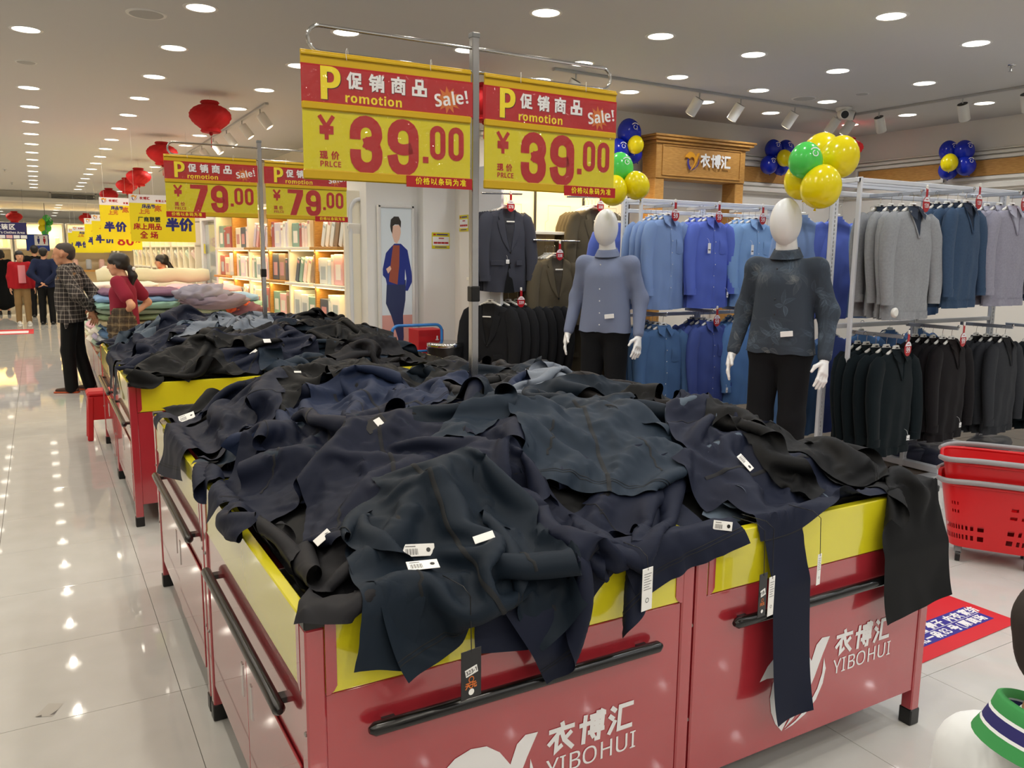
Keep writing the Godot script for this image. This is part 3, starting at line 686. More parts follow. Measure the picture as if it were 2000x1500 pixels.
func cloth(kind: String, at: Vector3, rot: float, squeeze: float, sd: int, arm_l := 0.5, arm_r := 0.5, puff := 0.10, hang := "", steps := 46) -> Dictionary:
	var rects := pattern(kind)
	var u0 := 99; var v0 := 99; var u1 := -99; var v1 := -99
	for r in rects:
		u0 = mini(u0, r[0]); v0 = mini(v0, r[1]); u1 = maxi(u1, r[2]); v1 = maxi(v1, r[3])
	var W := u1 - u0 + 1; var H := v1 - v0 + 1
	var id := PackedInt32Array(); id.resize(W * H); id.fill(-1)
	var P := PackedVector3Array()
	var bw: int = rects[0][2]; var bh: int = rects[0][3]
	var f := noise(3.4, 2, sd); var g := noise(1.3, 1, sd + 31)
	var c := cos(rot); var s := sin(rot)
	var fa := TAU * fposmod(sd * 0.381, 1.0); var fd := Vector2(cos(fa), sin(fa)); var fk := TAU / (0.20 + 0.1 * fposmod(sd * 0.271, 1.0))
	for v in range(v0, v1 + 1):
		for u in range(u0, u1 + 1):
			var inside := false
			for r in rects:
				if u >= r[0] and u <= r[2] and v >= r[1] and v <= r[3]: inside = true; break
			if not inside: continue
			var a := Vector2(u - bw * 0.5, v - bh * 0.5) * SP
			if kind != "trousers" and (u < 0 or u > bw):
				var side := -1.0 if u < 0 else 1.0
				var d := (-u if u < 0 else u - bw) * SP
				var ang := arm_l if u < 0 else arm_r
				var off := (v - 5) * SP * (0.62 if hang else 1.0)
				a = Vector2(side * bw * 0.5 * SP, (5 - bh * 0.5) * SP) + Vector2(side * cos(ang), sin(ang)) * d + Vector2(-side * sin(ang), cos(ang)) * off
			var along := a.dot(fd); var across := a.dot(Vector2(-fd.y, fd.x))
			var ph := along * fk + 2.4 * g.get_noise_2d(a.x * 1.7 + 3.0, a.y * 1.7)
			a = fd * (along * squeeze + 0.022 * sin(ph * 2.0)) + Vector2(-fd.y, fd.x) * across * lerpf(squeeze, 1.0, 0.6)
			a += Vector2(g.get_noise_2d(a.x * 2.0, a.y * 2.0), g.get_noise_2d(a.x * 2.0 + 9.0, a.y * 2.0)) * 0.10
			var x := at.x + a.x * c + a.y * s; var z := at.z - a.x * s + a.y * c
			var base := land_at(clampf(x, 0.45, 2.52), clampf(z, -7.5, -1.6))
			if at.y > 0.0: base = maxf(land_at(x, z), base - 0.02)
			id[(v - v0) * W + u - u0] = P.size()
			var lift := 0.03 + puff * (0.55 + 0.55 * sin(ph) + 0.5 * f.get_noise_2d(a.x * 3.0, a.y * 3.0))
			# what reaches past a rim starts folded down along the outside of the bin
			var over := 0.0; var wob := 0.02 + 0.025 * (1.0 + f.get_noise_2d(a.x * 5.0 + 7.0, a.y * 2.0))
			if not hang.contains("f"): z = minf(z, -1.64 + 0.05 * (z + 1.57))
			if not hang.contains("b") and z < -4.05 and z > -4.6: z = -4.05
			if not hang.contains("B") and z > -5.15 and z < -4.6: z = -5.15
			if not hang.contains("l"): x = maxf(x, 0.47 + 0.1 * (x - 0.47))
			if not hang.contains("r"): x = minf(x, 2.50 + 0.1 * (x - 2.50))
			if z > -1.57: over = z + 1.57; z = -1.57 + maxf(wob, 0.05 * minf(1.0, over * 8.0))
			elif z < -4.115 and z > -4.6: over = -4.115 - z; z = -4.115 - wob
			elif z > -5.08 and z < -4.6: over = z + 5.08; z = -5.08 + wob
			if x < 0.41: over = maxf(over, 0.41 - x); x = 0.41 - wob
			elif x > 2.56: over = maxf(over, x - 2.56); x = 2.56 + wob
			if over > 0.0:
				var t := 0.0
				if kind == "trousers": t = (u - 5) / 5.0 if u <= 10 else (u - 17) / 5.0
				elif u < 0 or u > bw: t = (v - 5) / 4.0
				var bulge := 0.05 * (1.0 - t * t) * minf(1.0, over * 8.0) if (u < 0 or u > bw or kind == "trousers") else 0.0
				if z > -1.6: z += bulge
				if x < 0.42: x -= bulge
			if over > 0.0: P.append(Vector3(x, 0.87 + lift * maxf(0.0, 1.0 - over * 8.0) - over, z))
			else: P.append(Vector3(x, base + lift, z))
	# springs
	var A := PackedInt32Array(); var B := PackedInt32Array(); var L := PackedFloat32Array(); var K := PackedFloat32Array()
	var nb := [[1, 0, 0.5], [0, 1, 0.5], [1, 1, 0.35], [1, -1, 0.35], [2, 0, 0.12], [0, 2, 0.12], [4, 0, 0.05], [0, 4, 0.05]]
	for v in H:
		for u in W:
			var i := id[v * W + u]
			if i < 0: continue
			for q in nb:
				var uu: int = u + q[0]; var vv: int = v + q[1]
				if uu < 0 or vv < 0 or uu >= W or vv >= H: continue
				var j := id[vv * W + uu]
				if j < 0: continue
				A.append(i); B.append(j); L.append(Vector2(q[0], q[1]).length() * SP); K.append(q[2])
	var m := A.size(); var n := P.size()
	var Q := P.duplicate()
	for st in steps:
		for i in n:
			var p := P[i]
			var vel := (p - Q[i]) * 0.90
			if vel.length_squared() > 0.0006: vel *= 0.6
			Q[i] = p
			P[i] = p + vel + Vector3(0, -0.0011, 0)
		for it in (5 if st < steps - 4 else 7):
			for k in m:
				var a := A[k]; var b := B[k]
				var pa := P[a]; var pb := P[b]
				var d := pb - pa
				var l := d.length() + 1e-6
				d *= K[k] * (l - L[k]) / l
				P[a] = pa + d; P[b] = pb - d
		for i in n:
			var p := P[i]
			var ii := int((p.x - HX0) / CELL); var kk := int((p.z - HZ0) / CELL)
			var h := 0.0
			if ii >= 0 and kk >= 0 and ii < NX and kk < NZ: h = land[kk * NX + ii]
			h += 0.004
			if hang and p.y < 0.80:  # clear of the handle rails
				var gap := 0.010 + 0.036 * smoothstep(0.78, 0.67, p.y)
				if p.z > -1.60 and p.z < -1.57 + gap: p.z = -1.57 + gap; P[i] = p; continue
				if p.x < 0.45 and p.x > 0.42 - gap: p.x = 0.42 - gap; P[i] = p; continue
			if p.y < h:
				var q := Q[i]
				if h - p.y > 0.07:
					p.x = q.x; p.z = q.z
					if p.y < h and land_at(q.x, q.z) + 0.004 > p.y + 0.05: p.y = lerpf(p.y, h, 0.3)
					P[i] = p
				else:
					P[i] = Vector3(lerpf(p.x, q.x, 0.75), h, lerpf(p.z, q.z, 0.75))
	# raise the land
	for v in H - 1:
		for u in W - 1:
			var i := id[v * W + u]; var j := id[v * W + u + 1]; var k := id[v * W + W + u]; var l := id[v * W + W + u + 1]
			if i < 0 or j < 0 or k < 0 or l < 0: continue
			for e in 9:
				var fu := (e % 3) * 0.5; var fv := (e / 3) * 0.5
				var p := P[i].lerp(P[j], fu).lerp(P[k].lerp(P[l], fu), fv)
				var ii := int((p.x - HX0) / CELL); var kk := int((p.z - HZ0) / CELL)
				if ii >= 0 and kk >= 0 and ii < NX and kk < NZ:
					var at2 := kk * NX + ii
					if p.y + 0.003 > land[at2] and (p.y > 0.8 or land[at2] < 0.1): land[at2] = lerpf(land[at2], p.y + 0.003, 0.85)
	return {"P": P, "id": id, "W": W, "H": H, "u0": u0, "v0": v0, "bw": bw, "bh": bh}
func refine(d: Dictionary) -> Dictionary:  # twice the points, along smooth curves
	var W: int = d.W; var H: int = d.H; var id: PackedInt32Array = d.id; var P: PackedVector3Array = d.P
	var w2 := W * 2 - 1; var h2 := H * 2 - 1
	var G := PackedVector3Array(); G.resize(w2 * h2)
	var on := PackedByteArray(); on.resize(w2 * h2)
	for v in H:
		for u in W:
			if id[v * W + u] >= 0:
				G[v * 2 * w2 + u * 2] = P[id[v * W + u]]; on[v * 2 * w2 + u * 2] = 1
	for pass_ in 2:
		var du := 1 if pass_ == 0 else 0; var stepv := 2 if pass_ == 0 else 1
		if pass_ == 0:
			for v in range(0, h2, 2):
				for u in range(1, w2, 2):
					var o := v * w2 + u
					if on[o - 1] and on[o + 1]:
						on[o] = 1
						if u >= 3 and u + 3 < w2 and on[o - 3] and on[o + 3]: G[o] = (G[o - 1] + G[o + 1]) * 0.5625 - (G[o - 3] + G[o + 3]) * 0.0625
						else: G[o] = (G[o - 1] + G[o + 1]) * 0.5
		else:
			for v in range(1, h2, 2):
				for u in w2:
					var o := v * w2 + u
					if on[o - w2] and on[o + w2]:
						on[o] = 1
						if v >= 3 and v + 3 < h2 and on[o - 3 * w2] and on[o + 3 * w2]: G[o] = (G[o - w2] + G[o + w2]) * 0.5625 - (G[o - 3 * w2] + G[o + 3 * w2]) * 0.0625
						else: G[o] = (G[o - w2] + G[o + w2]) * 0.5
	return {"G": G, "on": on, "w": w2, "h": h2}
func cloth_node(t: Node3D, d: Dictionary, kind: String, mat: Material, trim: Material, zip := true) -> void:
	var r := refine(d)
	var w: int = r.w; var h: int = r.h; var G: PackedVector3Array = r.G; var on: PackedByteArray = r.on
	var mb := MB.new(); var id := PackedInt32Array(); id.resize(w * h)
	var o := t.position
	for k in w * h:
		if on[k]: id[k] = mb.vert(G[k] - o, Vector3.UP, Vector2(k % w, k / w) * 0.01)
	for v in h - 1:
		for u in w - 1:
			var k := v * w + u
			if on[k] and on[k + 1] and on[k + w] and on[k + w + 1]:
				mb.tri(id[k], id[k + w], id[k + w + 1]); mb.tri(id[k], id[k + w + 1], id[k + 1])
	mb.smooth(0, 0)
	var nrm := mb.n
	put("fabric", mb, mat, t)
	var strip := func(pts: Array, wid: float, lift: float, called: String, mt: Material) -> void:  # pts: [u, v] on the fine grid
		var q := []; var nn := []
		for p in pts:
			var k: int = p[1] * w + p[0]
			if k < 0 or k >= w * h or not on[k]: continue
			q.append(G[k] - o); nn.append(nrm[id[k]])
		if q.size() < 3: return
		var sb := MB.new()
		for j in q.size():
			var dd: Vector3 = (q[mini(j + 1, q.size() - 1)] - q[maxi(j - 1, 0)]).normalized()
			var sd: Vector3 = dd.cross(nn[j]).normalized() * wid * 0.5
			var i0 := sb.vert(q[j] + sd + nn[j] * lift * 0.3, nn[j]); sb.vert(q[j] + nn[j] * lift, nn[j]); sb.vert(q[j] - sd + nn[j] * lift * 0.3, nn[j])
			if j:
				for e in 2:
					sb.tri(i0 - 3 + e, i0 + e, i0 + 1 + e); sb.tri(i0 - 3 + e, i0 + 1 + e, i0 - 2 + e)
		sb.smooth(0, 0)
		put(called, sb, mt, t)
	var bu: int = -d.u0 * 2; var bv: int = -d.v0 * 2; var bw: int = d.bw * 2; var bh: int = d.bh * 2
	if kind != "trousers":
		var a := []
		if zip:
			for v in range(bv, h): a.append([bu + bw / 2, v])
			strip.call(a, 0.013, 0.003, "zipper", trim)
			for s in 2:
				a = []
				for v in range(bv + int(bh * 0.55), bv + int(bh * 0.83)): a.append([bu + bw / 2 + (int(bw * 0.27) if s else -int(bw * 0.27)) + (v - bv - int(bh * 0.55)) / (4 if s else -4), v])
				strip.call(a, 0.008, 0.002, "pocket_zipper", trim)
		for e in [4, 5]:
			a = []
			for u in range(bu, bu + bw + 1): a.append([u, h - 1 - e])
			strip.call(a, 0.003, 0.0015, "hem_seam", trim)
		for s in 2:
			a = []
			for v in range(bv + 2, bv + 19): a.append([bu + (bw if s else 0), v])
			strip.call(a, 0.004, 0.002, "shoulder_seam", trim)
	else:
		var a := []
		for u in range(bu, bu + bw + 1): a.append([u, bv + 4])
		strip.call(a, 0.004, 0.002, "waistband_seam", trim)
const TONE := {"navy": [20, 26, 45], "slate": [31, 43, 57], "teal": [20, 31, 43], "black": [14, 15, 17], "coal": [27, 27, 31], "grey": [112, 120, 132], "steel": [78, 90, 104], "brown": [36, 33, 33], "blue": [26, 37, 63]}
const WORD := {"navy": "dark navy", "slate": "slate blue", "teal": "dark teal", "black": "black", "coal": "charcoal", "grey": "pale grey lined", "steel": "steel grey", "brown": "brown black", "blue": "ink blue"}
func drop(kind: String, tone: String, at: Vector3, rot: float, squeeze: float, sd: int, label := "", group := "", al := 0.5, ar := 0.5, puff := 0.14, hang := "") -> Node3D:
	var d := cloth(kind, at, rot, squeeze, sd, al, ar, puff, hang)
	var P: PackedVector3Array = d.P
	var lo := P[0]; var mid := Vector3.ZERO
	for p in P:
		mid += p
		if p.y < lo.y: lo = p
	mid /= P.size()
	var called: String = {"jacket": "softshell_jacket", "hood": "hooded_jacket", "shirt": "casual_shirt", "trousers": "trousers"}.get(kind, "garment")
	var t := thing(called, label if label else "%s %s crumpled loosely among the clothes of the heap" % [WORD[tone], called.replace("_", " ")], "trousers" if kind == "trousers" else "jacket" if kind != "shirt" else "shirt", V(mid.x, lo.y, mid.z), 0.0, group)
	cloth_node(t, d, kind, cloth_mat("cloth_" + tone, TONE[tone], 0.62, 0.10), M("trim_" + tone, [int(TONE[tone][0] * 0.5), int(TONE[tone][1] * 0.5), int(TONE[tone][2] * 0.5)], 0.8), kind != "shirt")
	return t
func _spot(x: float, z: float, mid: float) -> String:
	var a := "on the aisle side" if x < 1.15 else "on the shop side" if x > 1.8 else "between both sides"
	return a + (" before the sign pole" if z > mid + 0.3 else " behind the sign pole" if z < mid - 0.3 else " level with the sign pole")
func heaps() -> void:
	land.resize(NX * NZ)
	for k in NZ:
		for i in NX: land[k * NX + i] = mound(HX0 + (i + 0.5) * CELL, HZ0 + (k + 0.5) * CELL)
	# what lies at the bottom of the bins, only glimpsed between the garments
	var f := noise(2.2, 3, 77)
	for q in [[0.46, 2.51, -4.07, -1.61, "near"], [0.44, 2.49, -7.50, -5.12, "far"]]:
		var mb := MB.new()
		mb.grid(70, 80, func(i, j):
			var x: float = lerpf(q[0], q[1], i / 69.0); var z: float = lerpf(q[3], q[2], j / 79.0)
			return V(x, mound(x, z) - 0.02 + 0.025 * absf(f.get_noise_2d(x * 3.0, z * 3.0)), z))
		var o := put("buried_clothes", mb, cloth_mat("cloth_black")); o.set_meta("kind", "stuff")
		tag(o, "dark clothes packed at the bottom of the %s bins, glimpsed between the garments" % q[4], "clothes")
	var r := RandomNumberGenerator.new(); r.seed = 41
	var tones := ["navy", "black", "teal", "coal", "navy", "slate", "black", "blue", "teal"]
	# far group, filled first
	for k in 15:
		var x := 0.66 + 1.62 * fposmod(k * 0.618, 1.0); var z := -7.3 + 2.0 * (k + 0.5) / 15.0
		var tn: String = tones[k % 9]
		drop(["jacket", "jacket", "shirt", "hood"][k % 4], tn, V(x, 1, z), r.randf() * TAU, 0.56, 100 + k, "%s garment in the far heap, %s" % [WORD[tn], _spot(x, z, -6.3)], "clothes in the far heap, " + _spot(x, z, -6.3) + ", " + tn, r.randf_range(-0.2, 1.2), r.randf_range(-0.2, 1.2), 0.15)
	for q in [["jacket", "steel", 320, 642, 1.02, 2.0, 0.75, "pale grey lined jacket lying open on the far heap beside the quilts"], ["shirt", "navy", 390, 632, 1.06, 0.9, 0.62, "dark navy jacket rolled up on the far heap beside the quilts"],
		["jacket", "grey", 480, 640, 1.05, 0.4, 0.7, "jacket turned to its pale grey lining in front of the far sign pole"], ["jacket", "navy", 505, 660, 1.06, -0.4, 0.66, "navy jacket lying beside the pale grey lining at the far sign pole"],
		["hood", "black", 690, 640, 1.08, 0.8, 0.6, "black jacket with a ribbed hem on top of the far heap"], ["jacket", "slate", 620, 690, 1.0, 2.2, 0.68, "slate jacket bunched up in the middle of the far heap"],
		["jacket", "coal", 740, 680, 1.0, 1.2, 0.7, "charcoal jacket spread at the inner edge of the far heap"], ["jacket", "navy", 255, 690, 0.9, -1.9, 0.8, "navy jacket hanging over the aisle side of the far bins", "l"],
		["jacket", "black", 370, 695, 0.98, 0.5, 0.84, "large black jacket spread over the near corner of the far bins"]]:
		drop(q[0], q[1], lev(q[2], q[3], q[4]), q[5], q[6], 200 + q[2], q[7], "", 0.5, 0.9, 0.12, q[8] if q.size() > 8 else "")
	# near group
	for k in 20:
		var x := 0.70 + 1.58 * fposmod(k * 0.618 + 0.3, 1.0); var z := -3.85 + 2.0 * (k + 0.5) / 20.0
		var tn: String = tones[(k * 2 + 1) % 9]
		drop(["jacket", "shirt", "jacket", "hood"][k % 4], tn, V(x, 1, z), r.randf() * TAU, 0.56, 300 + k, "%s garment in the near heap, %s" % [WORD[tn], _spot(x, z, -2.85)], "clothes in the near heap, " + _spot(x, z, -2.85) + ", " + tn, r.randf_range(-0.2, 1.2), r.randf_range(-0.2, 1.2), 0.15)
	for q in HERO:
		drop(q[0], q[1], V(q[2], 1, q[3]), q[4], q[5], q[6], q[7], "", q[8], q[9], 0.14, q[10] if q.size() > 10 else "")
const HERO := [
	["jacket", "coal", 2.05, -3.75, 0.6, 0.66, 11, "charcoal jacket on the near heap by its far rim", 0.4, 0.7],
	["jacket", "black", 1.35, -3.75, 1.75, 0.72, 12, "charcoal black jacket with a small white chest print at the back of the near heap", 0.2, 0.2],
	["jacket", "teal", 2.2, -3.2, -0.6, 0.66, 13, "dark teal jacket on the near heap, on the side of the suits", 0.5, 0.9],
	["jacket", "black", 0.85, -3.5, -0.9, 0.78, 14, "long black jacket sloping over the aisle corner of the second bin", 0.3, 0.9, "b"],
	["shirt", "navy", 0.58, -3.45, -1.5, 0.7, 15, "navy garment hanging over the aisle rim of the second bin", 0.9, 0.9, "l"],
	["jacket", "blue", 1.10, -2.95, 0.4, 0.74, 16, "ink blue jacket with a black hang tag behind the big navy jacket", 0.3, 0.8],
	["shirt", "grey", 1.95, -2.75, 1.0, 0.56, 17, "pale grey ribbed garment showing in the middle of the near heap", 0.4, 0.4],
	["jacket", "brown", 2.2, -2.6, 0.5, 0.56, 18, "worn brown black jacket beside the pale grey ribbed garment", 0.4, 0.6],
	["hood", "teal", 1.55, -2.40, 0.5, 0.6, 19, "dark teal jacket with a standing collar behind the zipped slate jacket", 0.4, 1.0],
	["jacket", "black", 2.28, -2.35, 0.0, 0.72, 20, "black jacket with a long ribbed sleeve along the rack side of the heap", 0.6, 1.45],
	["jacket", "navy", 0.74, -2.55, -0.5, 0.68, 21, "dark navy jacket bunched at the aisle rim of the first bin", 1.2, 0.4],
	["jacket", "teal", 1.2, -2.20, 0.35, 0.74, 22, "dark teal jacket lying face up in the middle of the front heap", 0.9, 0.5],
	["jacket", "navy", 0.82, -2.08, -0.25, 0.76, 23, "big dark navy jacket with a white button tag, filling the first bin", 0.5, 0.8],
	["shirt", "navy", 1.46, -1.68, 0.2, 0.5, 24, "navy garment spilling over the gap between the two front bins", 0.6, 0.7, "f"],
	["jacket", "slate", 1.48, -2.06, -0.45, 0.78, 25, "slate blue jacket with a long front zipper in the middle of the front heap", 0.8, 0.8],
	["shirt", "steel", 2.15, -1.95, 0.9, 0.55, 26, "steel grey garment tucked in beside the black trousers", 0.4, 0.4],
	["jacket", "navy", 2.02, -1.80, 1.57, 0.74, 82, "navy jacket with a sleeve hanging down over the second lettered front", 0.0, 0.9, "f"],
	["trousers", "black", 2.39, -1.87, 0.06, 0.38, 63, "black fleece trousers hanging over the front of the bin beside the mat", 0.5, 0.5, "f"],
	["shirt", "black", 2.28, -2.0, 0.8, 0.5, 29, "black woollen garment bunched at the corner of the second front bin", 0.6, 0.6],
	["jacket", "navy", 1.03, -1.68, 0.05, 0.5, 42, "navy jacket with its hem hanging over the first lettered front", 1.35, 1.3, "f"],
	["jacket", "teal", 0.82, -1.67, 0.12, 0.5, 105, "dark jacket with a charcoal lining hanging over the first lettered front", 1.3, 1.35, "f"],
]
# ---------------------------------------------------------------- garments on hangers
func body_w(kind: String, y: float) -> float:
	if y > -0.06: return lerpf(0.062, 0.215 if kind != "suit" else 0.225, sqrt(clampf(-y / 0.06, 0.0, 1.0)))
	if kind == "suit": return lerpf(0.225, 0.232, (-y - 0.06) / 0.66) - 0.018 * sin(PI * clampf((-y - 0.1) / 0.5, 0, 1))
	return lerpf(0.215, 0.248, (-y - 0.06) / 0.66)
func body_z(kind: String, x: float, y: float, back := false) -> float:
	var w := body_w(kind, y)
	var q := sqrt(maxf(0.0, 1.0 - pow(absf(x) / w, 2.2)))
	var d := lerpf(0.035, 0.062, clampf(-y / 0.2, 0, 1)) - 0.016 * clampf((-y - 0.35) / 0.4, 0, 1)
	var z := d * q
	z += clampf((-y - 0.12) / 0.5, 0, 1) * q * (0.010 * sin(x * 46.0 + 0.7) + 0.006 * sin(x * 83.0 + 2.0 + y * 4.0)) * (0.5 if kind == "suit" else 1.0)
	z += 0.004 * sin(y * 31.0 + x * 18.0) * q
	return -z if back else z
func garment(called: String, kind: String, len_: float, cloth_m: Material, trim: Material, inner: Material, label: String, category: String) -> Node3D:
	var t := thing(called, label, category)
	var mb := MB.new(); var ys := [0.012, 0.0, -0.008, -0.02, -0.035, -0.05, -0.06]
	for k in range(1, 15): ys.append(-0.06 - (len_ - 0.06) * k / 14.0)
	var nu := 40
	mb.grid(nu, ys.size(), func(i, j):
		var y: float = ys[ys.size() - 1 - j]; var a: float = TAU * i / nu
		var w: float = body_w(kind, minf(y, 0.0)); var x: float = w * cos(a)
		x = clampf(x, -w * 0.998, w * 0.998)
		var yy: float = y + (0.012 * cos(a) * cos(a) if y < -len_ + 0.01 else 0.0)
		return V(x, yy, -body_z(kind, x, minf(y, -0.002), sin(a) < 0)) if absf(sin(a)) > 0.01 else V(x, yy, 0), true)
	put("body", mb, cloth_m, t)
	for s in [-1, 1]:
		mb = MB.new()
		var path := [V(s * 0.165, -0.048, 0), V(s * 0.205, -0.085, 0.004), V(s * 0.236, -0.17, 0.010), V(s * 0.256, -0.30, 0.02), V(s * 0.262, -0.42, 0.034), V(s * 0.256, -0.54, 0.044), V(s * 0.248, -0.61, 0.046)]
		mb.tube(path, [0.052, 0.070, 0.072, 0.066, 0.060, 0.052, 0.047], 14, true, 0.62, V(0, 0, 1))
		var sl := put("sleeve", mb, cloth_m, t)
		mb = MB.new(); mb.tube([V(s * 0.2485, -0.565, 0.046), V(s * 0.248, -0.618, 0.047)], [0.051, 0.0495], 14, true, 0.66, V(0, 0, 1)); put("cuff", mb, trim if kind == "sweater" else cloth_m, sl)
	if kind != "suit":
		mb = MB.new()  # collar stand and two leaves
		mb.grid(18, 3, func(i, j):
			var a: float = PI * 0.5 + TAU * i / 18.0; var r: float = 0.058 - 0.004 * j
			return V(r * cos(a), -0.004 + 0.018 * j, -r * 0.62 * sin(a)), true)
		for s in [-1, 1]:
			var p := [V(s * 0.004, 0.012, 0.044), V(s * 0.040, -0.062, 0.072), V(s * 0.082, -0.028, 0.050), V(s * 0.070, 0.030, 0.012), V(s * 0.052, 0.040, -0.020)]
			for k in [[0, 1, 2], [0, 2, 3], [0, 3, 4]]:
				if s > 0: mb.face(p[k[0]], p[k[1]], p[k[2]])
				else: mb.face(p[k[0]], p[k[2]], p[k[1]])
		put("collar", mb, inner, t)
	if kind == "shirt":
		mb = MB.new()
		mb.grid(3, 14, func(i, j):
			var y: float = -0.03 - (len_ - 0.04) * j / 13.0; var x: float = -0.014 + 0.014 * i
			return V(x, y, body_z(kind, x, y) + 0.0035 * (1.0 if i == 1 else 0.6)))
		put("placket", mb, cloth_m, t)
		for k in 6:
			var y := -0.08 - 0.095 * k
			mb = MB.new(); mb.ball(V(0, y, body_z(kind, 0, y) + 0.005), V(0.005, 0.005, 0.002), 8, 5); put("button", mb, M("pale_button", [210, 214, 220], 0.4), t)
		mb = MB.new()
		mb.grid(6, 6, func(i, j):
			var x: float = 0.055 + 0.018 * i; var y: float = -0.16 - 0.022 * j - (0.012 * (1.0 - absf(i - 2.5) / 2.5) if j == 5 else 0.0)
			return V(x, y, body_z(kind, x, y) + 0.003))
		put("pocket", mb, cloth_m, t)
	elif kind == "sweater":
		mb = MB.new()  # shirt front in the V
		var o := [Vector2(-0.052, 0.0), Vector2(0.052, 0.0), Vector2(0.0, -0.17)]
		mb.grid(7, 8, func(i, j):
			var y: float = -0.004 - 0.17 * j / 7.0; var h: float = 0.066 * (1.0 - j / 7.0); var x: float = lerpf(-h, h, i / 6.0)
			return V(x, y, body_z(kind, x, minf(y, -0.03)) + 0.004))
		put("shirt_front", mb, inner, t)
		for s in [-1, 1]:
			mb = MB.new(); var q := []
			for j in 8:
				var y := -0.002 - 0.178 * j / 7.0; var x: float = s * 0.070 * (1.0 - j / 7.4)
				q.append(V(x, y, body_z(kind, x, minf(y, -0.03)) + 0.005))
			mb.tube(q, 0.006, 6); put("neck_rib", mb, trim, t)
		mb = MB.new()
		for e in 2:
			mb.grid(24, 3, func(i, j):
				var y: float = -len_ + 0.05 - 0.026 * j; var w: float = body_w(kind, y) * (0.99 if j else 0.995); var x: float = lerpf(-w, w, i / 23.0) * (1 if e == 0 else -1)
				return V(x, y, body_z(kind, x, y, e == 1) + (0.004 if e == 0 else -0.004)))
		put("hem_rib", mb, trim, t)
	elif kind == "suit":
		mb = MB.new()
		mb.grid(7, 9, func(i, j):
			var y: float = 0.004 - 0.35 * j / 8.0; var h: float = 0.075 * (1.0 - j / 8.2); var x: float = lerpf(-h, h, i / 6.0)
			return V(x, y, body_z(kind, x, minf(y, -0.03)) + 0.0025))
		put("lining", mb, inner, t)
		for s in [-1, 1]:
			mb = MB.new()
			var e := [[0.060, 0.012, 0.062, 0.012], [0.066, -0.02, 0.088, -0.012], [0.062, -0.06, 0.112, -0.058], [0.060, -0.075, 0.098, -0.085], [0.055, -0.10, 0.125, -0.098], [0.044, -0.17, 0.110, -0.17], [0.028, -0.26, 0.076, -0.27], [0.008, -0.345, 0.016, -0.355]]
			mb.grid(3, e.size(), func(i, j):
				var k: float = (i if s > 0 else 2 - i) / 2.0
				var x: float = s * lerpf(e[j][0], e[j][2], k); var y: float = lerpf(e[j][1], e[j][3], k)
				return V(x, y, body_z(kind, x, minf(y, -0.03)) + 0.006 + 0.004 * sin(PI * k)))
			put("lapel", mb, cloth_m, t)
			mb = MB.new(); mb.box(V(s * 0.125, -0.46, body_z(kind, s * 0.125, -0.46) + 0.004), V(0.125, 0.042, 0.006), 0.002, Basis(Vector3.UP, s * 0.35)); put("pocket_flap", mb, cloth_m, t)
		for k in 2:
			mb = MB.new(); mb.ball(V(0.004, -0.365 - 0.095 * k, body_z(kind, 0, -0.4) + 0.007), V(0.009, 0.009, 0.004), 10, 6); put("button", mb, M("black_plastic"), t)
		mb = MB.new()  # dark wedge where the fronts part
		mb.plate(PackedVector2Array([Vector2(0, -0.44), Vector2(-0.055, -len_ - 0.004), Vector2(0.06, -len_ - 0.004)]), X(V(0, 0, 0.058))); put("front_vent", mb, M("cloth_black"), t)
		mb = MB.new(); mb.box(V(0, -0.10, 0.072), V(0.085, 0.012, 0.006), 0.003); put("hanger_bar", mb, M("white_plastic", [236, 234, 226], 0.4), t)
	# hanger
	mb = MB.new()
	mb.box(V(0, 0.036, 0), V(0.062, 0.034, 0.02), 0.006); mb.box(V(-0.062, 0.014, 0), V(0.09, 0.02, 0.018), 0.006, Basis(Vector3.BACK, 0.42)); mb.box(V(0.062, 0.014, 0), V(0.09, 0.02, 0.018), 0.006, Basis(Vector3.BACK, -0.42))
	var hg := put("hanger", mb, M("white_plastic"), t)
	mb = MB.new(); mb.box(V(0, 0.038, 0.0105), V(0.026, 0.009, 0.001)); put("hanger_print", mb, M("print_black"), hg)
	var hk := [V(0, 0.05, 0), V(0, 0.085, 0)]
	for i in 9:
		var a := -0.4 + PI * 1.25 * i / 8.0
		hk.append(V(0.0, 0.105 + 0.016 * sin(a), 0.016 * cos(a) - 0.012))
	mb = MB.new(); mb.tube(hk, 0.0018, 6); put("hook", mb, M("chrome"), hg)
	return t
func price_disc(n: String, at: Vector3, turn: float, label: String) -> void:
	var t := thing("price_disc", label, "price tag", at, turn)
	var red := M("sign_red"); var wh := M("print_white")
	var mb := MB.new(); mb.plate(arc(0, 0, 0.042, 0.05, 0, 360, 24).slice(0, 24), X(V(0, 0, 0)), 0.004); var d := put("disc", mb, red, t)
	mb = MB.new(); var p := arc(0, 0, 0.041, 0.049, 22, 158, 14); mb.plate(p, X(V(0, 0, 0.0008))); put("white_cap", mb, wh, d)
	mb = MB.new(); text(mb, n, 0.052 if n.length() < 3 else 0.038, X(V(0, -0.008, 0.0012)), true, 0.9, false); put("number_print", mb, wh, d)
	mb = MB.new(); mb.ribbon(PackedVector2Array([Vector2(-0.014, 0.032), Vector2(0.014, 0.032)]), 0.005, X(V(0, 0, 0.0014))); put("caption_print", mb, M("print_red"), d)
	mb = MB.new(); mb.box(V(0, 0.075, -0.002), V(0.024, 0.06, 0.003)); put("stem", mb, red, t)
	mb = MB.new(); mb.box(V(0, 0.112, -0.004), V(0.018, 0.03, 0.012), 0.003); put("clip", mb, M("white_plastic"), t)

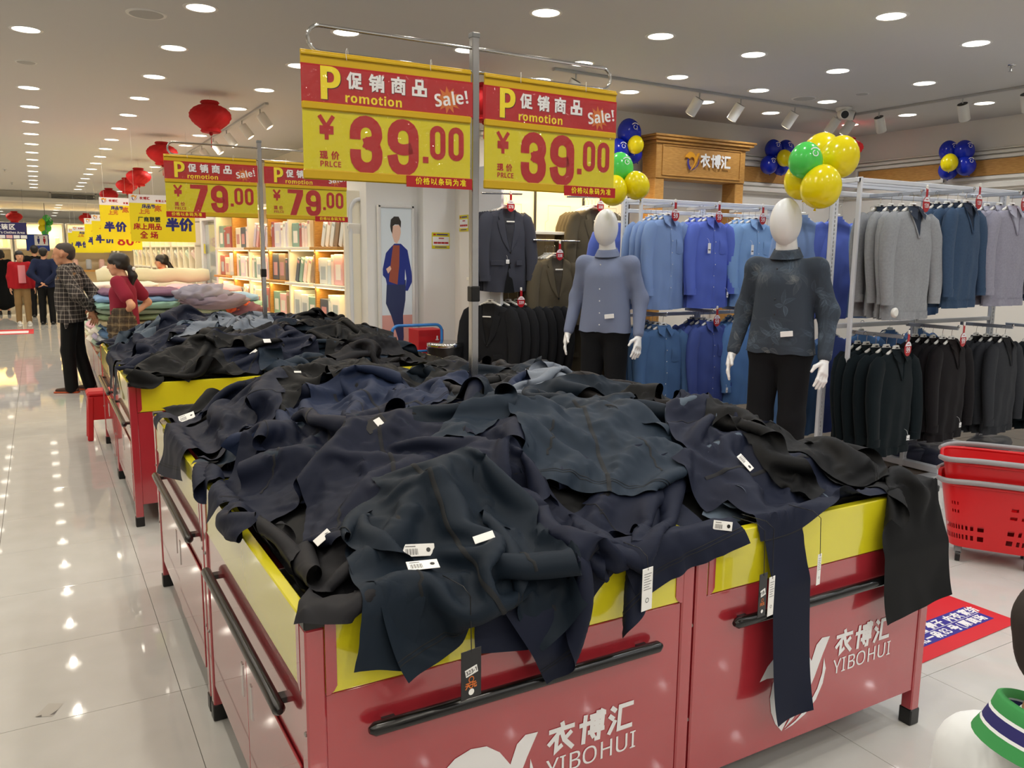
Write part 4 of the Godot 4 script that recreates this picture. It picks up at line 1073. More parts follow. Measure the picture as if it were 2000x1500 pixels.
func rack_frame(at: Vector3, length: float, label: String, tops: float, low: float) -> Node3D:  # at: floor under the left upright; runs along +x
	var t := thing("clothes_rack", label, "clothes rack", at)
	var wh := M("rack_white", [222, 225, 230], 0.35)
	for x in [0.0, length * 0.5, length]:
		var mb := MB.new(); mb.box(V(x, tops * 0.5, -0.012), V(0.055, tops, 0.006), 0.002)  # channel with punched slots
		for e in [-1, 1]: mb.box(V(x + e * 0.0158, tops * 0.5, 0.0), V(0.0234, tops, 0.03), 0.002)
		for k in int(tops / 0.028): mb.box(V(x, 0.016 + 0.028 * k, 0.013), V(0.010, 0.011, 0.004))
		put("upright", mb, wh, t)
		mb = MB.new(); mb.box(V(x, 0.04, 0.0), V(0.06, 0.05, 0.62), 0.004); put("base_foot", mb, wh, t)
		mb = MB.new(); mb.box(V(x + 0.045, tops * 0.5, 0.16), V(0.022, tops, 0.03), 0.003)
		if x == 0.0: put("end_post", mb, wh, t)
	for y in [tops - 0.015, tops - 0.10, low + 0.05, 0.22]:
		var mb := MB.new(); mb.box(V(length * 0.5, y, 0), V(length, 0.032, 0.022), 0.003); put("cross_rail", mb, wh, t)
	for e in [0, 1]:
		var mb := MB.new(); mb.box(V(length * 0.5, tops - 0.02, 0.16 if e == 0 else -0.16), V(length, 0.03, 0.02), 0.003); put("front_rail", mb, wh, t)
	for x in [0.03, length - 0.03]:
		var mb := MB.new(); mb.box(V(x, tops - 0.02, 0), V(0.025, 0.03, 0.34), 0.003); put("top_bracket", mb, wh, t)
	return t
func shirt_tone(k: String, rgb: Array) -> Material: return cloth_mat("shirt_" + k, rgb, 0.8, 0.2)
var proto := {}
func hang(key: String, at: Vector3, turn: float, label: String, group: String) -> Node3D:
	var g: Node3D = proto[key]
	var o: Node3D
	if not g.has_meta("placed"): o = g; g.position = at; g.set_meta("label", label); g.set_meta("placed", 1)
	else:
		o = dup(g, at, label)
	o.rotation.y = turn
	if o.has_meta("placed") and o != g: o.remove_meta("placed")
	if group: o.set_meta("group", group)
	return o
func arm(px: float, py: float, zf: float, zr: float, count: int, key: String, tier: String, word: String, dz := 0.07) -> Vector3:
	var p := onz(px, py, zf)
	for k in count:
		var q := p + V(rng.randf_range(-0.008, 0.008), rng.randf_range(-0.006, 0.004), -dz * k)
		hang(key, q, rng.randf_range(-0.12, 0.12) + 0.06, ("%s, front one on the %s" if k == 0 else "%s behind the front one on the %s") % [word, tier], "" if k == 0 else "%s behind the front one, %s" % [word, tier])
	# the arm that carries them
	var t := thing("rack_arm", "grey display arm of the %s on the %s" % [word, tier], "rack arm", p + V(0, 0.125, 0))
	var mb := MB.new(); mb.box(V(0, -0.012, (zr - zf) * 0.5 + 0.02), V(0.014, 0.026, absf(zr - zf) + 0.06), 0.003); put("bar", mb, M("rack_grey", [178, 184, 194], 0.3, 0.4), t)
	mb = MB.new(); mb.ball(V(0, 0, 0.05), V(0.009, 0.012, 0.009), 8, 6); put("end_stop", mb, M("chrome"), t)
	return p
func racks() -> void:
	var S := func(k: String, rgb: Array): proto[k] = garment("shirt", "shirt", 0.74, shirt_tone(k, rgb), shirt_tone(k, rgb), shirt_tone(k, rgb), "shirt", "shirt")
	S.call("sky", [126, 152, 198]); S.call("peri", [94, 114, 200]); S.call("pale", [130, 166, 210]); S.call("denim", [76, 108, 150]); S.call("indigo", [70, 86, 150]); S.call("azure", [94, 134, 184])
	var T := func(k: String, rgb: Array, inner: Array, ln: float):
		var c := cloth_mat("knit_" + k, rgb, 0.95, 0.3 if rgb[0] > 90 else 0.08)
		c.albedo_color = Color.WHITE; c.albedo_texture = noise_tex(0.12, 2, 17, Color8(int(rgb[0] * 0.94), int(rgb[1] * 0.94), int(rgb[2] * 0.94)), Color8(mini(255, int(rgb[0] * 1.05)), mini(255, int(rgb[1] * 1.05)), mini(255, int(rgb[2] * 1.05))), 128); c.uv1_triplanar = true; c.uv1_scale = Vector3(3, 3, 3)
		proto[k] = garment("sweater", "sweater", ln, c, c, cloth_mat("inner_" + k, inner, 0.85, 0.2), "sweater", "sweater")
	T.call("grey", [150, 153, 156], [52, 60, 74], 0.72); T.call("blue", [60, 80, 106], [36, 46, 62], 0.70); T.call("mauve", [150, 148, 162], [170, 170, 184], 0.70)
	T.call("bottle", [18, 27, 31], [22, 30, 34], 0.70); T.call("umber", [26, 23, 25], [32, 27, 27], 0.70); T.call("ash", [50, 52, 56], [30, 30, 32], 0.70)
	# rack of blue shirts
	var r1 := onz(1214, 600, -5.6)
	rack_frame(V(r1.x, 0, -5.6), 1.72, "white slotted clothes rack holding blue shirts behind the mannequins", 2.08, 1.05)
	var zf := -5.3
	var tags := []
	tags.append(["59", arm(1303, 430, zf, -5.6, 4, "sky", "upper shirt rack row", "soft blue shirt")])
	tags.append(["59", arm(1388, 433, zf, -5.6, 4, "peri", "upper shirt rack row", "bright violet blue shirt")])
	tags.append(["59", arm(1473, 437, zf, -5.6, 4, "pale", "upper shirt rack row", "light blue shirt")])
	arm(1293, 642, zf, -5.6, 5, "denim", "lower shirt rack row", "denim blue shirt")
	tags.append(["59", arm(1384, 634, zf, -5.6, 4, "indigo", "lower shirt rack row", "indigo blue shirt")])
	arm(1457, 630, zf, -5.6, 4, "azure", "lower shirt rack row", "azure blue shirt")
	for k in 5: hang(["peri", "sky", "pale", "sky", "azure"][k], V(r1.x + 0.2 + 0.33 * k, 1.86, -5.95), PI, "blue shirt hanging on the back of the shirt rack", "shirts on the back of the shirt rack")
	# rack of sweaters
	var r2 := onz(1622, 500, -3.85)
	rack_frame(V(r2.x, 0, -3.85), 2.0, "white slotted clothes rack holding sweaters beside the red baskets", 2.14, 1.08)
	zf = -3.5
	tags.append(["139", arm(1783, 412, zf, -3.85, 4, "grey", "upper sweater rack row", "grey V-neck sweater", 0.085)])
	tags.append(["139", arm(1886, 406, zf, -3.85, 5, "blue", "upper sweater rack row", "steel blue pullover", 0.07)])
	tags.append(["139", arm(1974, 410, zf, -3.85, 4, "mauve", "upper sweater rack row", "pale mauve cardigan", 0.09)])
	arm(2062, 410, zf, -3.85, 3, "blue", "upper sweater rack row", "later steel blue pullover", 0.08)
	tags.append(["99", arm(1748, 690, zf, -3.85, 5, "bottle", "lower sweater rack row", "dark bottle green V-neck sweater", 0.075)])
	tags.append(["99", arm(1856, 672, zf, -3.85, 5, "umber", "lower sweater rack row", "brown black checked sweater", 0.07)])
	arm(1962, 668, zf, -3.85, 4, "ash", "lower sweater rack row", "ash grey V-neck sweater", 0.075)
	arm(2050, 668, zf, -3.85, 3, "bottle", "lower sweater rack row", "later bottle green sweater", 0.075)
	for k in 5: hang(["sky", "peri", "sky", "indigo", "denim"][k], V(r2.x + 0.12 + 0.38 * k, 1.88, -4.22), PI + 0.1, "blue shirt hanging on the back of the sweater rack", "shirts on the back of the sweater rack")
	for k in 5: hang(["denim", "indigo", "azure", "denim", "denim"][k], V(r2.x + 0.15 + 0.36 * k, 1.0, -4.22), PI - 0.1, "blue shirt hanging low on the back of the sweater rack", "low shirts on the back of the sweater rack")
	var words := ["soft blue shirt", "bright violet blue shirt", "light blue shirt", "indigo blue shirt", "grey sweater", "steel blue pullover", "mauve cardigan", "bottle green sweater", "brown black sweater"]
	for k in tags.size(): price_disc(tags[k][0], tags[k][1] + V(0.012, 0.035, 0.085), 0.1, "round red %s price tag clipped over the %s" % [tags[k][0], words[k]])
	# folded bundles under the sweater rack
	for k in 3:
		var p: Vector3 = [lev(1790, 880, 0.09), lev(1930, 870, 0.09), lev(1840, 890, 0.08)][k]
		drop_bundle(p, ["slateblue", "ash", "slateblue"][k])
func drop_bundle(p: Vector3, tone: String) -> void:
	var t := thing("folded_bundle", "plastic-wrapped bundle of folded clothes lying under the sweater rack", "bundle", V(p.x, 0, p.z), 0.3, "bundles under the sweater rack")
	var f := noise(4.0, 3, int(p.x * 100)); var mb := MB.new()
	mb.grid(20, 11, func(i, j):
		var a: float = TAU * i / 20.0; var b: float = -PI / 2 + PI * j / 10.0
		var v := V(0.24 * signf(cos(a)) * pow(absf(cos(a)), 0.6) * pow(cos(b), 0.4), 0.08 + 0.075 * signf(sin(b)) * pow(absf(sin(b)), 0.7), -0.15 * signf(sin(a)) * pow(absf(sin(a)), 0.6) * pow(cos(b), 0.4))
		return v * (1.0 + 0.12 * f.get_noise_3d(v.x * 3, v.y * 3, v.z * 3)), true)
	put("bundle", mb, cloth_mat("bundle_" + tone, [62, 66, 84] if tone == "slateblue" else [84, 86, 92], 0.4, 0.1), t)

func suits() -> void:
	var C := func(k: String, rgb: Array, inner: Array): proto[k] = garment("suit_jacket", "suit", 0.72, cloth_mat("suit_" + k, rgb, 0.85, 0.3), cloth_mat("suit_" + k, rgb), cloth_mat("suit_in_" + k, inner, 0.6, 0.2), "suit", "suit jacket")
	C.call("charcoal", [58, 60, 70], [50, 51, 58]); C.call("olive", [88, 80, 64], [70, 64, 54]); C.call("jet", [26, 27, 30], [20, 20, 22]); C.call("night", [38, 40, 50], [30, 31, 36])
	var zf := -6.42
	var word := ["charcoal suit jacket", "olive brown suit jacket"]
	var a := onz(988, 412, zf)
	for k in 4: hang("charcoal" if k == 0 else "night", a + V(0.01 * k, 0, -0.065 * k), 0.08, "charcoal suit jacket with a lapel pin, front one by the white column" if k == 0 else "dark suit jacket hanging behind the charcoal one by the white column", "" if k == 0 else "jackets behind the charcoal one")
	var b := onz(1083, 506, zf)
	for k in 4: hang("olive", b + V(0.01 * k, 0, -0.065 * k), 0.05, "olive brown suit jacket, front one of the lower arm" if k == 0 else "olive brown suit jacket hanging behind the front one of the lower arm", "" if k == 0 else "olive jackets behind the front one")
	var c := onz(1162, 412, zf)
	for k in 4: hang("olive", c + V(0.01 * k, 0, -0.07 * k), -0.2, "olive brown suit jacket beside the pale mannequin's head" if k == 0 else "olive brown suit jacket behind the one beside the mannequin's head", "" if k == 0 else "olive jackets by the mannequin")
	for k in 7:
		var p := onz(957 + 17.5 * k, 597 - 0.4 * k, -6.48)
		hang("jet", p, -0.95, "black suit jacket on the lower rail by the white column", "black suit jackets on the lower rail")
	for k in 4:
		var p := onz(1108 + 16 * k, 600, -6.6)
		hang("night" if k % 2 else "olive", p, -0.95, "dark suit jacket on the lower rail behind the pale mannequin", "suit jackets behind the pale mannequin")
	for q in [["378", a, "charcoal suit jacket"], ["338", b, "olive brown jacket of the lower arm"], ["338", c, "olive brown jacket beside the mannequin"], ["339", onz(1008, 597, -6.40), "black jackets of the lower rail"]]:
		price_disc(q[0], q[1] + V(0.0, 0.035, 0.085), 0.1, "round red %s price tag clipped over the %s" % [q[0], q[2]])
	# display wall they hang on
	var t := thing("display_wall", "cream wall display with panelled backs, lit shelves and chrome rails for the suits", "display wall", V(4.45, 0, -6.84))
	var cream := M("cream_panel", [240, 232, 208], 0.5); var wh := M("rack_white")
	for k in 3:
		var mb := MB.new(); mb.box(V(-0.56 + 0.56 * k, 1.16, 0), V(0.55, 2.30, 0.03), 0.004); var pn := put("back_panel", mb, cream, t)
		mb = MB.new(); var fr := PackedVector2Array()
		for q in [[-0.13, 0.10], [-0.13, -0.04], [-0.16, -0.06], [-0.16, -0.5], [0.16, -0.5], [0.16, -0.06], [0.13, -0.04], [0.13, 0.10], [-0.13, 0.10]]: fr.append(Vector2(q[0] - 0.56 + 0.56 * k, q[1] + 1.98))
		mb.ribbon(fr, 0.006, X(V(0, 0, 0.0165)), true); put("panel_line", mb, M("panel_line_paint", [206, 198, 176], 0.5), pn)
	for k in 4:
		var mb := MB.new(); mb.box(V(-0.84 + 0.56 * k, 1.16, 0.02), V(0.022, 2.3, 0.02), 0.003); put("dark_gap_strip", mb, M("gap_black", [34, 34, 36], 0.6), t)  # shade of the gaps between back panels, painted as near-black strips
	var mb := MB.new(); mb.box(V(-0.86, 1.2, 0.2), V(0.03, 2.4, 0.44), 0.004); put("end_panel", mb, wh, t)
	for q in [[945, 1045, 547, -6.45], [1040, 1130, 456, -6.5], [1128, 1175, 547, -6.5]]:
		var p0 := onz(q[0], q[2], q[3]); var p1 := onz(q[1], q[2] + 1, q[3])
		mb = MB.new(); mb.box((p0 + p1) * 0.5 - t.position + V(0, 0, -0.17), V(absf(p1.x - p0.x), 0.028, 0.36), 0.003); put("shelf", mb, M("shelf_white", [246, 240, 222], 0.35), t)
	for q in [[940, 1018, 378, -6.36], [1040, 1130, 470, -6.38], [945, 1045, 565, -6.44], [1105, 1190, 385, -6.36]]:
		var p0 := onz(q[0], q[2], q[3]); var p1 := onz(q[1], q[2] + 2, q[3])
		mb = MB.new(); mb.tube([p0 - t.position, p1 - t.position], 0.016, 8, true, 0.6); put("chrome_rail", mb, M("chrome"), t)
	var l := thing("shelf_light", "warm light strip under the suits' wall display", "light strip", V(4.3, 2.40, -6.62))
	mb = MB.new(); mb.box(V(0, 0, 0), V(1.4, 0.02, 0.04), 0.003); put("strip", mb, M("warm_strip", [255, 240, 205], 0.4, 0.0, {"emission_enabled": true, "emission": Color(1, 0.86, 0.58), "emission_energy_multiplier": 3.0}), l)
	area(l, V(0, -0.02, 0.0), Vector2(1.4, 0.06), 1.4, Color(1, 0.86, 0.6), Basis(Vector3.RIGHT, -PI / 2))
# ---------------------------------------------------------------- bedding shelves, quilts, banners, lanterns, balloons
func warm_strip(at: Vector3, length: float, bas: Basis, e: float, where: String) -> void:
	var l := thing("shelf_light", "warm light strip under %s" % where, "light strip", at, 0.0, "shelf light strips")
	l.basis = bas
	var mb := MB.new(); mb.box(Vector3.ZERO, V(length, 0.012, 0.02), 0.002)
	put("strip", mb, M("warm_strip", [255, 240, 205], 0.4, 0.0, {"emission_enabled": true, "emission": Color(1, 0.86, 0.58), "emission_energy_multiplier": 3.0}), l)
	area(l, V(0, -0.012, 0.0), Vector2(length, 0.03), e, Color(1, 0.85, 0.58), Basis(Vector3.RIGHT, -PI / 2))
const BOXES := [[232, 184, 186], [240, 234, 220], [220, 226, 224], [136, 170, 156], [84, 94, 106], [238, 214, 206], [214, 206, 220], [236, 228, 202], [176, 100, 98], [206, 220, 226], [150, 128, 104], [242, 239, 232]]
func shelves() -> void:
	var a := V(2.76, 0, -7.75); var dir := V(-0.48, 0, -4.7).normalized(); var bas := Basis(-dir, Vector3.UP, (-dir).cross(Vector3.UP))
	# local x runs away along the shelf, local z looks at the aisle
	var oak := M("oak_veneer"); var wh := M("shelf_white")
	var boxm := []
	for k in 4:
		var mb := MB.new(); mb.box(V(0, 0.5, 0), V(1, 1, 1), 0.02); boxm.append(mb.mesh())
	var winm := MB.new(); winm.box(V(0.0, 0.42, 0.5), V(0.6, 0.5, 0.012)); var wm := winm.mesh()
	var stickm := MB.new(); stickm.box(V(0.0, 0.84, 0.5), V(0.7, 0.10, 0.012)); var smx := stickm.mesh()
	var spots := ["beside the column", "amid the shelving", "beside the door"]
	for u in 3:
		var o := a + dir * (1.56 * u + 0.75) - bas.z * (0.06 * u)
		var t := thing("shelving_unit", "cream and oak shelving unit of bedding gift boxes %s" % spots[u], "shelving", o)
		t.basis = bas
		for s in 3:
			var mb := MB.new(); mb.box(V(-0.74 + 0.74 * s, 1.1, 0), V(0.04, 2.2, 0.36), 0.003); put("side_panel", mb, wh if s != 1 else oak, t)
		var mb2 := MB.new(); mb2.box(V(0, 1.1, -0.18), V(1.5, 2.2, 0.02)); put("back_panel", mb2, M("back_cream", [236, 222, 190], 0.6), t)
		var ys := [0.10, 0.48, 0.87, 1.27, 1.65, 2.15]
		for k in ys.size():
			for h in 2:
				var mb := MB.new(); mb.box(V(-0.37 + 0.74 * h, ys[k], 0.015 + 0.03 * ((k + h + u) % 2)), V(0.70, 0.03, 0.40), 0.003); put("shelf_board", mb, oak if (k + h + u) % 4 == 1 else wh, t)
		for k in range(1, 5):
			if k < 5: warm_strip(o + bas * V(0, ys[k + 1] - 0.024 if k < 5 else 2.1, 0.17), 1.36, bas, 0.32, "a shelf of the unit %s" % spots[u])
			for h in 2:
				var x := -0.70 + 0.74 * h
				var lean := (k * 3 + h * 5 + u) % 4 == 1
				while x < -0.06 + 0.74 * h:
					var ci := rng.randi() % BOXES.size(); var w := rng.randf_range(0.055, 0.085) if not lean else 0.075; var hh := rng.randf_range(0.24, 0.31)
					var face_on := not lean and rng.randf() < 0.45
					if face_on: w = 0.2
					if x + w > 0.02 + 0.74 * h - 0.05: break
					var b := thing("bedding_box", "%s bedding box %s on the %s shelf, unit %s" % [["pink", "cream", "pale grey", "sage", "slate", "peach", "lilac", "straw", "wine red", "ice blue", "brown", "white"][ci], "leaning" if lean else "windowed" if face_on else "spine out", ["", "lowest", "second", "third", "top"][k], spots[u]], "gift box", o + bas * V(x + w * 0.5 + (0.05 if lean else 0.0), ys[k] + 0.016, 0.02), 0.0, "bedding boxes %s, shelf %d" % [spots[u], k])
					b.basis = bas * Basis(Vector3.BACK, -0.33 if lean else 0.0)
					var m := put("carton", boxm[0], M("box_%d" % ci, BOXES[ci], 0.45), b); m.scale = V(w, hh, 0.26)
					var q := put("window" if face_on else "spine_label", wm if face_on else smx, M("box_label_%d" % (ci % 3), [[246, 240, 232], [206, 150, 150], [176, 190, 196]][ci % 3], 0.2), b); q.scale = V(w, hh, 0.26)
					x += w + (0.012 if not lean else 0.035)
	# white pipe frame at the near end
	var p := thing("pipe_frame", "white bent pipe frame standing at the end of the bedding shelves", "pipe frame", V(0, 0, 0))
	var e0 := a + V(-0.12, 0, 0.02)
	p.position = e0
	var path := [V(0, 0, 0), V(0, 2.0, 0)]
	for i in 7: path.append(V(0.10 - 0.10 * cos(PI / 2 * i / 6.0), 2.0 + 0.12 * sin(PI / 2 * i / 6.0), 0))
	path.append(V(0.3, 2.12, 0))
	var mb := MB.new(); mb.tube(path, 0.02, 10); put("pipe", mb, M("rack_white"), p)
	# further shelves with pale pillows and towels
	var b0 := V(2.26, 0, -13.3)
	for u in 3:
		var o := b0 + dir * (1.5 * u + 0.7)
		var t := thing("pigeonhole_unit", "cream pigeonhole shelf with pale folded towels, %s" % ["next to the glass door", "between the other two towel shelves", "at the far end of the towel shelves"][u], "shelving", o)
		t.basis = bas
		for s in 5:
			mb = MB.new(); mb.box(V(-0.7 + 0.35 * s, 1.1, 0), V(0.03, 2.2, 0.36), 0.003); put("side_panel", mb, wh, t)
		for k in 6:
			mb = MB.new(); mb.box(V(0, 0.25 + 0.36 * k, 0), V(1.43, 0.03, 0.36), 0.003); put("shelf_board", mb, wh, t)
		mb = MB.new(); mb.box(V(0, 1.1, -0.18), V(1.43, 2.2, 0.02)); put("back_panel", mb, M("back_cream"), t)
		warm_strip(o + bas * V(0, 2.2, 0.3), 1.4, bas, 0.8, "the top of the towel shelves")
		for s in 4:
			for k in range(1, 5):
				var c: Array = [[238, 226, 206], [214, 226, 206], [240, 214, 206], [230, 232, 222]][(s + k + u) % 4]
				var w := thing("folded_towel", "%s folded towel in the %s row of the %s towel shelf" % [["cream", "pale green", "pale pink", "ivory"][(s + k + u) % 4], ["", "second", "third", "fourth", "top"][k], ["nearest", "middle", "farthest"][u]], "towel", o + bas * V(-0.525 + 0.35 * s, 0.42 + 0.36 * k, 0.06), 0.0, "towels in the pigeonholes")
				w.basis = bas * Basis(Vector3.BACK, 0.6)
				w.rotate_object_local(Vector3.RIGHT, 0.4)
				var key := "towel_%d" % ((s + k + u) % 4)
				if not proto.has(key):
					mb = MB.new(); mb.box(V(0, 0, 0), V(0.11, 0.34, 0.14), 0.03); mb.box(V(0.05, 0.0, 0.02), V(0.05, 0.30, 0.12), 0.02); proto[key] = mb.mesh()
				put("cloth_fold", proto[key], cloth_mat("towel_" + str((s + k + u) % 4), c, 0.95, 0.3), w)
	# glass door between the two runs
	var dt := struct("door_1", _door(), M("rack_white"))
	dt.position = a + dir * 5.05 + V(0.0, 0, 0); dt.basis = bas
	mb = MB.new(); mb.box(V(0, 1.05, 0), V(0.62, 1.9, 0.008)); put("glass", mb, M("door_glass", Color(0.85, 0.93, 0.96, 0.25), 0.05, 0.0, {"transparency": BaseMaterial3D.TRANSPARENCY_ALPHA}), dt)
	mb = MB.new(); mb.box(V(-0.25, 1.05, 0.04), V(0.02, 0.5, 0.02), 0.005); put("door_handle", mb, M("chrome"), dt)
	mb = MB.new(); mb.box(V(-0.30, 1.65, 0.03), V(0.09, 0.14, 0.004)); put("door_notice", mb, M("sign_yellow"), dt)
	# far hall: lit cabinets
	for k in 5:
		var x := -2.6 + 1.35 * k
		var t := thing("display_cabinet", "lit cream display cabinet of the far hall, %s" % ["far from the banners", "beside the children's clothes board", "behind the red-jacketed person", "behind the yellow banners", "beside the towel shelves"][k], "cabinet", V(x, 0, -28.5))
		mb = MB.new(); mb.box(V(0, 1.2, -0.25), V(1.25, 2.4, 0.05)); put("back_panel", mb, M("back_cream"), t)
		for s in [-1, 1]:
			mb = MB.new(); mb.box(V(0.62 * s, 1.2, 0), V(0.06, 2.4, 0.5), 0.004); put("side_panel", mb, wh, t)
		for y in [0.3, 1.0, 1.65, 2.38]:
			mb = MB.new(); mb.box(V(0, y, 0), V(1.25, 0.05, 0.48), 0.004); put("shelf_board", mb, wh if y != 1.0 else oak, t)
		area(t, V(0, 2.3, 0.15), Vector2(1.1, 0.1), 3.2, Color(1, 0.86, 0.56), Basis(Vector3.RIGHT, -PI / 2 + 0.3))
		for j in 6:
			var y: float = [1.03, 1.68][j % 2]
			mb = MB.new(); mb.box(V(-0.45 + 0.18 * j, y + 0.16, 0.02), V(0.15, 0.32, 0.16), 0.03)
			var g := put("folded_goods", mb, cloth_mat("goods_%d" % (j % 4), [[226, 190, 186], [240, 232, 210], [180, 190, 206], [214, 206, 160]][j % 4], 0.9, 0.2)); g.position = t.position
			tag(g, "%s folded goods %s in the far cabinet %s" % [["pink", "cream", "blue grey", "straw"][j % 4], "low" if j % 2 == 0 else "high", ["far from the banners", "by the children's board", "behind the red jacket", "behind the banners", "by the towel shelves"][k]], "folded goods", "goods on the far cabinets")
func _door() -> MB:
	var mb := MB.new()
	for s in [-1, 1]: mb.box(V(0.37 * s, 1.1, 0), V(0.1, 2.2, 0.1), 0.006)
	mb.box(V(0, 2.13, 0), V(0.74, 0.14, 0.1), 0.006); mb.box(V(0, 0.06, 0), V(0.64, 0.1, 0.05), 0.004)
	return mb

func quilt_mesh(w: float, d: float, h: float, sd: int) -> ArrayMesh:  # folded quilt, fold rounded at the front
	var f := noise(2.6, 3, sd); var mb := MB.new(); var nu := 44; var nv := 15
	mb.grid(nu, nv, func(i, j):
		var a: float = TAU * i / nu; var b: float = -PI / 2 + PI * j / (nv - 1)
		var cx: float = signf(cos(a)) * pow(absf(cos(a)), 0.35); var cz: float = signf(sin(a)) * pow(absf(sin(a)), 0.35)
		var e: float = pow(maxf(0.0, cos(b)), 0.32)
		var p := V(w * 0.5 * cx * e, h * 0.5 + h * 0.5 * signf(sin(b)) * pow(absf(sin(b)), 0.75), -d * 0.5 * cz * e)
		var n: float = f.get_noise_3d(p.x * 2.0, p.y * 6.0, p.z * 2.0)
		p += V(n * 0.03, n * h * 0.30 * (1.0 if p.y > h * 0.5 else 0.2), n * 0.035)
		return p, true)
	return mb.mesh()
func quilts() -> void:
	var ms := []
	for k in 4: ms.append(quilt_mesh(0.86, 0.95, 0.085, 50 + k))
	var cols := {"sage": [150, 168, 150], "sea green": [148, 190, 176], "mint": [190, 214, 194], "sky blue": [128, 162, 200], "steel blue": [92, 124, 160], "lilac": [168, 160, 186], "mauve": [122, 92, 116], "white check": [214, 216, 220], "tan": [186, 170, 136], "pale pink": [232, 186, 196], "ivory": [232, 226, 214], "moss": [136, 156, 122], "cream": [224, 220, 190], "grey green": [146, 164, 162]}
	var stacks := [
		[0.98, -10.35, ["grey green", "grey green", "lilac", "white check", "steel blue", "steel blue", "tan", "moss", "sage", "sea green", "sky blue", "mauve"]],
		[1.86, -10.25, ["grey green", "lilac", "steel blue", "tan", "moss", "mint", "cream", "sage", "mint", "sea green", "sky blue"]],
		[0.98, -11.4, ["tan", "sage", "lilac", "ivory", "mint", "cream", "ivory", "mauve", "ivory", "ivory", "pale pink"]],
		[1.86, -11.3, ["tan", "sage", "lilac", "ivory", "mint", "cream", "ivory", "mint", "ivory", "ivory", "ivory", "pale pink"]],
		[0.98, -12.45, ["ivory", "sage", "ivory", "pale pink", "mint", "cream", "ivory", "pale pink", "ivory", "ivory", "pale pink", "ivory"]],
		[1.86, -12.4, ["ivory", "sage", "ivory", "pale pink", "mint", "cream", "ivory", "pale pink", "ivory", "pale pink", "pale pink"]],
		[1.0, -13.6, ["cream", "ivory", "mint", "ivory", "cream", "pale pink", "ivory", "ivory", "mint"]], [1.86, -13.6, ["cream", "ivory", "mint", "ivory", "cream", "pale pink", "ivory", "ivory", "mint", "ivory"]]]
	for k in stacks.size():
		var s: Array = stacks[k]; var y := 0.37; var where: String = ["front stack behind the plaid-shirted person", "front stack on the shelf side", "second stack on the aisle", "second stack on the shelf side", "third stack on the aisle", "third stack on the shelf side", "rearmost stack on the aisle", "rearmost stack on the shelf side"][k]
		var b := thing("quilt_platform", "low red platform carrying the %s of quilts" % where, "platform", V(s[0], 0, s[1]))
		var mb := MB.new(); mb.box(V(0, 0.2, 0), V(0.86, 0.32, 1.0), 0.006); put("body", mb, red_paint(), b)
		for sx in [-1, 1]:
			for sz in [-1, 1]:
				mb = MB.new(); mb.box(V(sx * 0.38, 0.02, sz * 0.42), V(0.05, 0.04, 0.05)); put("foot", mb, M("black_plastic"), b)
		for j in s[2].size():
			var cn: String = s[2][j]
			var q := thing("folded_quilt", "%s folded quilt, %s of the %s" % [cn, ["bottom", "second", "third", "fourth", "fifth", "sixth", "seventh", "eighth", "ninth", "tenth", "eleventh", "twelfth"][j], where], "quilt", V(s[0] + rng.randf_range(-0.03, 0.03), y, s[1] + rng.randf_range(-0.03, 0.03)), rng.randf_range(-0.05, 0.05))
			put("quilt", ms[(j + k) % 4], cloth_mat("quilt_" + cn, cols[cn], 0.95, 0.4), q)
			y += 0.066
	# loose things lying on top
	var lf := noise(3.0, 3, 4)
	for q in [["rolled_bolster", "long cream rolled quilt lying across the rear stacks", "quilt", V(1.45, 1.16, -12.9), "cream", 0.10, 1.5], ["rolled_bolster", "ivory rolled quilt on the rearmost stacks", "quilt", V(1.5, 1.02, -13.7), "ivory", 0.09, 1.2]]:
		var t := thing(q[0], q[1], q[2], q[3]); var mb := MB.new(); var path := []; var rr := []
		for i in 17:
			path.append(V(lerpf(-q[6] * 0.5, q[6] * 0.5, i / 16.0), 0.01 * sin(i * 1.3) + q[5], 0.01 * sin(i * 0.9))); rr.append(q[5] * (0.75 if i == 0 or i == 16 else 1.0) * (1.0 + 0.06 * sin(i * 2.1)))
		mb.tube(path, rr, 16); put("roll", mb, cloth_mat("quilt_" + q[4], cols[q[4]], 0.95, 0.4), t)
	for q in [[420, 592, 1.12, "mauve", "mauve grey blanket with a pale edge bunched on the shelf-side stack", 0.36], [465, 605, 1.05, "coral", "coral orange blanket rolled up beside the far heap", 0.14], [395, 580, 1.15, "lilac", "lilac grey blanket folded over on the shelf-side stack", 0.30], [480, 612, 1.0, "plum", "plum shaggy blanket beside the coral roll", 0.2]]:
		var p := onz(q[0], q[1], -9.6)
		var t := thing("bunched_blanket", q[4], "blanket", V(p.x, p.y - 0.08, p.z)); var mb := MB.new()
		mb.grid(26, 15, func(i, j):
			var a: float = TAU * i / 26.0; var b: float = -PI / 2 + PI * j / 14.0
			var v := V(q[5] * cos(a) * cos(b), 0.1 + 0.1 * sin(b), -q[5] * 0.8 * sin(a) * cos(b))
			return v * (1.0 + 0.35 * lf.get_noise_3d(v.x * 3 + q[0], v.y * 5, v.z * 3)), true)
		put("blanket", mb, cloth_mat("quilt_b_" + q[3], {"mauve": [138, 128, 146], "coral": [226, 106, 72], "lilac": [150, 148, 164], "plum": [112, 78, 92]}[q[3]], 0.95, 0.4), t)

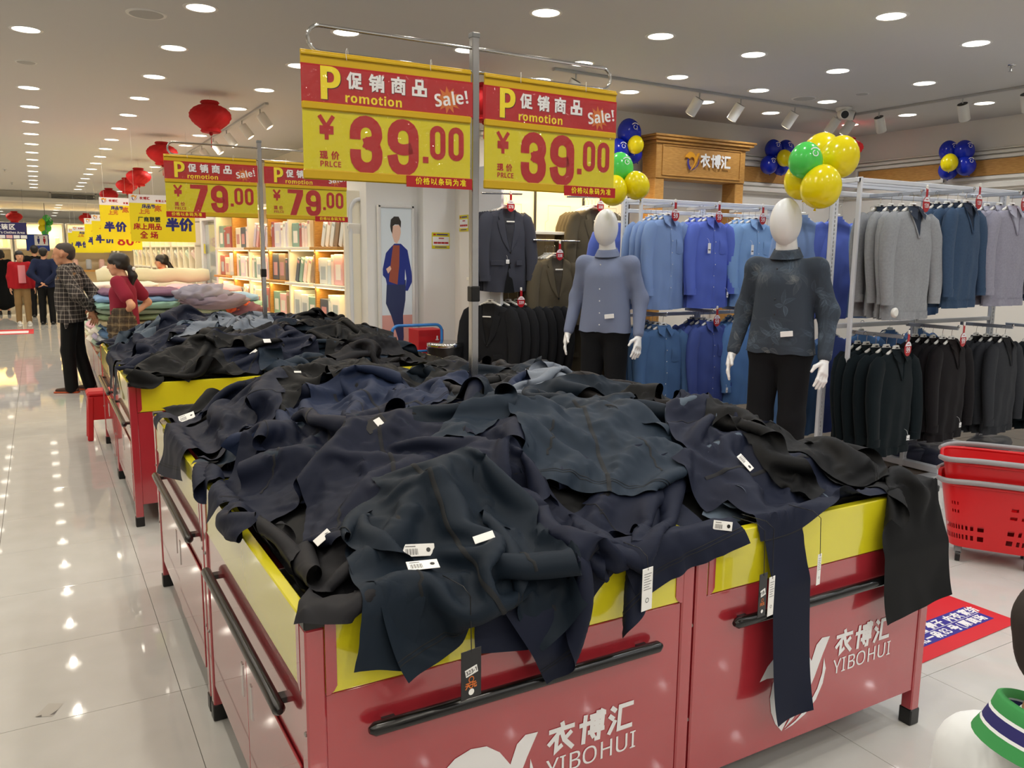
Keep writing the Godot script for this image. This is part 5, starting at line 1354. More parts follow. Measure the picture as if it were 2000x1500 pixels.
func banners() -> void:
	var yel := M("banner_yellow", [240, 222, 20], 0.5); var wh := M("print_white"); var blue := M("print_blue"); var red := M("print_red")
	var specs := [[250, 380, -11.0, 0, "厂"], [192, 386, -12.6, 1, "5"], [177, 420, -15.2, 2, "80"], [163, 427, -16.4, 2, "60"], [139, 443, -20.5, 3, "9"], [131, 447, -22.0, 3, "7"]]
	for k in specs.size():
		var s: Array = specs[k]; var p := onz(s[0], s[1], s[2]); var W := 0.74; var H := 0.56
		var t := thing("sale_banner", "yellow half-price banner, %s" % ["hung nearest to the 79.00 price boards", "second in the row behind the 79.00 price boards", "third in the row of yellow banners", "fourth in the row of yellow banners", "fifth in the row of yellow banners", "last in the row of yellow banners"][k], "banner", V(p.x + W * 0.5, p.y - H, s[2]))
		var mb := MB.new(); mb.box(V(0, H * 0.41, 0), V(W, H * 0.82, 0.006)); var bd := put("board", mb, yel, t)
		mb = MB.new(); mb.box(V(0, H * 0.91, 0), V(W, H * 0.18, 0.006)); var hd := put("head", mb, wh, t)
		var z := 0.0045
		var m3 := [MB.new(), MB.new(), MB.new()]; swoosh(X(V(-W * 0.47, H * 0.985, z)), 0.07, m3)
		put("emblem_print", m3[0], M("emblem_gold_paint"), hd); put("emblem_print", m3[1], M("emblem_blue_paint"), hd); put("emblem_print", m3[2], red, hd)
		mb = MB.new(); write(mb, "衣博汇", Vector2(-W * 0.34, H * 0.955), 0.035, 0.006, X(V(0, 0, z)), 0.004); write(mb, "衣装上元市", Vector2(-W * 0.1, H * 0.90), 0.026, 0.005, X(V(0, 0, z)), 0.008); put("head_print", mb, red, hd)
		mb = MB.new(); write(mb, "床品节", Vector2(-W * 0.31, H * 0.80), 0.05, 0.008, X(V(0, 0, z))); put("event_print", mb, blue, bd)
		mb = MB.new(); write(mb, "底", Vector2(-W * 0.12, H * 0.78), 0.075, 0.012, X(V(0, 0, z))); write(mb, "上元", Vector2(-W * 0.36, H * 0.70), 0.06, 0.010, X(V(0, 0, z))); put("event_print", mb, M("print_orange", [206, 110, 40], 0.5), bd)
		if k == 0:
			mb = MB.new(); write(mb, "厂商联盟", Vector2(-W * 0.38, H * 0.53), 0.058, 0.009, X(V(0, 0, z)), 0.006); put("note_print", mb, M("print_navy", [20, 40, 40], 0.5), bd)
			mb = MB.new(); write(mb, "床上用品", Vector2(-W * 0.45, H * 0.39), 0.075, 0.012, X(V(0, 0, z)), 0.004); write(mb, "全场", Vector2(-W * 0.36, H * 0.22), 0.085, 0.013, X(V(0, 0, z)), 0.03); put("note_print", mb, red, bd)
			mb = MB.new(); write(mb, "半价", Vector2(0.03, H * 0.52), 0.155, 0.030, X(V(0, 0, z)), 0.0, 0.0, 1.0); put("half_price_print", mb, blue, bd)
		else:
			mb = MB.new(); write(mb, "半价", Vector2(-W * 0.44, H * 0.42), 0.13, 0.026, X(V(0, 0, z)), 0.01); put("half_price_print", mb, blue, bd)
			mb = MB.new(); text(mb, s[4], 0.22, X(V(-W * 0.02, H * 0.26, z)), true, 1.1); write(mb, "元", Vector2(W * 0.36, H * 0.34), 0.075, 0.012, X(V(0, 0, z))); put("amount_print", mb, red, bd)
		for e in [-1, 1]:
			mb = MB.new(); mb.tube([V(e * W * 0.42, H, 0), V(e * W * 0.42, CEIL - t.position.y, 0)], 0.0012, 4); put("string", mb, M("clear_hook", [225, 225, 222], 0.2), t)
	# board of the children's section
	var t := thing("section_board", "dark blue hanging board that names the children's clothes area", "sign", V(-0.62, 1.86, -23.3))
	var mb := MB.new(); mb.box(V(0, 0.2, 0), V(0.9, 0.40, 0.02)); var bd := put("board", mb, M("board_navy", [36, 34, 92], 0.45), t)
	mb = MB.new(); write(mb, "童装区", Vector2(-0.22, 0.36), 0.13, 0.02, X(V(0, 0, 0.0125)), 0.02); put("name_print", mb, wh, bd)
	mb = MB.new(); text(mb, "Children's Clothes Area", 0.075, X(V(0.0, 0.16, 0.0125)), true, 0.95, false); put("name_print", mb, wh, bd)
	for k in 6:
		mb = MB.new(); mb.box(V(-0.375 + 0.15 * k, 0.06, 0.0115), V(0.13, 0.08, 0.003)); put("photo_strip", mb, M("print_white") if k % 3 else M("box_0", BOXES[0], 0.45), bd)
	for e in [-1, 1]:
		mb = MB.new(); mb.tube([V(e * 0.4, 0.4, 0), V(e * 0.4, CEIL - 1.86, 0)], 0.003, 4); put("string", mb, M("chrome"), t)
	# toilet sign
	t = thing("toilet_sign", "blue and white toilet sign with a blue and a red figure", "sign", onz(73, 475, -24.5))
	mb = MB.new(); mb.box(V(0, 0, 0), V(0.52, 0.42, 0.02)); bd = put("board", mb, M("board_blue", [24, 60, 150], 0.45), t)
	mb = MB.new(); mb.box(V(0.08, 0.06, 0.012), V(0.30, 0.26, 0.004)); put("white_field", mb, wh, bd)
	for e in 2:
		mb = MB.new(); mb.ball(V(0.02 + 0.13 * e, 0.14, 0.016), V(0.02, 0.02, 0.004), 10, 6); mb.box(V(0.02 + 0.13 * e, 0.065, 0.016), V(0.055, 0.085, 0.006), 0.002); mb.box(V(0.02 + 0.13 * e, 0.0, 0.016), V(0.03, 0.06, 0.006), 0.002); put("figure_print", mb, blue if e == 0 else red, bd)
	mb = MB.new(); mb.box(V(0, 0.5, -0.02), V(0.02, 0.8, 0.02)); mb = MB.new(); mb.tube([V(0.2, 0.2, 0), V(0.2, 2.80 - t.position.y, 0)], 0.008, 6); put("hanger_rod", mb, M("grey_plastic"), t)

func lantern_mesh() -> ArrayMesh:  # honeycomb paper lantern, 0.38 m across
	var mb := MB.new(); var prof := [[0.0, 0.13], [0.075, 0.135], [0.088, 0.12], [0.07, 0.10], [0.105, 0.092], [0.145, 0.072], [0.175, 0.045], [0.190, 0.015], [0.188, -0.015], [0.170, -0.05], [0.140, -0.08], [0.105, -0.105], [0.085, -0.12], [0.095, -0.135], [0.080, -0.150], [0.0, -0.145]]
	var nu := 64
	mb.grid(nu, prof.size(), func(i, j):
		var r: float = prof[prof.size() - 1 - j][0]; var y: float = prof[prof.size() - 1 - j][1]
		var ph: float = fposmod(i / 4.0 + (0.5 if j % 2 else 0.0), 1.0)
		r *= 0.90 + 0.10 * pow(absf(ph * 2.0 - 1.0), 0.7)
		var a: float = TAU * i / nu
		return V(r * cos(a), y, -r * sin(a)), true)
	return mb.mesh()
func hangings() -> void:
	var red := M("lantern_paper", [206, 22, 26], 0.7, 0.0, {"backlight_enabled": true, "backlight": Color(0.35, 0.03, 0.03)})
	var lm := lantern_mesh()
	var spots := [onz(410, 228, -8.23), onz(316, 300, -11.47), onz(270, 346, -14.72), onz(247, 363, -16.9), onz(212, 381, -20.0), onz(167, 421, -26.0), onz(27, 424, -25.0), onz(945, 200, -5.9), onz(1657, 290, -6.1)]
	var names := ["nearest to the 79.00 price boards", "second in the row over the aisle", "third in the row over the aisle", "fourth in the row over the aisle", "fifth in the row over the aisle", "behind the yellow banners", "over the children's clothes board", "behind the pole of the 39.00 sign", "behind the balloons at the camera corner"]
	for k in spots.size():
		var p: Vector3 = spots[k]; p.y = minf(p.y, 2.86)
		var top := CEIL if p.z > -24 else 2.80
		if p.z < -24: p.y = minf(p.y, 2.5)
		var t := thing("paper_lantern", "red honeycomb paper lantern, %s" % names[k], "lantern", p - V(0, 0.15, 0))
		var s := 0.8 if k > 7 else 1.0
		var o := put("paper_body", lm, red, t); o.position = V(0, 0.15, 0); o.scale = Vector3.ONE * s
		var mb := MB.new(); mb.tube([V(0, 0.27, 0), V(0, top - t.position.y, 0)], 0.0015, 4); put("string", mb, M("clear_hook", [225, 225, 222], 0.2), t)
		mb = MB.new(); mb.ball(V(0, -0.005, 0), V(0.018, 0.022, 0.018), 10, 6); mb.tube([V(0, -0.03, 0), V(0, -0.13, 0)], [0.002, 0.006], 6); put("tassel", mb, M("tassel_red", [170, 20, 26], 0.7), t)
	# balloons
	var bm := MB.new(); var pr := []
	for i in 15:
		var a := PI * i / 14.0
		pr.append(Vector2(sin(a) * (1.0 - 0.10 * cos(a) * -1.0) * 0.94, -cos(a) * (1.08 if cos(a) > 0 else 1.0)))
	bm.lathe(pr, 24)
	var ball := bm.mesh()
	var km := MB.new(); km.lathe([Vector2(0.07, -1.2), Vector2(0.02, -1.07)], 8); var knot := km.mesh()
	var paint := {"blue": [16, 44, 190], "yellow": [246, 226, 14], "green": [84, 214, 92], "dark green": [40, 160, 50]}
	var C := func(where: String, list: Array) -> void:
		for q in list:
			var t := thing("balloon", "%s balloon in the cluster %s" % [q[0], where], "balloon", q[1], 0.0, "balloons %s" % where)
			var m := M("balloon_" + q[0], paint[q[0]], 0.18, 0.0, {"backlight_enabled": true, "backlight": Color8(paint[q[0]][0], paint[q[0]][1], paint[q[0]][2]) * 0.3})
			var bas := Basis(Vector3.BACK, rng.randf_range(-0.5, 0.5)) * Basis(Vector3.RIGHT, rng.randf_range(-0.4, 0.4))
			var o := put("skin", ball, m, t); o.basis = bas.scaled(Vector3.ONE * q[2]); var kn := put("knot", knot, m, t); kn.basis = o.basis
			if q[0] != "yellow" or q[2] > 0.13:
				var mb := MB.new(); var dirv: Vector3 = (EYE - q[1]).normalized(); dirv = (dirv + V(0.45, 0.35, 0.25)).normalized()
				var z := dirv; var x := Vector3.UP.cross(z).normalized(); var xf := Transform3D(Basis(x, z.cross(x), z), z * q[2] * 1.03)
				mb.ribbon(arc(0, 0, q[2] * 0.16, q[2] * 0.16, 100, 400, 10), q[2] * 0.05, xf); mb.ribbon(arc(0, 0, q[2] * 0.32, q[2] * 0.32, 40, 140, 8), q[2] * 0.07, xf); put("emblem_print", mb, M("print_white"), t)
	C.call("beside the oak portal", [["blue", onz(1228, 258, -6.62), 0.125], ["blue", onz(1206, 294, -6.62), 0.115], ["blue", onz(1234, 300, -6.72), 0.10], ["yellow", onz(1241, 283, -6.5), 0.085]])
	C.call("right of the oak portal on the wall", [["blue", onz(1510, 291, -6.72), 0.10], ["blue", onz(1534, 291, -6.72), 0.10], ["blue", onz(1501, 322, -6.72), 0.10], ["blue", onz(1525, 325, -6.76), 0.10], ["yellow", onz(1532, 309, -6.58), 0.09]])
	C.call("on the wall over the sweater rack", [["blue", onx(1853, 295, 8.5), 0.105], ["blue", onx(1883, 294, 8.5), 0.105], ["blue", onx(1885, 323, 8.5), 0.105], ["blue", onx(1852, 331, 8.52), 0.105], ["yellow", onx(1854, 318, 8.36), 0.09]])
	C.call("on the post of the sweater rack", [["yellow", ond(1604, 298, 5.15), 0.125], ["yellow", ond(1640, 306, 5.0), 0.125], ["green", ond(1573, 313, 4.9), 0.105], ["yellow", ond(1566, 352, 5.05), 0.115], ["yellow", ond(1604, 364, 4.85), 0.125]])
	C.call("on the post of the shirt rack", [["green", ond(1210, 327, 6.2), 0.11], ["yellow", ond(1242, 362, 6.15), 0.105], ["yellow", ond(1198, 372, 6.1), 0.11]])
	C.call("beside the toilet sign", [["green", onz(90, 428, -24.6), 0.10], ["yellow", onz(82, 435, -24.6), 0.10], ["dark green", onz(95, 434, -24.6), 0.10], ["green", onz(92, 446, -24.6), 0.10], ["yellow", onz(82, 446, -24.6), 0.10], ["green", onz(87, 454, -24.6), 0.09]])
# ---------------------------------------------------------------- figures: smooth union of tapered limbs, meshed as surface nets
func sdf(bones: Array, cell: float, k: float, mb: MB) -> void:
	var lo := Vector3.ONE * 99.0; var hi := Vector3.ONE * -99.0
	for b in bones:
		var r := maxf(b[2], b[3]) + cell * 2.0
		lo = lo.min(b[0] - Vector3.ONE * r).min(b[1] - Vector3.ONE * r); hi = hi.max(b[0] + Vector3.ONE * r).max(b[1] + Vector3.ONE * r)
	var nx := int((hi.x - lo.x) / cell) + 2; var ny := int((hi.y - lo.y) / cell) + 2; var nz := int((hi.z - lo.z) / cell) + 2
	var F := PackedFloat32Array(); F.resize(nx * ny * nz); F.fill(1.0)
	for b in bones:
		var a: Vector3 = b[0]; var ba: Vector3 = b[1] - a; var ra: float = b[2]; var rb: float = b[3] - b[2]
		var l2 := maxf(ba.length_squared(), 1e-9); var m := maxf(b[2], b[3]) + k + cell * 1.8
		var p0 := (a.min(b[1]) - Vector3.ONE * m - lo) / cell; var p1 := (a.max(b[1]) + Vector3.ONE * m - lo) / cell
		for z in range(maxi(0, int(p0.z)), mini(nz, int(p1.z) + 1)):
			for y in range(maxi(0, int(p0.y)), mini(ny, int(p1.y) + 1)):
				var row := (z * ny + y) * nx
				for x in range(maxi(0, int(p0.x)), mini(nx, int(p1.x) + 1)):
					var p := lo + Vector3(x, y, z) * cell - a
					var t := clampf(p.dot(ba) / l2, 0.0, 1.0)
					var d := (p - ba * t).length() - ra - rb * t
					var c := F[row + x]
					var h := maxf(k - absf(c - d), 0.0)
					F[row + x] = minf(c, d) - h * h * 0.25 / k
	var id := PackedInt32Array(); id.resize(nx * ny * nz); id.fill(-1)
	var i0 := mb.v.size(); var k0 := mb.ix.size()
	var sx := 1; var sy := nx; var sz := nx * ny
	var E := [[0, sx], [sy, sy + sx], [sz, sz + sx], [sy + sz, sy + sz + sx], [0, sy], [sx, sx + sy], [sz, sz + sy], [sx + sz, sx + sz + sy], [0, sz], [sx, sx + sz], [sy, sy + sz], [sx + sy, sx + sy + sz]]
	var O := {0: Vector3.ZERO, sx: V(1, 0, 0), sy: V(0, 1, 0), sz: V(0, 0, 1), sx + sy: V(1, 1, 0), sx + sz: V(1, 0, 1), sy + sz: V(0, 1, 1), sx + sy + sz: V(1, 1, 1)}
	for z in nz - 1:
		for y in ny - 1:
			for x in nx - 1:
				var o := (z * ny + y) * nx + x
				var s := F[o] < 0.0
				if s == (F[o + sx] < 0.0) and s == (F[o + sy] < 0.0) and s == (F[o + sz] < 0.0) and s == (F[o + sx + sy] < 0.0) and s == (F[o + sx + sz] < 0.0) and s == (F[o + sy + sz] < 0.0) and s == (F[o + sx + sy + sz] < 0.0): continue
				var acc := Vector3.ZERO; var n := 0
				for e in E:
					var fa := F[o + e[0]]; var fb := F[o + e[1]]
					if (fa < 0.0) != (fb < 0.0):
						var oa: Vector3 = O[e[0]]; var ob: Vector3 = O[e[1]]
						acc += oa.lerp(ob, fa / (fa - fb)); n += 1
				id[o] = mb.vert(lo + (Vector3(x, y, z) + acc / n) * cell)
	for z in range(1, nz - 1):
		for y in range(1, ny - 1):
			for x in range(1, nx - 1):
				var o := (z * ny + y) * nx + x
				var s := F[o] < 0.0
				for ax in 3:
					var st: int = [sx, sy, sz][ax]; var u: int = [sy, sz, sx][ax]; var w: int = [sz, sx, sy][ax]
					if s != (F[o + st] < 0.0):
						var a := id[o]; var b := id[o - u]; var c := id[o - u - w]; var d := id[o - w]
						if a < 0 or b < 0 or c < 0 or d < 0: continue
						if s: mb.tri(a, b, c); mb.tri(a, c, d)
						else: mb.tri(a, c, b); mb.tri(a, d, c)
	mb.smooth(i0, k0)
func hand_bones(w: Vector3, dir: Vector3, out: Vector3, s: float, curl: float, thumb: Vector3) -> Array:  # out: towards the back of the hand
	var side := thumb.normalized(); var o := []
	var pc := w + dir * 0.045 * s
	o.append([w, w + dir * 0.07 * s + side * 0.018 * s, 0.021 * s, 0.017 * s]); o.append([w, w + dir * 0.07 * s - side * 0.018 * s, 0.021 * s, 0.016 * s]); o.append([w + dir * 0.03 * s, w + dir * 0.07 * s, 0.02 * s, 0.018 * s])
	for k in 4:
		var base := w + dir * 0.078 * s + side * (0.030 - 0.020 * k) * s
		var ln: float = [0.075, 0.083, 0.077, 0.060][k] * s
		var d1 := (dir - out * curl * 0.5 + side * (0.12 - 0.08 * k)).normalized(); var d2 := (dir - out * curl * 1.4 + side * (0.06 - 0.04 * k)).normalized()
		o.append([base, base + d1 * ln * 0.5, 0.0092 * s, 0.0085 * s]); o.append([base + d1 * ln * 0.5, base + d1 * ln * 0.5 + d2 * ln * 0.5, 0.0085 * s, 0.0068 * s])
	var tb := w + dir * 0.025 * s + side * 0.026 * s; var t1 := tb + (dir * 0.6 + side * 0.75 - out * 0.25).normalized() * 0.042 * s
	o.append([tb, t1, 0.0125 * s, 0.0105 * s]); o.append([t1, t1 + (dir * 0.9 + side * 0.3 - out * 0.35).normalized() * 0.032 * s, 0.0105 * s, 0.008 * s])
	return o
func head_bones(c: Vector3, s: float, B: Basis) -> Array:
	var o := []
	for q in [[0, 0.035, -0.03, 0, 0.03, 0.012, 0.090, 0.084], [0, 0.0, 0.022, 0, -0.055, 0.034, 0.068, 0.050], [-0.03, -0.07, 0.03, 0.03, -0.07, 0.03, 0.036, 0.036], [0, -0.098, 0.058, 0, -0.092, 0.05, 0.022, 0.026], [0, 0.012, 0.092, 0, -0.026, 0.108, 0.009, 0.015], [-0.03, 0.022, 0.076, 0.03, 0.022, 0.076, 0.016, 0.016], [0, -0.058, 0.082, 0, -0.066, 0.080, 0.016, 0.015],
		[0.086, 0.012, -0.005, 0.084, -0.022, 0.002, 0.016, 0.011], [-0.086, 0.012, -0.005, -0.084, -0.022, 0.002, 0.016, 0.011], [-0.048, -0.03, 0.05, 0.048, -0.03, 0.05, 0.026, 0.026]]:
		o.append([c + B * (V(q[0], q[1], q[2]) * s), c + B * (V(q[3], q[4], q[5]) * s), q[6] * s, q[7] * s])
	return o
const STAND := {"pel": [0, 0.95, 0], "che": [0, 1.27, 0.01], "nek": [0, 1.44, -0.01], "hed": [0, 1.575, 0.02], "sl": [0.175, 1.385, -0.01], "sr": [-0.175, 1.385, -0.01], "el": [0.225, 1.10, -0.03], "er": [-0.225, 1.10, -0.03], "wl": [0.235, 0.85, 0.03], "wr": [-0.235, 0.85, 0.03], "hl": [0.085, 0.90, 0], "hr": [-0.085, 0.90, 0], "kl": [0.095, 0.49, 0.02], "kr": [-0.095, 0.49, 0.02], "al": [0.10, 0.09, -0.02], "ar": [-0.10, 0.09, -0.02]}
func figure(called: String, label: String, at: Vector3, turn: float, tall: float, pose: Dictionary, wear: Dictionary) -> Node3D:
	# wear: skin, top, legs, shoe, hair materials; cell, short (sleeves), belly, skirt, hair style, face turn
	var t := thing(called, label, wear.get("category", "person"), at, turn)
	var s := tall / 1.70; var J := {}
	for k in STAND: J[k] = V(STAND[k][0], STAND[k][1], STAND[k][2]) * s
	for k in pose: J[k] = V(pose[k][0], pose[k][1], pose[k][2]) * s
	var cell: float = wear.get("cell", 0.014); var fine: float = wear.get("fine", 0.008)
	var belly: float = wear.get("belly", 0.0); var egg: bool = wear.get("egg", false)
	# body: one continuous skin from head to ankles
	var sk := []
	for q in [["pel", "che", 0.095, 0.10], ["che", "nek", 0.085, 0.05], ["nek", "hed", wear.get("neck", 0.052), wear.get("neck", 0.052)], ["che", "sl", 0.06, 0.045], ["che", "sr", 0.06, 0.045], ["sl", "el", 0.044, 0.037], ["sr", "er", 0.044, 0.037], ["el", "wl", 0.037, 0.026], ["er", "wr", 0.037, 0.026], ["pel", "hl", 0.08, 0.075], ["pel", "hr", 0.08, 0.075], ["hl", "kl", 0.072, 0.05], ["hr", "kr", 0.072, 0.05], ["kl", "al", 0.048, 0.034], ["kr", "ar", 0.048, 0.034]]:
		sk.append([J[q[0]], J[q[1]], q[2] * s, q[3] * s])
	var HB := Basis(Vector3.UP, wear.get("look", 0.0)) * Basis(Vector3.RIGHT, wear.get("nod", 0.0))
	var mb := MB.new()
	sdf(sk, maxf(cell, 0.014), 0.03 * s, mb)
	if egg:
		mb.ball(J.hed + V(0, 0.02, 0.01) * s, V(0.085, 0.132, 0.105) * s, 24, 18)
		mb.tube([J.nek - V(0, 0.02, 0), J.nek.lerp(J.hed, 0.5), J.hed], [0.066 * s, 0.056 * s, 0.06 * s], 18)
	else: sdf(head_bones(J.hed, s, HB) + [[J.nek, J.hed, 0.052 * s, 0.052 * s]], fine, 0.02 * s, mb)
	if wear.get("hands", true):
		for e in [["el", "wl", 1.0], ["er", "wr", -1.0]]:
			var d: Vector3 = (J[e[1]] - J[e[0]]).normalized(); d = wear.get("hand_dir_" + e[1], d)
			var th: Vector3 = wear.get("thumb_" + e[1], V(0, 0, 1)); th = (th - d * th.dot(d)).normalized()
			var ou: Vector3 = wear.get("out_" + e[1], d.cross(th) * e[2] * -1.0)
			sdf(hand_bones(J[e[1]], d, ou, s * 1.05, wear.get("curl", 0.35), th) + [[J[e[0]].lerp(J[e[1]], 0.8), J[e[1]], 0.027 * s, 0.024 * s]], wear.get("hand_cell", 0.005), 0.008 * s, mb)
	put("body", mb, wear.skin, t)
	# top
	var tp := []
	var ease: float = wear.get("ease", 0.018) * s
	for q in [["pel", "che", 0.122, 0.128], ["che", "nek", 0.100, wear.get("neck", 0.040) + 0.012], ["sl", "sr", 0.050, 0.050]]: tp.append([J[q[0]], J[q[1]], q[2] * s + ease * 0.4, q[3] * s + (ease * 0.4 if q[1] != "nek" else 0.0)])
	for sd in [-1.0, 1.0]:
		var off := V(sd * 0.055, 0, 0) * s; var wide := V(sd * 0.030, 0, 0) * s
		tp.append([J.pel + off + wide - V(0, wear.get("hem", 0.10) + 0.05, 0) * s, J.che + off, 0.112 * s + ease * 0.6, 0.092 * s + ease * 0.4])
	if belly > 0.0: tp.append([J.pel + V(0, 0.05, 0.05) * s, J.pel + V(0, 0.16, 0.05) * s, (0.09 + belly) * s, (0.09 + belly) * s])
	if wear.get("bust", 0.0) > 0.0:
		for sd in [-1.0, 1.0]: tp.append([J.che + V(sd * 0.065, -0.02, 0.065) * s, J.che + V(sd * 0.06, -0.05, 0.07) * s, 0.055 * s, 0.055 * s])
	for e in [["sl", "el", "wl"], ["sr", "er", "wr"]]:
		var full: float = wear.get("sleeve", 1.0)
		if full >= 1.0:
			tp.append([J[e[0]], J[e[1]], 0.046 * s + ease, 0.044 * s + ease * 0.8]); tp.append([J[e[1]], J[e[1]].lerp(J[e[2]], 0.93), 0.046 * s + ease * 0.8, 0.033 * s + ease * 0.6])
		else: tp.append([J[e[0]], J[e[0]].lerp(J[e[1]], full), 0.056 * s + ease, 0.056 * s + ease])
	mb = MB.new(); sdf(tp, cell, 0.045 * s, mb)
	var cut: float = J.pel.y - wear.get("hem", 0.10) * s  # clean hem
	for i in mb.v.size():
		var q := mb.v[i]
		if q.y < cut and absf(q.x) < 0.21 * s: q.y = cut - 0.004 * sin(q.x * 40.0); mb.v[i] = q
	var top := put(wear.get("top_name", "shirt"), mb, wear.top, t)
	mb = MB.new()  # collar
	if wear.has("collar"):
		mb.grid(22, 4, func(i, j):
			var a: float = TAU * i / 22.0; var r: float = (0.061 + 0.008 * j + (0.008 if j == 3 else 0.0)) * s
			var y: float = [0.02, 0.034, 0.016, -0.018][j] * s
			return J.nek + V(r * cos(a), y - 0.012 * s * sin(a) * -1.0, r * 1.05 * sin(a) * -1.0 + 0.005) , true)
		put("collar", mb, wear.collar, top)
	# legs
	var lg := []
	if wear.get("skirt", false):
		lg.append([J.pel, J.kl.lerp(J.kr, 0.5) - V(0, 0.18, 0) * s, 0.135 * s, 0.20 * s]); lg.append([J.pel + V(0.06, 0, 0), J.kl + V(0.03, -0.15, 0) * s, 0.11 * s, 0.17 * s]); lg.append([J.pel - V(0.06, 0, 0), J.kr - V(0.03, 0.15, 0) * s, 0.11 * s, 0.17 * s])
	else:
		lg.append([J.hl, J.hr, 0.105 * s, 0.105 * s]); lg.append([J.pel, J.pel + V(0, 0.04, 0), 0.12 * s, 0.118 * s])
		for e in [["hl", "kl", "al"], ["hr", "kr", "ar"]]:
			lg.append([J[e[0]], J[e[1]], 0.094 * s, 0.075 * s]); lg.append([J[e[1]], J[e[2]] - V(0, 0.03, 0) * s, 0.075 * s, wear.get("cuff", 0.062) * s])
	mb = MB.new(); sdf(lg, cell, 0.03 * s, mb); put("skirt" if wear.get("skirt", false) else "trousers", mb, wear.legs, t)
	for e in ["al", "ar"]:
		mb = MB.new(); var a: Vector3 = J[e]
		sdf([[V(a.x, 0.035 * s, a.z - 0.045 * s), V(a.x, 0.038 * s, a.z + 0.02 * s), 0.034 * s, 0.042 * s], [V(a.x, 0.03 * s, a.z + 0.02 * s), V(a.x, 0.026 * s, a.z + 0.155 * s), 0.040 * s, 0.026 * s], [a, V(a.x, 0.05 * s, a.z - 0.02 * s), 0.034 * s, 0.036 * s]], 0.009, 0.02, mb)
		var sh := put("shoe", mb, wear.shoe, t)
		mb = MB.new(); mb.box(V(a.x, 0.009, a.z + 0.055 * s), V(0.082 * s, 0.018, 0.27 * s), 0.008); put("sole", mb, wear.get("sole", M("black_plastic")), sh)
	if wear.has("hair"):
		mb = MB.new(); var hb := []
		var c: Vector3 = J.hed
		var H := func(x1, y1, z1, x2, y2, z2, r1, r2): hb.append([c + HB * (V(x1, y1, z1) * s), c + HB * (V(x2, y2, z2) * s), r1 * s, r2 * s])
		match wear.get("style", "crop"):
			"crop": H.call(0, 0.048, -0.035, 0, 0.052, 0.0, 0.090, 0.082); H.call(0, 0.0, -0.055, 0, 0.03, -0.045, 0.068, 0.08)
			"tail":
				H.call(0, 0.05, -0.035, 0, 0.055, 0.01, 0.094, 0.086); H.call(0.055, 0.05, 0.05, -0.055, 0.05, 0.05, 0.04, 0.04); H.call(0.075, 0.02, 0.0, 0.07, 0.0, -0.03, 0.026, 0.04); H.call(-0.075, 0.02, 0.0, -0.07, 0.0, -0.03, 0.026, 0.04)
				H.call(0, 0.0, -0.06, 0, -0.03, -0.115, 0.07, 0.030); H.call(0, -0.03, -0.125, 0, -0.12, -0.155, 0.034, 0.046); H.call(0, -0.12, -0.155, 0, -0.24, -0.125, 0.046, 0.022)
			"long": H.call(0, 0.05, -0.035, 0, 0.055, 0.01, 0.096, 0.088); H.call(0.05, 0.0, -0.04, 0.06, -0.17, -0.05, 0.06, 0.05); H.call(-0.05, 0.0, -0.04, -0.06, -0.17, -0.05, 0.06, 0.05); H.call(0, 0.0, -0.05, 0, -0.18, -0.07, 0.075, 0.05)
			"bob": H.call(0, 0.05, -0.035, 0, 0.055, 0.01, 0.096, 0.088); H.call(0.07, 0.02, -0.01, 0.07, -0.05, -0.02, 0.04, 0.035); H.call(-0.07, 0.02, -0.01, -0.07, -0.05, -0.02, 0.04, 0.035); H.call(0, 0.0, -0.05, 0, -0.06, -0.06, 0.075, 0.05)
		sdf(hb, fine * 1.15, 0.02 * s, mb); put("hair", mb, wear.hair, t)
	if not egg and wear.get("face", true):
		var c: Vector3 = J.hed
		for sd in [-1, 1]:
			mb = MB.new(); mb.ball(c + HB * (V(sd * 0.031, 0.006, 0.086) * s), V(0.012, 0.006, 0.006) * s, 10, 6, ); put("eye", mb, M("eye_dark", [30, 24, 22], 0.2), t)
			mb = MB.new(); mb.tube([c + HB * (V(sd * 0.014, 0.028, 0.094) * s), c + HB * (V(sd * 0.034, 0.034, 0.090) * s), c + HB * (V(sd * 0.052, 0.028, 0.078) * s)], [0.004 * s, 0.005 * s, 0.003 * s], 6); put("eyebrow", mb, wear.get("hair", M("eye_dark")), t)
		mb = MB.new(); mb.tube([c + HB * (V(-0.024, -0.058, 0.086) * s), c + HB * (V(0, -0.056, 0.097) * s), c + HB * (V(0.024, -0.058, 0.086) * s)], [0.003 * s, 0.006 * s, 0.003 * s], 6); put("lips", mb, M("lip", [166, 96, 84], 0.5), t)
	return t
func plaid(called: String, base: Color, a: Color, b: Color, n: int, sc: float) -> StandardMaterial3D:
	var im := Image.create(128, 128, false, Image.FORMAT_RGB8)
	for y in 128:
		for x in 128:
			var c := base
			var u := (x * n / 128.0); var v := (y * n / 128.0)
			var fu := fposmod(u, 1.0); var fv := fposmod(v, 1.0)
			if fu < 0.5: c = c.lerp(a, 0.5)
			if fv < 0.5: c = c.lerp(a, 0.5)
			if fu > 0.70 and fu < 0.80: c = c.lerp(b, 0.55)
			if fv > 0.70 and fv < 0.80: c = c.lerp(b, 0.55)
			im.set_pixel(x, y, c)
	return M(called, [255, 255, 255], 0.9, 0.0, {"albedo_texture": ImageTexture.create_from_image(im), "uv1_triplanar": true, "uv1_scale": Vector3.ONE * sc})
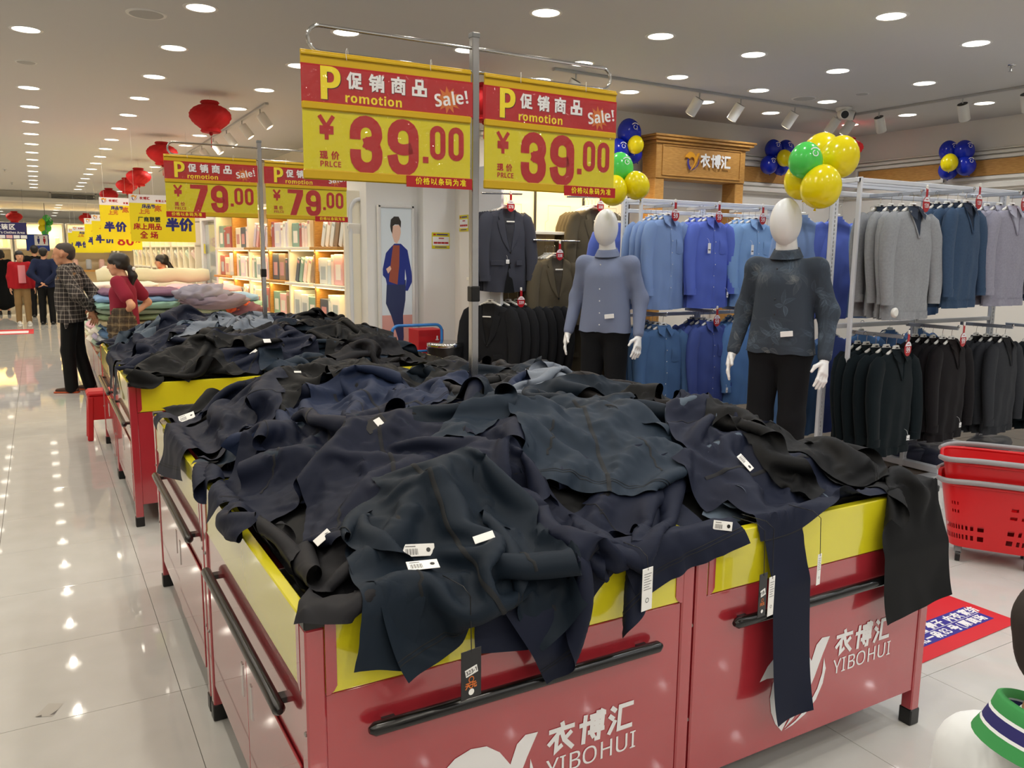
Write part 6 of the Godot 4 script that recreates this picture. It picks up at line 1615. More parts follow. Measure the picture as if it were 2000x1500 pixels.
func lily() -> StandardMaterial3D:
	var im := Image.create(512, 512, false, Image.FORMAT_RGB8); im.fill(Color8(50, 60, 72))
	var r := RandomNumberGenerator.new(); r.seed = 5
	for k in 26:
		var cx := r.randf() * 512; var cy := r.randf() * 512; var tint := Color8(112, 132, 150) if k % 3 else Color8(142, 142, 138)
		for petal in 5:
			var a := r.randf() * TAU; var ln := r.randf_range(40, 85); var bend := r.randf_range(-0.8, 0.8)
			for i in 60:
				var q := i / 60.0; var aa := a + bend * q
				var wd := 13.0 * sin(PI * q) * (1.0 - 0.4 * q)
				for j in range(-12, 13):
					if absf(j) > wd: continue
					var x := int(cx + cos(aa) * ln * q - sin(aa) * j); var y := int(cy + sin(aa) * ln * q + cos(aa) * j)
					x = posmod(x, 512); y = posmod(y, 512)
					im.set_pixel(x, y, im.get_pixel(x, y).lerp(tint, 0.16 + 0.40 * pow(absf(j) / (wd + 0.1), 3.0)))
	return M("lily_print", [255, 255, 255], 0.85, 0.0, {"albedo_texture": ImageTexture.create_from_image(im), "uv1_triplanar": true, "uv1_scale": Vector3(1.5, 1.5, 1.5)})
func mannequins() -> void:
	var pl := M("mannequin_white", [238, 238, 236], 0.35)
	var pose := {"el": [0.245, 1.12, -0.05], "er": [-0.245, 1.12, -0.05], "wl": [0.27, 0.86, 0.06], "wr": [-0.27, 0.86, 0.05], "sl": [0.178, 1.365, -0.01], "sr": [-0.178, 1.365, -0.01], "hed": [0, 1.60, 0.03], "pel": [0, 0.95, 0.0]}
	var tr := cloth_mat("mannequin_trousers", [20, 21, 24], 0.9, 0.2)
	for k in 2:
		var at: Vector3 = V(4.10, 0.0, -3.66) if k == 0 else V(3.93, 0.0, -5.32)
		var top: Material = lily() if k == 0 else cloth_mat("grey_blue_shirt", [120, 130, 156], 0.85, 0.2)
		var t := figure("mannequin", "white faceless mannequin in a dark flower-print shirt beside the sweater rack" if k == 0 else "white faceless mannequin in a plain grey blue shirt beside the suits", at + V(0, 0.03, 0), -1.18 if k == 0 else -0.98, 1.88, pose,
			{"category": "mannequin", "skin": pl, "top": top, "legs": tr, "shoe": M("black_plastic"), "egg": true, "collar": top, "hem": 0.07, "ease": 0.008, "cell": 0.013, "hand_cell": 0.0042, "thumb_wl": V(-0.3, 0, 1), "thumb_wr": V(0.3, 0, 1), "curl": 0.35, "cuff": 0.07})
		var mb := MB.new(); mb.lathe([Vector2(0.19, -0.03), Vector2(0.19, -0.02), Vector2(0.18, -0.012), Vector2(0.0, -0.012)], 28); put("base_plate", mb, M("chrome"), t)
		mb = MB.new(); var s := 1.88 / 1.7
		for i in 6: mb.ball(V(0, 1.36 - 0.085 * i, 0.122 + 0.006 * sin(i)) * s + V(0, 0, 0.012), V(0.006, 0.006, 0.003), 8, 5)
		put("buttons", mb, M("dark_button", [40, 42, 50], 0.4) if k == 0 else M("pale_button"), t)
		mb = MB.new(); mb.box(V(0.08, 1.00, 0.118) * s + V(0, 0, 0.03), V(0.075, 0.034, 0.004), 0.002, Basis(Vector3.UP, 0.5) * Basis(Vector3.BACK, 0.1)); put("paper_tag", mb, M("tag_white", [240, 240, 238], 0.5), t)
func people() -> void:
	var skin := M("skin_tan", [196, 142, 110], 0.55, 0.0, {"subsurf_scatter_enabled": true, "subsurf_scatter_strength": 0.05})
	var hair := M("hair_black", [24, 20, 20], 0.5)
	var grey := M("hair_cropped", [58, 52, 48], 0.7)
	# man with his hands behind his back
	var man := figure("person", "person in a black and white checked shirt, hands clasped behind the back", V(0.30, 0, -10.53), -1.95, 1.68,
		{"el": [0.26, 1.13, -0.16], "er": [-0.26, 1.13, -0.16], "wl": [0.08, 0.97, -0.24], "wr": [-0.02, 0.92, -0.25], "hed": [0, 1.575, 0.05], "nek": [0, 1.44, 0.0], "kl": [0.09, 0.49, 0.04], "kr": [-0.10, 0.49, 0.0], "al": [0.09, 0.09, 0.03], "ar": [-0.11, 0.09, -0.10]},
		{"skin": skin, "top": plaid("checked_shirt", Color8(70, 62, 58), Color8(26, 24, 26), Color8(226, 220, 210), 6, 3.4), "legs": cloth_mat("cloth_black", TONE.black), "shoe": M("shoe_brown", [74, 48, 36], 0.7), "sole": M("sole_orange", [190, 82, 34], 0.6), "hair": grey, "style": "crop", "ease": 0.026, "hem": 0.13, "belly": 0.03, "collar": plaid("checked_shirt", Color.BLACK, Color.BLACK, Color.BLACK, 6, 3.4), "curl": 0.5, "hand_dir_wl": V(-0.35, -0.9, 0.1).normalized(), "hand_dir_wr": V(0.2, -0.95, 0.1).normalized(), "look": 0.15, "cuff": 0.07})
	var mb := MB.new()
	for sd in [-1, 1]: mb.grid(8, 6, func(i, j): return V(sd * (0.05 + 0.021 * i) * 1.0, 1.40 - 0.006 * i * i * 0.25 + (0.03 if j == 2 or j == 3 else 0.0) - 0.02 * absf(j - 2.5), (0.07 - 0.034 * j) * 1.0 * sd * 1.0 * sd))
	put("shoulder_patch", mb, cloth_mat("patch_brown", [112, 86, 62], 0.9, 0.2), man)
	# woman with a shirt over her arm
	var wom := figure("person", "person with a ponytail in a maroon shirt, hands on hips", V(0.77, 0, -9.55), -2.05, 1.57,
		{"el": [0.30, 1.14, -0.20], "er": [-0.32, 1.14, -0.14], "wl": [0.15, 0.98, -0.02], "wr": [-0.16, 1.0, -0.02], "hed": [0, 1.575, 0.05], "nek": [0, 1.44, 0.01]},
		{"skin": M("skin_fair", [214, 160, 128], 0.55), "top": cloth_mat("maroon", [140, 40, 60], 0.9, 0.2), "legs": cloth_mat("khaki", [196, 176, 128], 0.9, 0.2), "shoe": M("black_plastic"), "hair": hair, "style": "tail", "sleeve": 0.62, "ease": 0.02, "bust": 1.0, "belly": 0.015, "hand_dir_wl": V(-0.5, -0.4, 0.6).normalized(), "hand_dir_wr": V(0.5, -0.4, 0.6).normalized(), "look": 0.1})
	mb = MB.new(); mb.ball(V(0, 1.42, -0.115), V(0.022, 0.022, 0.018), 10, 6); put("hair_tie", mb, M("tag_white", [240, 240, 238], 0.5), wom)
	var pf := noise(5.0, 3, 8)
	mb = MB.new(); mb.grid(28, 22, func(i, j):
		var a: float = TAU * i / 28.0; var v: float = j / 21.0
		var r: float = 0.075 + 0.045 * sin(PI * v) + 0.03 * v + 0.022 * sin(a * 5.0 + v * 4.0) * v
		var wob := pf.get_noise_3d(cos(a), v * 3.0, sin(a)) * 0.03
		return V(0.22 + (r + wob) * cos(a) * 0.7, 1.02 - 0.40 * v, -0.06 + (r + wob) * sin(a) * -1.1), true)
	var sh := put("checked_overshirt", mb, plaid("brown_check", Color8(92, 74, 52), Color8(40, 34, 30), Color8(176, 160, 124), 4, 3.0))
	sh.transform = wom.transform
	tag(sh, "brown checked shirt draped over the arm of the ponytailed person", "shirt")
	# people further down the aisle
	var F := {"cell": 0.02, "fine": 0.011, "hand_cell": 0.008}
	var mk := func(label: String, at: Vector3, turn: float, tall: float, pose: Dictionary, w: Dictionary) -> Node3D:
		for k in F: w[k] = w.get(k, F[k])
		return figure("person", label, at, turn, tall, pose, w)
	mk.call("person in a red jacket over a pink top with khaki trousers, walking this way", V(-0.34, 0, -21.0), 0.15, 1.58, {"wl": [0.26, 0.86, 0.02], "kl": [0.09, 0.49, 0.06], "al": [0.09, 0.09, 0.08]}, {"skin": M("skin_fair"), "top": cloth_mat("red_jacket", [168, 30, 40], 0.8, 0.2), "legs": cloth_mat("khaki_dark", [150, 122, 84], 0.9, 0.2), "shoe": M("shoe_white", [232, 230, 226], 0.6), "sole": M("shoe_white"), "hair": hair, "style": "bob", "ease": 0.03, "hem": 0.12, "belly": 0.02})
	var pk := MB.new(); pk.grid(5, 8, func(i, j): return V(lerpf(-0.07, 0.07, i / 4.0), 1.28 - 0.055 * j, 0.165 + 0.02 * sin(PI * i / 4.0)))
	put("pink_top", pk, cloth_mat("pink_top", [226, 140, 150], 0.9, 0.2), get_node("person_002"))
	mk.call("person in a long black dress seen from behind at the end of the aisle", V(-0.80, 0, -24.2), PI, 1.60, {}, {"skin": M("skin_fair"), "top": cloth_mat("black_dress", [16, 16, 18], 0.9, 0.2), "legs": cloth_mat("black_dress", [16, 16, 18]), "shoe": M("black_plastic"), "hair": hair, "style": "bob", "skirt": true, "ease": 0.03, "face": false})
	mk.call("person in a navy jacket and cap seen from behind, hands held behind the back", V(0.12, 0, -20.6), PI - 0.2, 1.66, {"el": [0.26, 1.13, -0.14], "er": [-0.26, 1.13, -0.14], "wl": [0.06, 0.95, -0.20], "wr": [-0.04, 0.93, -0.21]}, {"skin": skin, "top": cloth_mat("navy_jacket", [30, 38, 66], 0.85, 0.2), "legs": cloth_mat("cloth_black", TONE.black), "shoe": M("black_plastic"), "hair": hair, "style": "crop", "ease": 0.03, "hem": 0.12, "face": false})
	var bk: Node3D = mk.call("person in a black shirt with a green back print, seen from behind", V(-0.05, 0, -23.0), PI, 1.72, {}, {"skin": skin, "top": cloth_mat("black_dress", [16, 16, 18]), "legs": cloth_mat("cloth_black", TONE.black), "shoe": M("black_plastic"), "hair": hair, "style": "crop", "ease": 0.024, "face": false})
	mb = MB.new(); mb.box(V(0.0, 1.30, -0.155), V(0.16, 0.07, 0.012), 0.004); put("back_print", mb, M("print_green", [110, 140, 60], 0.6), bk)
	mk.call("person with long black hair in a white shirt, bent over the quilts", V(1.15, 0, -15.6), PI, 1.58, {"hed": [0, 1.56, 0.06]}, {"skin": M("skin_fair"), "top": cloth_mat("white_shirt", [232, 228, 222], 0.9, 0.2), "legs": cloth_mat("cloth_black", TONE.black), "shoe": M("black_plastic"), "hair": hair, "style": "long", "ease": 0.022, "face": false})
	mk.call("person with a ponytail in an orange shirt, behind the quilts by the towel shelves", V(1.78, 0, -14.6), -1.9, 1.55, {}, {"skin": M("skin_fair"), "top": cloth_mat("orange_shirt", [238, 96, 30], 0.9, 0.2), "legs": cloth_mat("cloth_black", TONE.black), "shoe": M("black_plastic"), "hair": hair, "style": "tail", "ease": 0.022, "sleeve": 0.6})
	# close by: shoulder, neck and cropped head of somebody in a polo shirt
	var nk := ond(2058, 1455, 0.98)
	var near := figure("person", "person in a white polo shirt with a green and navy striped collar", V(nk.x, 0, nk.z), 1.25, nk.y / 1.44 * 1.70,
		{"el": [0.21, 1.06, 0.02], "er": [-0.21, 1.06, 0.02], "sl": [0.145, 1.325, 0.0], "sr": [-0.145, 1.325, 0.0], "che": [0, 1.22, 0.01], "hed": [0, 1.60, 0.05], "nek": [0, 1.44, 0.0]}, {"skin": M("skin_olive", [176, 128, 92], 0.55), "top": cloth_mat("white_polo", [236, 240, 244], 0.9, 0.2), "legs": cloth_mat("cloth_black", TONE.black), "shoe": M("shoe_white"), "hair": M("hair_cropped_dark", [40, 34, 32], 0.7), "neck": 0.060, "style": "crop", "cell": 0.012, "fine": 0.006, "ease": 0.022, "sleeve": 0.7})
	var s := nk.y / 1.44
	var bands := [["collar", [60, 150, 82], [[0.060, 0.045], [0.066, 0.060], [0.074, 0.056], [0.080, 0.036]]], ["collar_white_line", [236, 240, 244], [[0.0800, 0.036], [0.0825, 0.031]]], ["collar_navy_band", [44, 42, 110], [[0.0825, 0.031], [0.090, 0.012]]], ["collar_white_line", [236, 240, 244], [[0.090, 0.012], [0.0925, 0.007]]], ["collar_green_edge", [60, 150, 82], [[0.0925, 0.007], [0.103, -0.014]]]]
	for q in bands:
		mb = MB.new(); var pr: Array = q[2]
		mb.grid(32, pr.size(), func(i, j):
			var a: float = TAU * i / 32.0
			return V(0, 1.44 * s, -0.01 * s) + V(pr[j][0] * 1.12 * cos(a) * s, pr[j][1] * s + 0.022 * s * sin(a), -pr[j][0] * 1.12 * sin(a) * s), true)
		put(q[0], mb, M(q[0] + "_rib", q[1], 0.85), near)
# ---------------------------------------------------------------- baskets, floor mat, column corner, ceiling fittings, tags
func basket_body(w0: float, d0: float, w1: float, d1: float, y0: float, y1: float) -> MB:  # thin moulded tub with open slots and a rolled rim
	var mb := MB.new(); var n := 120
	var ring := func(i: int, w: float, d: float) -> Vector3:
		var a := TAU * (i + 0.5) / n
		return V(w * 0.5 * signf(cos(a)) * pow(absf(cos(a)), 0.4), 0, -d * 0.5 * signf(sin(a)) * pow(absf(sin(a)), 0.4))
	var ys := [y0, y0 + 0.045, y0 + 0.072, y0 + 0.10, y0 + 0.127, y0 + 0.19, y0 + 0.208, y0 + 0.235, y0 + 0.253, y1 - 0.02, y1]
	var i0 := mb.v.size()
	for j in ys.size():
		var q: float = (ys[j] - y0) / (y1 - y0)
		for i in n: mb.vert(ring.call(i, lerpf(w0, w1, q), lerpf(d0, d1, q)) + V(0, ys[j], 0))
	for j in ys.size() - 1:
		for i in n:
			var slot := i % 2 == 0 and ((j == 1 or j == 3) or ((j == 5 or j == 7) and i % 15 < 6))
			if slot: continue
			var a := i0 + j * n + i; var b := i0 + j * n + (i + 1) % n
			mb.tri(a, b, b + n); mb.tri(a, b + n, a + n)
	mb.smooth(i0, 0)
	var fl := []
	for i in n: fl.append(ring.call(i, w0, d0) + V(0, y0, 0))
	var c := mb.vert(V(0, y0, 0), Vector3.UP)
	for i in n: mb.vert(fl[i], Vector3.UP)
	for i in n: mb.tri(c, c + 1 + i, c + 1 + (i + 1) % n)
	var rim := []
	for i in range(0, n + 1, 2): rim.append(ring.call(i % n, w1 + 0.012, d1 + 0.012) + V(0, y1, 0))
	mb.tube(rim, 0.010, 8, false)
	return mb
func right_side() -> void:
	var red := M("basket_red", [206, 24, 30], 0.3); var gr := M("basket_grey", [150, 150, 152], 0.4)
	for k in 2:
		var t := thing("shopping_basket", "red plastic rolling basket with grey handles, %s" % ["standing on its wheels under the nested one", "nested inside the one on wheels"][k], "basket", V(4.36, 0.115 * k, -2.36), -1.0)
		put("tub", basket_body(0.42, 0.29, 0.54, 0.40, 0.09, 0.44), red, t)
		for s in [-1, 1]:
			var path := []
			for i in 15:
				var q := -1.0 + i / 7.0
				path.append(V(0.285 * signf(q) * pow(absf(q), 0.55) if absf(q) > 0.001 else 0.0, 0.447 + 0.018 * (1.0 - q * q), s * (0.12 + 0.105 * (1.0 - pow(absf(q), 5.0)))))
			var mb := MB.new(); mb.tube(path, 0.011, 8, true, 1.3); put("handle", mb, gr, t)
		if k == 0:
			for sx in [-1, 1]:
				for sz in [-1, 1]:
					var mb := MB.new(); mb.tube([V(sx * 0.16 - 0.012, 0.032, sz * 0.10), V(sx * 0.16 + 0.012, 0.032, sz * 0.10)], 0.032, 16); put("wheel", mb, M("black_plastic"), t)
					mb = MB.new(); mb.box(V(sx * 0.16, 0.07, sz * 0.10), V(0.034, 0.05, 0.04), 0.005); put("wheel_fork", mb, M("grey_plastic"), t)
	# printed floor mat
	var t := thing("floor_mat", "red floor mat with a blue address band and white field, lying beside the bins", "floor mat", V(3.70, 0.001, -1.845), 0.03)
	var mb := MB.new(); mb.box(V(-0.62, 0.002, -0.55), V(1.24, 0.004, 1.10), 0.0015); var m := put("mat", mb, M("mat_red", [206, 28, 40], 0.55), t)
	var F := Basis(V(1, 0, 0), V(0, 0, -1), V(0, 1, 0))
	mb = MB.new(); mb.plate(PackedVector2Array([Vector2(-1.2, 0.075), Vector2(-0.07, 0.075), Vector2(-0.07, 0.215), Vector2(-1.2, 0.215)]), X(V(0, 0.0046, 0), F)); put("blue_band", mb, M("mat_blue", [44, 40, 140], 0.55), m)
	mb = MB.new(); mb.ribbon(PackedVector2Array([Vector2(-1.2, 0.146), Vector2(-0.07, 0.146)]), 0.003, X(V(0, 0.0050, 0), F)); put("band_line", mb, M("print_white"), m)
	mb = MB.new(); write(mb, "女装", Vector2(-0.90, 0.205), 0.054, 0.009, X(V(0, 0.0050, 0), F), 0.004); write(mb, "童装", Vector2(-0.72, 0.205), 0.054, 0.009, X(V(0, 0.0050, 0), F), 0.004); write(mb, "鞋帽", Vector2(-0.56, 0.205), 0.054, 0.009, X(V(0, 0.0050, 0), F), 0.004); write(mb, "裤子", Vector2(-0.42, 0.205), 0.054, 0.009, X(V(0, 0.0050, 0), F), 0.004); write(mb, "内衣", Vector2(-0.28, 0.205), 0.054, 0.009, X(V(0, 0.0050, 0), F), 0.004); write(mb, "家纺", Vector2(-0.155, 0.205), 0.054, 0.009, X(V(0, 0.0050, 0), F), 0.004)
	write(mb, "广汉市中山大道北一段", Vector2(-0.97, 0.138), 0.052, 0.009, X(V(0, 0.0050, 0), F), 0.003); text(mb, "83", 0.062, X(V(-0.415, 0.0052, -0.111), F), true, 0.8); write(mb, "号", Vector2(-0.345, 0.138), 0.052, 0.009, X(V(0, 0.0050, 0), F), 0.004); text(mb, "(", 0.062, X(V(-0.285, 0.0052, -0.111), F), true, 0.8); write(mb, "原商场", Vector2(-0.26, 0.138), 0.052, 0.009, X(V(0, 0.0050, 0), F), 0.004); put("address_print", mb, M("print_white"), m)
	mb = MB.new(); var cloud := PackedVector2Array()
	for q in [[-1.18, 0.34], [-0.55, 0.34], [-0.42, 0.37], [-0.22, 0.36], [-0.20, 0.42], [-0.27, 0.50], [-0.26, 0.58], [-0.36, 0.66], [-0.50, 0.70], [-1.18, 0.72]]: cloud.append(Vector2(q[0], q[1]))
	mb.plate(cloud, X(V(0, 0.0046, 0), F)); put("white_field", mb, M("mat_white", [232, 232, 236], 0.55), m)
	mb = MB.new(); write(mb, "量有限", Vector2(-0.80, 0.46), 0.075, 0.010, X(V(0, 0.0050, 0), F), 0.006); write(mb, "送完为止", Vector2(-0.54, 0.45), 0.068, 0.010, X(V(0, 0.0050, 0), F), 0.004); mb.ribbon(arc(-0.80, 0.62, 0.2, 0.05, 0, 360, 24), 0.02, X(V(0, 0.0050, 0), F), true); put("offer_print", mb, M("print_red"), m)
	# corner by the white column
	var c := onz(869, 672, -6.72)
	t = thing("waste_bin", "round steel waste bin lined with a black bag, beside the white column", "waste bin", V(c.x, 0, c.z))
	var top := c.y + 0.01
	mb = MB.new(); mb.lathe([Vector2(0.14, 0.0), Vector2(0.155, 0.02), Vector2(0.16, top - 0.10)], 28); put("body", mb, M("bin_steel", [150, 150, 150], 0.25, 0.9), t)
	mb = MB.new(); var bf := noise(12.0, 3, 3)
	mb.grid(44, 7, func(i, j):
		var a: float = TAU * i / 44.0; var r: float = 0.163 + 0.006 * bf.get_noise_2d(i * 0.4, j * 0.3) + 0.004 * sin(a * 11.0 + j)
		return V(r * cos(a), top - 0.20 + 0.028 * j, -r * sin(a)), true)
	put("bag", mb, M("bag_black", [26, 26, 28], 0.3), t)
	mb = MB.new(); mb.lathe([Vector2(0.168, top - 0.035), Vector2(0.172, top - 0.03), Vector2(0.172, top), Vector2(0.150, top + 0.008), Vector2(0.06, top - 0.012), Vector2(0.0, top - 0.014)], 32); put("lid_ring", mb, M("chrome"), t)
	var cr := onz(840, 664, -7.05)
	t = thing("carton", "red drink carton with white print behind the waste bin", "carton", V(cr.x, 0.30, -7.15))
	mb = MB.new(); mb.box(V(0, 0.30, 0), V(0.26, 0.60, 0.24), 0.004); put("box", mb, M("carton_red", [190, 20, 30], 0.5), t)
	mb = MB.new(); write(mb, "天", Vector2(-0.06, 0.44), 0.09, 0.012, X(V(0, 0, 0.122))); mb.box(V(0.06, 0.47, 0.122), V(0.03, 0.08, 0.002)); mb.box(V(0.06, 0.525, 0.122), V(0.014, 0.03, 0.002)); put("carton_print", mb, M("print_white"), t)
	t = thing("platform_trolley", "blue platform trolley with a bent pipe handle beside the column poster", "trolley", V(2.85, 0, -7.0))
	var bl := M("trolley_blue", [46, 118, 190], 0.3)
	var h0 := onz(765, 638, -6.9); var h1 := onz(862, 636, -6.9); var pth := []
	var A := V(h0.x - 2.85, 0.14, 0.1); var B := V(h1.x - 2.85, 0.14, 0.1); var hy := h0.y
	pth.append(A); pth.append(V(A.x, hy - 0.06, 0.1))
	for i in 6: pth.append(V(A.x + 0.06 - 0.06 * cos(PI / 2 * i / 5.0), hy - 0.06 + 0.06 * sin(PI / 2 * i / 5.0), 0.1))
	for i in 6: pth.append(V(B.x - 0.06 + 0.06 * sin(PI / 2 * i / 5.0), hy - 0.06 + 0.06 * cos(PI / 2 * i / 5.0), 0.1))
	pth.append(B)
	mb = MB.new(); mb.tube(pth, 0.014, 10); put("handle", mb, bl, t)
	mb = MB.new(); mb.tube([V(A.x, hy - 0.24, 0.1), V(B.x, hy - 0.24, 0.1)], 0.011, 8); put("cross_bar", mb, bl, t)
	mb = MB.new(); mb.box(V(0.16, 0.13, -0.12), V(0.62, 0.04, 0.46), 0.01); put("platform", mb, bl, t)
	for sx in [-1, 1]:
		for sz in [-1, 1]:
			mb = MB.new(); mb.tube([V(0.16 + sx * 0.24 - 0.012, 0.055, -0.12 + sz * 0.16), V(0.16 + sx * 0.24 + 0.012, 0.055, -0.12 + sz * 0.16)], 0.055, 16); put("wheel", mb, M("black_plastic"), t)
	# light box with a fashion picture
	var z := -7.54; var q0 := onz(734, 401, z); var q1 := onz(804, 404, z); var W := q1.x - q0.x; var H := q0.y - 0.55
	t = thing("poster_light_box", "tall lit poster of a figure in a navy suit on the column", "poster", V((q0.x + q1.x) * 0.5, 0.55, z + 0.03))
	mb = MB.new()
	for s in [-1, 1]: mb.box(V(s * (W * 0.5 - 0.012), H * 0.5, 0), V(0.026, H, 0.05), 0.004)
	for y in [0.012, H - 0.012]: mb.box(V(0, y, 0), V(W, 0.026, 0.05), 0.004)
	put("frame", mb, M("lightbox_frame", [222, 222, 220], 0.4), t)
	var glow := func(n: String, rgb: Array) -> Material: return M("poster_light_" + n, rgb, 0.3, 0.0, {"emission_enabled": true, "emission": Color8(rgb[0], rgb[1], rgb[2]), "emission_energy_multiplier": 0.18})
	mb = MB.new(); mb.box(V(0, H * 0.5, 0.0), V(W - 0.04, H - 0.04, 0.02)); var pn := put("picture", mb, glow.call("back", [196, 204, 208]), t)
	mb = MB.new(); mb.box(V(0, 0.24, 0.0104), V(W - 0.042, 0.44, 0.001)); put("picture_floor", mb, glow.call("floor", [190, 140, 130]), pn)
	var u := H / 1.5; var PL := func(called: String, s: String, mat: Material, lift: float) -> void:
		var p := PackedVector2Array(); var q := s.split(" ")
		for k in range(0, q.size(), 2): p.append(Vector2((float(q[k]) - 50.0) * 0.01 * W * 0.92, H * (1.0 - float(q[k + 1]) * 0.01)))
		var b := MB.new(); b.plate(p, X(V(0, 0, 0.011 + lift))); put(called, b, mat, pn)
	PL.call("picture_trousers", "20 47 78 47 76 60 68 70 70 84 66 91 50 91 52 85 32 70 16 62", glow.call("trousers", [44, 52, 84]), 0.0002)
	PL.call("picture_jacket", "30 27 44 24 64 24 84 28 96 42 98 48 84 54 76 54 80 46 76 40 74 50 20 50 16 46 8 44 8 40 18 30", glow.call("jacket", [38, 50, 120]), 0.0004)
	PL.call("picture_sweater", "40 25 60 25 58 38 52 50 26 48 30 40", glow.call("sweater", [140, 74, 58]), 0.0006)
	PL.call("picture_face", "36 13 62 12 64 17 60 21 52 24 44 23 38 19", glow.call("face", [206, 170, 150]), 0.0006)
	PL.call("picture_hair", "32 13 34 9 44 7 58 7 65 10 64 14 58 12 46 12 40 13 38 18 34 16", glow.call("hair", [50, 46, 44]), 0.0008)
	PL.call("picture_hand", "18 40 30 38 34 40 24 43", glow.call("face", [206, 170, 150]), 0.0008)
	PL.call("picture_shoe", "48 92 68 92 70 95 44 96", glow.call("shoe", [52, 62, 92]), 0.0008)
	for k in 2:  # notices on the column
		var p := onz(860, 471, -7.4) if k == 0 else onx(906, 437, 3.6)
		t = thing("wall_notice", "yellow and white printed notice on the %s" % ["column face beside the poster", "return wall beside the suits"][k], "notice", p + (V(0, 0, 0.003) if k == 0 else V(-0.004, 0, 0)), 0.0 if k == 0 else -PI / 2)
		mb = MB.new(); mb.box(V(0, 0, 0), V(0.19, 0.155, 0.003)); var b := put("sheet", mb, M("sign_yellow"), t)
		mb = MB.new(); mb.box(V(0, -0.005, 0.002), V(0.176, 0.085, 0.001)); put("white_field", mb, M("print_white"), b)
		mb = MB.new()
		for i in 4: mb.ribbon(PackedVector2Array([Vector2(-0.07 + 0.04 * i, -0.022), Vector2(-0.045 + 0.04 * i, -0.022)]), 0.018, X(V(0, 0, 0.0028)))
		mb.ribbon(PackedVector2Array([Vector2(-0.02, 0.022), Vector2(0.03, 0.022)]), 0.01, X(V(0, 0, 0.0028))); mb.ribbon(PackedVector2Array([Vector2(-0.075, 0.058), Vector2(-0.06, 0.058)]), 0.016, X(V(0, 0, 0.0028))); put("notice_print", mb, M("print_red"), b)
		mb = MB.new(); mb.ribbon(PackedVector2Array([Vector2(-0.04, 0.058), Vector2(0.07, 0.058)]), 0.012, X(V(0, 0, 0.0028))); mb.ribbon(PackedVector2Array([Vector2(-0.06, -0.062), Vector2(0.06, -0.062)]), 0.008, X(V(0, 0, 0.0028))); put("notice_print", mb, M("emblem_blue_paint"), b)
	# red plastic tub at the far bins, mat on the aisle floor
	t = thing("plastic_stool", "red plastic stool standing behind the 79.00 bins at the aisle", "stool", V(0.40, 0, -7.78))
	mb = MB.new(); mb.box(V(0, 0.40, 0), V(0.24, 0.05, 0.24), 0.02); put("seat", mb, M("stool_red", [198, 26, 34], 0.4), t)
	for sx in [-1, 1]:
		for sz in [-1, 1]:
			mb = MB.new(); mb.box(V(sx * 0.10, 0.19, sz * 0.10), V(0.045, 0.38, 0.045), 0.008, Basis(Vector3.BACK, sx * 0.06)); put("leg", mb, M("stool_red"), t)
	for k in 4:
		mb = MB.new(); mb.box(ry(PI / 2 * k) * V(0, 0.28, 0.107), V(0.2, 0.2, 0.012), 0.0, ry(PI / 2 * k)); put("apron", mb, M("stool_red"), t)
	t = thing("aisle_mat", "red and white printed sheet stuck on the aisle floor", "floor sticker", V(-0.5, 0.001, -18.9))
	mb = MB.new(); mb.box(V(0, 0.001, 0), V(0.68, 0.002, 1.1)); put("sheet", mb, M("mat_red"), t)
	mb = MB.new(); mb.box(V(0, 0.0025, 0.1), V(0.5, 0.001, 0.5)); put("white_field", mb, M("mat_white"), t)
	var tp := lev(95, 1388, 0)
	t = thing("tape_residue", "grey dirty tape residue on a white floor tile", "tape", V(tp.x, 0.0008, tp.z), -0.4)
	mb = MB.new(); mb.plate(PackedVector2Array([Vector2(-0.03, -0.04), Vector2(0.028, -0.045), Vector2(0.032, 0.04), Vector2(-0.02, 0.045)]), X(V(0, 0.0003, 0), F)); put("film", mb, M("tape_film", [178, 174, 166], 0.5), t)
	mb = MB.new(); mb.plate(PackedVector2Array([Vector2(-0.028, -0.042), Vector2(-0.006, -0.044), Vector2(-0.012, -0.030)]), X(V(0, 0.0006, 0), F)); mb.plate(PackedVector2Array([Vector2(0.016, -0.036), Vector2(0.030, -0.03), Vector2(0.030, 0.0)]), X(V(0, 0.0006, 0), F)); put("dirt", mb, M("tape_dirt", [110, 106, 102], 0.8), t)
	# ceiling fittings
	var trk := func(a: Vector3, b: Vector3, label: String) -> void:
		var tt := thing("light_track", label, "light track", (a + b) * 0.5); var d := b - a
		var mm := MB.new(); mm.box(Vector3.ZERO, V(0.034, 0.022, d.length()), 0.003, Basis.looking_at(d.normalized())); put("rail", mm, M("track_grey", [186, 186, 184], 0.4), tt)
	trk.call(V(3.6, CEIL - 0.011, -5.64), V(7.26, CEIL - 0.011, -5.74), "white light track on the ceiling along the oak portal wall")
	trk.call(V(7.28, CEIL - 0.011, -5.72), V(7.30, CEIL - 0.011, 0.5), "white light track on the ceiling along the wall of the sweater rack")
	trk.call(V(2.05, CEIL - 0.011, -8.4), V(2.05, CEIL - 0.011, -16.5), "white light track on the ceiling over the bedding shelves")
	var head := MB.new(); head.lathe([Vector2(0.0, -0.155), Vector2(0.044, -0.155), Vector2(0.047, -0.15), Vector2(0.047, -0.004), Vector2(0.044, 0.0)], 20); var hm := head.mesh()
	var cap := MB.new(); cap.lathe([Vector2(0.044, 0.0), Vector2(0.038, 0.001), Vector2(0.0, 0.001)], 20); var cm := cap.mesh()
	var lens := MB.new(); lens.lathe([Vector2(0.0, -0.1565), Vector2(0.036, -0.1565)], 20); var lm := lens.mesh()
